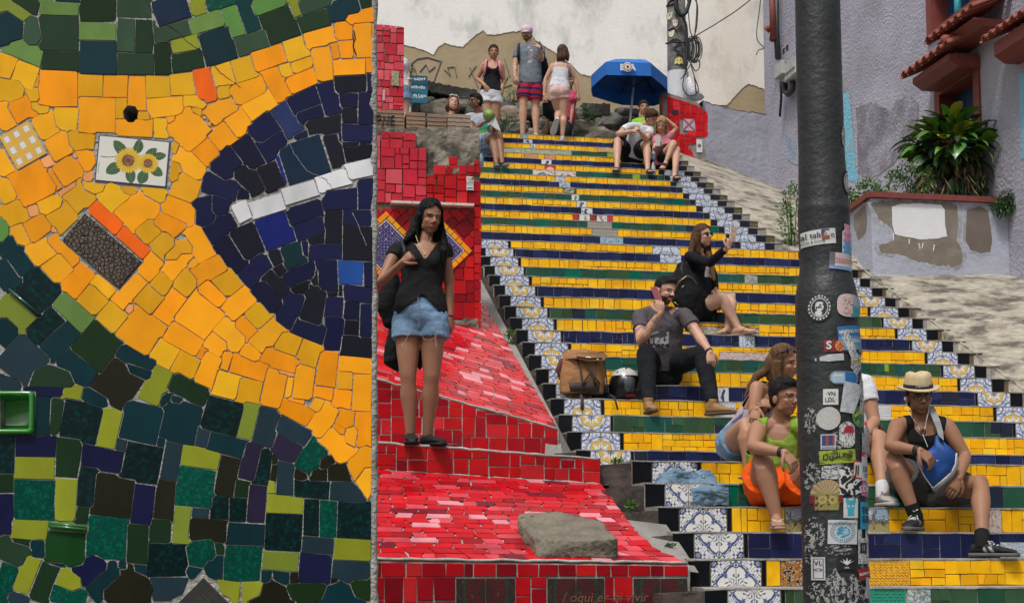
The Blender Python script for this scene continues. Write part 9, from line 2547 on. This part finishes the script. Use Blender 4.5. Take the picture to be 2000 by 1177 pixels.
# person bending behind her
bq=bS-.35; pelP=onBz(1102,bq,zt-.05)
def pinkt(V,P): return np.array([[.60,.06,.13]])*(1+.05*n3(V,20,2,2)[:,None])
P5=person('person','person in pink top and black trousers half hidden behind the walking woman',dict(
 h=1.66,fem=1,w=1.0,skin=SKM,hd=(30,10,0),pelP=atY(1104,232,pelP.y),neck=(1113,177,-.05),head=(1113,158,-.04),shL=(1100,184,0.),shR=(1121,186,.0),elR=(1118,214,-.05),wrR=(1115,236,-.10),haR=(1113,242,0.),elL=(1076,225,-.05),wrL=(1066,248,-.08),haL=(1066,256,0.),
 hiL=(1094,236,-.0),hiR=(1108,236,0.),knL=(1088,258,-.30),knR=(1108,258,-.30),anL=(1088,276,.0),anR=(1106,276,.0),toL=(1086,280,-.14),toR=(1106,280,-.14),feet='shoe',hair='bun',hair_c=(.02,.012,.01),vox=.011,hvox=.007,
 wear=[dict(k='top',n='pink_top',c=pinkt,neck='crew',sl=.6,hem=-.1,loose=.01),dict(k='trousers',n='black_trousers',c=blk,l=.95)]))
o=bpack('handbag',[(1070,206),(1073,218),(1080,226)],[.09,.12,.10],pelP.y-.15,(.010,.012,.02),''); tag(o,'round navy bag hanging beside the walking woman','bag')
# smiling woman behind the bricks
Yq=atY(884,205,19.6).y
P6=person('person','smiling woman with white sunglasses on her head peeking over the hollow bricks',dict(
 h=1.64,fem=1,w=1.0,skin=SKL,hd=(18,-18,8),pelP=atY(880,290,19.6),neck=(881,226,.0),head=(885,203,-.02),shL=(863,234,0.),shR=(900,234,.0),elL=(856,268,.0),elR=(906,268,0.),wrL=(862,295,-.1),wrR=(900,295,-.1),hiL=(873,296,0.),hiR=(888,296,0.),knL=(870,330,-.2),knR=(890,330,-.2),feet=None,
 hair='bob',hair_l=.07,hair_c=(.13,.06,.035),hairline=.072,lips=(.55,.12,.12),vox=VX,hvox=.0058,wear=[dict(k='top',n='black_top',c=blk,neck='tank',dp=.12,wn=.08,wo=.11,hem=-.1)]))
Hc,r3,f3,u3,toW,Rm,hs=P6.head; m_=MB(); m_.tube([toW(-.07,.04,.105),toW(-.03,.07,.11),toW(0,.06,.112),toW(.03,.07,.11),toW(.07,.04,.105)],.008,0,6); m_.tube([toW(-.018,.082,-.052),toW(0,.088,-.058),toW(.018,.082,-.052)],.0035,0,6); m_.build('white_sunglasses',ink_w,P6.T)
# coconut man
bq=b3(13); pelP=onBz(946,bq+.18,z3(13)+.115)
def wgreen(V,P):
    x,y,z=local(V,P); c=np.tile([[.42,.44,.52]],(len(V),1)); m=(y>.0)&(abs(x)<.12)&(z<-.20)&(z>-.38); c[m&(z>-.29)]=(.05,.42,.32); c[m&(z<-.27)&(z>-.31)]=(.25,.42,.08); c[m&(z<-.31)]=(.55,.58,.55); return c
def bluech(V,P): c=np.tile([[.12,.2,.36]],(len(V),1)); c[(np.sin(V[:,2]*150)>.5)|(np.sin(V[:,0]*150)>.5)]=(.3,.38,.5); return c
M7=person('person','man in dark sunglasses drinking from a green coconut at the left edge of the stairs',dict(
 h=1.72,w=.98,skin=SKD,hd=(-58,2,0),pelP=pelP,neck=(933,219,-.12),head=(929,199,-.05),shL=(915,230,-.02),shR=(953,234,.0),elL=(923,256,-.18),wrL=(944,240,-.18),haL=(952,238,-.02),handL=dict(n=(0,0,-1),curl=.5,th=1),elR=(967,262,-.10),wrR=(963,244,-.2),haR=(956,238,-.02),handR=dict(n=(0,0,-1),curl=.5,th=-1),
 hiL=(935,285,-.02),hiR=(954,285,-.02),knL=(962,268,-.36),knR=(974,262,-.38),anL=onBz(970,b3(11)+.16,z3(11)+.09),anR=onBz(981,b3(11)+.10,z3(11)+.09),toL=onBz(970,b3(11)+.02,z3(11)+.03),toR=onBz(987,b3(11)-.04,z3(11)+.03),
 feet='shoe',shoe_c=(.012,.012,.013),sole_c=(.25,.25,.25),hair='short',hair_c=(.008,.007,.007),beard=(.05,.025,.018),beard_a=.5,vox=.0085,hvox=.0055,wear=[dict(k='top',n='t_shirt',c=wgreen,neck='crew',sl=.5,hem=-.08,loose=.012),dict(k='shorts',n='checked_shorts',c=bluech,l=.72,flare=.02,i=.012)]))
glasses(M7,None)
cc=atY(955,225,M7.J['haL'].y-.02); v,f=ell(cc,(.088,.085,.092),n=28); v=[p+(p-cc)*(.10*mnoise.fractal((p-cc)*9,1,2,3)) for p in v]
o=mk('coconut',v,f,mat('green_coconut',(.14,.24,.035),.5,.25,12,bump=.3,bscale=20,col2=(.25,.28,.08),c2pos=(.5,.7)),None,True,origin=cc); tag(o,'large green coconut with a straw held by the man in dark sunglasses','coconut')
m_=MB(); m_.tube([cc+Vector((-.03,-.02,.07)),cc+Vector((-.09,-.03,.15))],.004,0,6); m_.build('straw',ink_w,o)
nv=[atY(x,y,M7.J['haL'].y-.05) for x,y in [(955,240),(966,228),(972,240),(978,256),(966,250)]]; o=mk('napkin',nv+[p+Vector((0,.02,0)) for p in nv],[(0,1,2,3,4),(9,8,7,6,5)]+[(i,(i+1)%5,5+(i+1)%5,5+i) for i in range(5)],clothm,None,cols=np.tile([[.6,.6,.62]],(10,1)),origin=nv[3]); tag(o,'white paper napkin under the green coconut','napkin')
bb_=onBz(940,b3(11)+.12,z3(11)); v,f=lathe([(0,0),(.035,0),(.035,.14),(.03,.17),(.014,.20),(.014,.22),(0,.22)],16,bb_,UP); o=mk('water_bottle',v,f,mat('bottle_plastic',(.30,.5,.6),.1,.1,trans=.5,col2=(.1,.35,.5)),None,True,origin=bb_); tag(o,'small clear bottle with blue label beside the man with the coconut','bottle')
# man leaning over the phone, and the woman beside him
bq=b3(13); pelP=onBz(1234,bq+.16,z3(13)+.115)
M9=person('person','young man in white T-shirt and black shorts leaning toward the woman in pink',dict(
 h=1.80,w=.98,skin=SKL,hd=(48,34,-20),hair='short',hair_c=(.055,.030,.018),hair_t=.014,pelP=pelP,neck=(1259,242,-.22),head=(1273,231,-.10),shL=(1229,248,-.08),shR=(1272,254,-.06),elL=(1207,262,-.12),wrL=(1236,256,-.20),haL=(1245,251,-.02),handL=dict(n=(-.2,-.6,.6),curl=.9,th=1),elR=(1262,272,-.16),wrR=(1250,258,-.16),haR=(1244,250,-.02),handR=dict(n=(.3,-.6,.5),curl=.9,th=-1),
 hiL=(1222,300,-.02),hiR=(1246,300,-.02),knL=(1206,275,-.40),knR=(1263,280,-.38),anL=onBz(1205,b3(11)+.10,z3(11)+.09),anR=onBz(1265,b3(11)+.10,z3(11)+.09),toL=onBz(1202,b3(11)-.06,z3(11)+.03),toR=onBz(1271,b3(11)-.05,z3(11)+.03),
 feet='bare',sandal=(.10,.06,.045),strap='band',strap_c=(.06,.045,.04),vox=.0085,hvox=.0055,wear=[dict(k='top',n='t_shirt',c=wht,neck='crew',sl=.55,hem=-.06,loose=.014),dict(k='shorts',n='black_shorts',c=blk,l=.78,flare=.03,i=.014)]))
bq=b3(12); pelP=onBz(1300,bq+.16,z3(12)+.11)
def rosy(V,P): return np.array([[.52,.19,.24]])*(1+.08*n3(V,20,2,2)[:,None])
P10=person('person','fair-haired woman in pink T-shirt with one hand on her head',dict(
 h=1.66,fem=1,w=.97,skin=SKL,hd=(-14,30,6),hair='long',hair_l=.14,hair_c=(.34,.21,.10),hair_t=.012,hairline=.07,pelP=pelP,neck=(1294,264,-.12),head=(1292,244,-.06),shL=(1281,271,-.02),shR=(1307,269,-.02),elL=(1279,292,-.10),wrL=(1284,284,-.16),haL=(1287,278,-.02),handL=dict(n=(0,-.9,.2),curl=.9,th=1),elR=(1321,250,-.02),wrR=(1303,234,-.02),haR=(1296,229,0.),handR=dict(n=(0,-.6,.8),curl=.3,th=1),
 hiL=(1292,314,-.02),hiR=(1308,314,-.02),knL=(1316,279,-.38),knR=(1322,292,-.32),anL=(1302,313,-.06),anR=onBz(1317,b3(10)+.10,z3(10)+.09),toL=(1295,322,-.12),toR=onBz(1324,b3(10)-.06,z3(10)+.03),raised='L',
 feet='bare',sandal=(.05,.035,.03),strap='band',strap_c=(.04,.03,.03),vox=.0085,hvox=.0055,wear=[dict(k='top',n='t_shirt',c=rosy,neck='crew',sl=.5,hem=-.06,loose=.012),dict(k='skirt',n='black_shorts',c=blk,l=.5,flare=.02)]))
slabbox('phone',atY(1285,276,P10.J['haL'].y-.03),Vector((1,.1,0)).normalized(),Vector((.08,-.1,1)).normalized(),Vector((0,-1,0)),.07,.14,.009,mat('white_phone',(.6,.58,.56),.3,.05),'white phone in the hand of the fair-haired woman in pink','phone')
bb_=onBz(1276,b3(11)+.14,z3(11)); v,f=lathe([(0,0),(.034,0),(.034,.13),(.03,.16),(.014,.19),(.014,.21),(0,.21)],16,bb_,UP); o=mk('water_bottle',v,f,mat('milky_plastic',(.5,.52,.55),.2,.1,col2=(.1,.1,.12),c2scale=14),None,True,origin=bb_); tag(o,'small whitish bottle standing between the couple on the stairs','bottle')
Yh=21.9
P8=person('person','dark-haired person in bright green top sitting under the blue parasol',dict(
 h=1.66,fem=1,w=1.0,skin=SKM,hd=(8,0,0),hair='bun',hair_c=(.02,.014,.012),pelP=atY(1252,292,Yh),neck=(1257,231,.0),head=(1257,211,-.02),shL=(1240,239,0.),shR=(1276,239,0.),elL=(1230,265,-.05),elR=(1284,265,-.05),wrL=(1240,285,-.2),wrR=(1276,285,-.2),hiL=(1244,297,0.),hiR=(1260,297,0.),knL=(1240,292,-.4),knR=(1268,292,-.4),feet=None,vox=.010,hvox=.0062,
 wear=[dict(k='top',n='green_top',c=(.20,.50,.03),neck='crew',sl=.5,hem=-.1)]))
Yp=atY(778,180,15.2).y
P17=person('person','person in denim shorts with a wristwatch half hidden behind the pink-red pillar',dict(
 h=1.66,fem=1,w=1.0,skin=SKL,hd=(10,0,0),pelP=atY(781,176,Yp+6),neck=(778,112,.0),head=(777,92,-.02),shL=(762,120,0.),shR=(790,120,0.),elR=(796,143,.0),wrR=(798,158,-.05),haR=(799,166,0.),handR=dict(n=(.7,-.6,0),curl=.5,th=-1),hiL=(774,182,0.),hiR=(789,182,0.),knL=(772,216,0.),knR=(792,216,0.),anL=(772,250,0.),anR=(791,250,0.),toL=(770,256,-.15),toR=(792,256,-.15),feet='shoe',vox=.010,hvox=.007,hair='pony',
 wear=[dict(k='top',n='white_top',c=wht,neck='crew',sl=.5,hem=-.05),dict(k='shorts',n='denim_shorts',m=denimm,c=lumb,l=.42,flare=.02,i=.012)]))
band(P17,P17.J['elR'],P17.J['wrR'],.85,.028,.03,mat('white_watch',(.6,.6,.6),.5,.05),'wristwatch')
# ================================================================ RUCKSACK, HELMET, JACKET
bq=b2(4)+.16; base=onBz(1137,bq,z2(4)+.01); YY=base.y
cv=mat('tan_canvas',(.34,.165,.065),.75,.15,12,bump=.35,bscale=60,col2=(.26,.12,.045),c2pos=(.45,.7),c2scale=6); dk_=mat('brown_webbing',(.055,.035,.028),.85,.15,20,bump=.2,bscale=120)
def P2d(x,y,d=0): return atY(x,y,YY+d)
mb=MB(); ring=lambda pts,d0,d1:None
cs=[(1136,769,50,.0),(1137,750,52,.0),(1138,728,51,.0),(1138,705,47,.0),(1140,688,40,.0)]
C=[P2d(x,y) for x,y,w2,_ in cs]; sc=(P2d(1137,720)-P2d(1136,720)).length
v,f=loft(C,[Vector((1,.12,0)).normalized()]*5,[Vector((0,1,0))]*5,[c[2]*sc*.86 for c in cs],[.125,.135,.135,.12,.10],24,.55); mb.add(v,f)
V,N_,Fc=remesh(mb,.008,3); V=V+N_*(n3(V,13,3,3)*.005)[:,None]
rk=thing('rucksack',base,'tan canvas rucksack with dark crossed straps standing on the steps beside the helmet','backpack')
mk('bag_body',V,Fc,cv,rk,True)
mb=MB(); v,f=loft([P2d(1138,768),P2d(1139,750)],[Vector((1,.12,0)).normalized()]*2,[Vector((0,1,0))]*2,[.152,.158],[.135,.145],24,.55); mb.add(v,f); mb.build('leather_base',mat('dark_base',(.03,.020,.016),.7,.2,12),rk,True)
fl=[(1098,686,.02),(1112,682,-.06),(1150,683,-.10),(1180,688,-.04),(1186,694,-.10),(1178,699,-.17),(1150,700,-.175),(1122,694,-.17),(1104,696,-.12)]
q=[P2d(x,y,d) for x,y,d in fl]; cen=P2d(1142,688,-.05)+UP*.03; n=len(q)
o=mk('flap',q+[cen]+[p-UP*.022 for p in q],[(i,(i+1)%n,n) for i in range(n)]+[(n+1+i,n+1+(i+1)%n,(i+1)%n,i) for i in range(n)],cv,rk,True)
m_=MB()
for L in ([(1132,698),(1147,715),(1160,733),(1172,750)],[(1170,698),(1160,716),(1148,735),(1136,752)],[(1159,718),(1160,748)],[(1124,694),(1133,715),(1137,745),(1136,768)],[(1177,698),(1182,720),(1185,745),(1184,765)]): m_.tube([P2d(x,y,-.150 if 1127<x<1178 else -.115) for x,y in L],.008,0,6)
m_.tube([P2d(1126,696,-.178),P2d(1150,699,-.182),P2d(1176,699,-.175)],.006,0,6); m_.build('strap',dk_,rk,True)
m_=MB(); m_.tube([P2d(1144,697,-.19),P2d(1154,698,-.19)],.006,0,6); m_.tube([P2d(1165,701,-.19),P2d(1169,702,-.19)],.006,0,6); m_.build('buckle',mat('silver2',(.5,.5,.5),.3,.1,metal=1),rk)
m_=MB(); m_.tube([P2d(1107,700,.0),P2d(1096,705,-.02),P2d(1090,722,-.03),P2d(1096,738,-.02),P2d(1108,742,0.)],[.018,.022,.024,.022,.016],0,8); m_.build('shoulder_strap',mat('maroon_pad',(.10,.03,.03),.8,.2),rk,True)
m_=MB(); m_.tube([P2d(1134,770,-.11),P2d(1137,778,-.17),P2d(1137,800,-.18)],.014,0,6); m_.tube([P2d(1192,771,-.16),P2d(1200,776,-.185),P2d(1207,800,-.18)],.008,0,6); m_.build('loose_strap',dk_,rk,True)
# helmet
hb=onBz(1221,b2(4)+.15,z2(4)+.128); YY=hb.y
hm_=thing('helmet',hb-UP*.14,'black and white motorcycle helmet with a dark visor on the step by the rucksack','helmet')
hw=mat('helmet_white',(.5,.5,.46),.22,.08,8,coat=.6); hk=mat('helmet_black',(.005,.005,.006),.3,.1); 
v,f=ell(hb,(.135,.150,.145),n=32); keepf=[]; V=np.array([tuple(p) for p in v]); rel=(V-np.array(hb))
v2=[p if p.z>hb.z-.11 else Vector((p.x,p.y,hb.z-.11-.15*(hb.z-.11-p.z))) for p in v]; mk('shell',v2,f,hk,hm_,True)
v,f=ell(hb,(.139,.154,.149),n=40); V=np.array([tuple(p) for p in v]); rel=V-np.array(hb); keep=(rel[:,2]>.055-.25*rel[:,1]*0-.10*(rel[:,0]<-.06))&(rel[:,2]>.06-.5*abs(rel[:,0]+.0)*0); V2,F2=cut(V,[np.array(g) for g in f],keep); mk('white_crown',V2,F2,hw,hm_,True)
v,f=ell(hb,(.142,.157,.150),n=48); V=np.array([tuple(p) for p in v]); rel=V-np.array(hb); keep=(rel[:,2]<.075)&(rel[:,2]>-.075)&(rel[:,1]<.0)&(rel[:,0]>-.03)&(rel[:,0]<.075+.3*(-rel[:,2])*0); V2,F2=cut(V,[np.array(g) for g in f],keep); mk('visor',V2,F2,mat('visor_grey',(.05,.06,.07),.1,.1,coat=.5),hm_,True)
keep=(rel[:,2]<-.08)&(rel[:,2]>-.115)&(rel[:,1]<0)&(rel[:,0]>-.02)&(rel[:,0]<.10); V2,F2=cut(V,[np.array(g) for g in f],keep); mk('red_trim',V2,F2,mat('helmet_red',(.22,.01,.015),.25,.1),hm_,True)
m_=MB(); 
for x,y in((1206,726),(1223,719),(1238,720)): m_.add(*ell(atY(x,y,YY-.135),(.008,.006,.008)))
m_.build('stud',black,hm_,True)
# crumpled denim jacket over the border tiles
dj=mat('washed_denim',(.13,.22,.31),.92,.2,14,bump=.5,bscale=260,col2=(.24,.34,.43),c2pos=(.5,.75),c2scale=9)
jk=thing('denim_jacket',onBz(1350,b1(1),z1(1)+.02),'crumpled light denim jacket dropped across the blue patterned tiles','jacket')
def drape(cols_,name,seed,thick=.006):
    """cols_: list of rows of (px,py,b offset,z-less) points; interpolated and wrinkled"""
    nr,nc=len(cols_),len(cols_[0]); G=np.zeros((nr,nc,3))
    for i,rw in enumerate(cols_):
        for j,(x,y,b) in enumerate(rw): G[i,j]=tuple(onB(x,y,b))
    nu,nv=56,64; U_=np.linspace(0,nr-1,nu);V_=np.linspace(0,nc-1,nv); out=np.zeros((nu,nv,3))
    for a,u in enumerate(U_):
        i=min(int(u),nr-2);fu=u-i; fu=fu*fu*(3-2*fu); row=G[i]*(1-fu)+G[i+1]*fu
        for b,vv in enumerate(V_): j=min(int(vv),nc-2);fv=vv-j; out[a,b]=row[j]*(1-fv)+row[j+1]*fv
    P_=out.reshape(-1,3); n=n3(P_,15,seed,3)*.015+n3(P_*np.array([1,1,2.2]),38,seed+2,2)*.006; P_[:,1]-=np.abs(n)*1.2; P_[:,2]+=n*.5
    f=[(a*nv+b,a*nv+b+1,(a+1)*nv+b+1,(a+1)*nv+b) for a in range(nu-1) for b in range(nv-1)]
    o=mk(name,P_,f,dj,jk,True); so=o.modifiers.new('s','SOLIDIFY'); so.thickness=thick; return o
e0=b1(0)-.03; e1=b1(1)-.03; e2=b1(2)-.03
drape([[(1284,941,e0+.02),(1296,924,e0+.02),(1318,914,e0),(1345,922,e0),(1360,918,e0),(1385,916,e0),(1398,934,e0-.02)],
       [(1276,946,e1+.10),(1300,944,e1+.12),(1325,944,e0-.02),(1345,946,e0-.03),(1365,946,e0-.03),(1388,944,e0-.05),(1400,946,e1+.05)]],'jacket_body',3)
drape([[(1345,938,e0-.06),(1362,930,e0-.07),(1385,932,e0-.07),(1402,942,e1-.0),(1422,944,e1-.02)],
       [(1352,960,e1-.02),(1368,958,e1-.05),(1385,955,e1-.05),(1400,962,e1-.03),(1423,966,e1-.03)],
       [(1352,984,e1-.03),(1366,988,e1-.03),(1380,986,e1-.03),(1398,986,e1-.02),(1423,987,e1-.02)]],'jacket_sleeve',6)
drape([[(1358,920,e0-.04),(1375,916,e0-.05),(1392,924,e0-.06),(1400,938,e0-.08)],[(1352,936,e0-.09),(1372,938,e0-.10),(1388,946,e0-.10),(1394,944,e0-.10)]],'jacket_collar',9)
m_=MB(); m_.add(*ell(onB(1375,931,e0-.12),(.009,.006,.009))); m_.build('button',mat('brass_button',(.5,.45,.35),.3,.1,metal=1),jk,True)
for nme,ob in (('z',M12),('z',S11),('z',M16),('z',M14),('z',W13),('z',M9),('z',P10),('z',M7)): 
    J=ob.J; print([round((J['hi'+s_]-J['kn'+s_]).length,2) for s_ in 'LR'],[round((J['kn'+s_]-J['an'+s_]).length,2) for s_ in 'LR'],round((J['pel']-J['neck']).length,2))
# ---------------------------------------------------------------- things of one kind share a group
GR={'person':'people on and around the stairs','phone':'mobile phones in hands','backpack':'backpacks people carry','bag':'bags carried by people','water_bottle':'drink bottles on the steps','weed_tuft':'weeds growing from cracks','leafy_weed':'low weeds in the planter','climbing_shrub':'leafy shrubs by the dark post','red_mosaic_terrace':'red mosaic terraces','sling_bag':'bags carried by people','shoulder_bag':'bags carried by people','handbag':'bags carried by people'}
for o in list(COL.objects):
    if o.parent is None and 'label' in o.keys():
        n=o.name.split('.')[0]
        if n in GR: o['group']=GR[n]
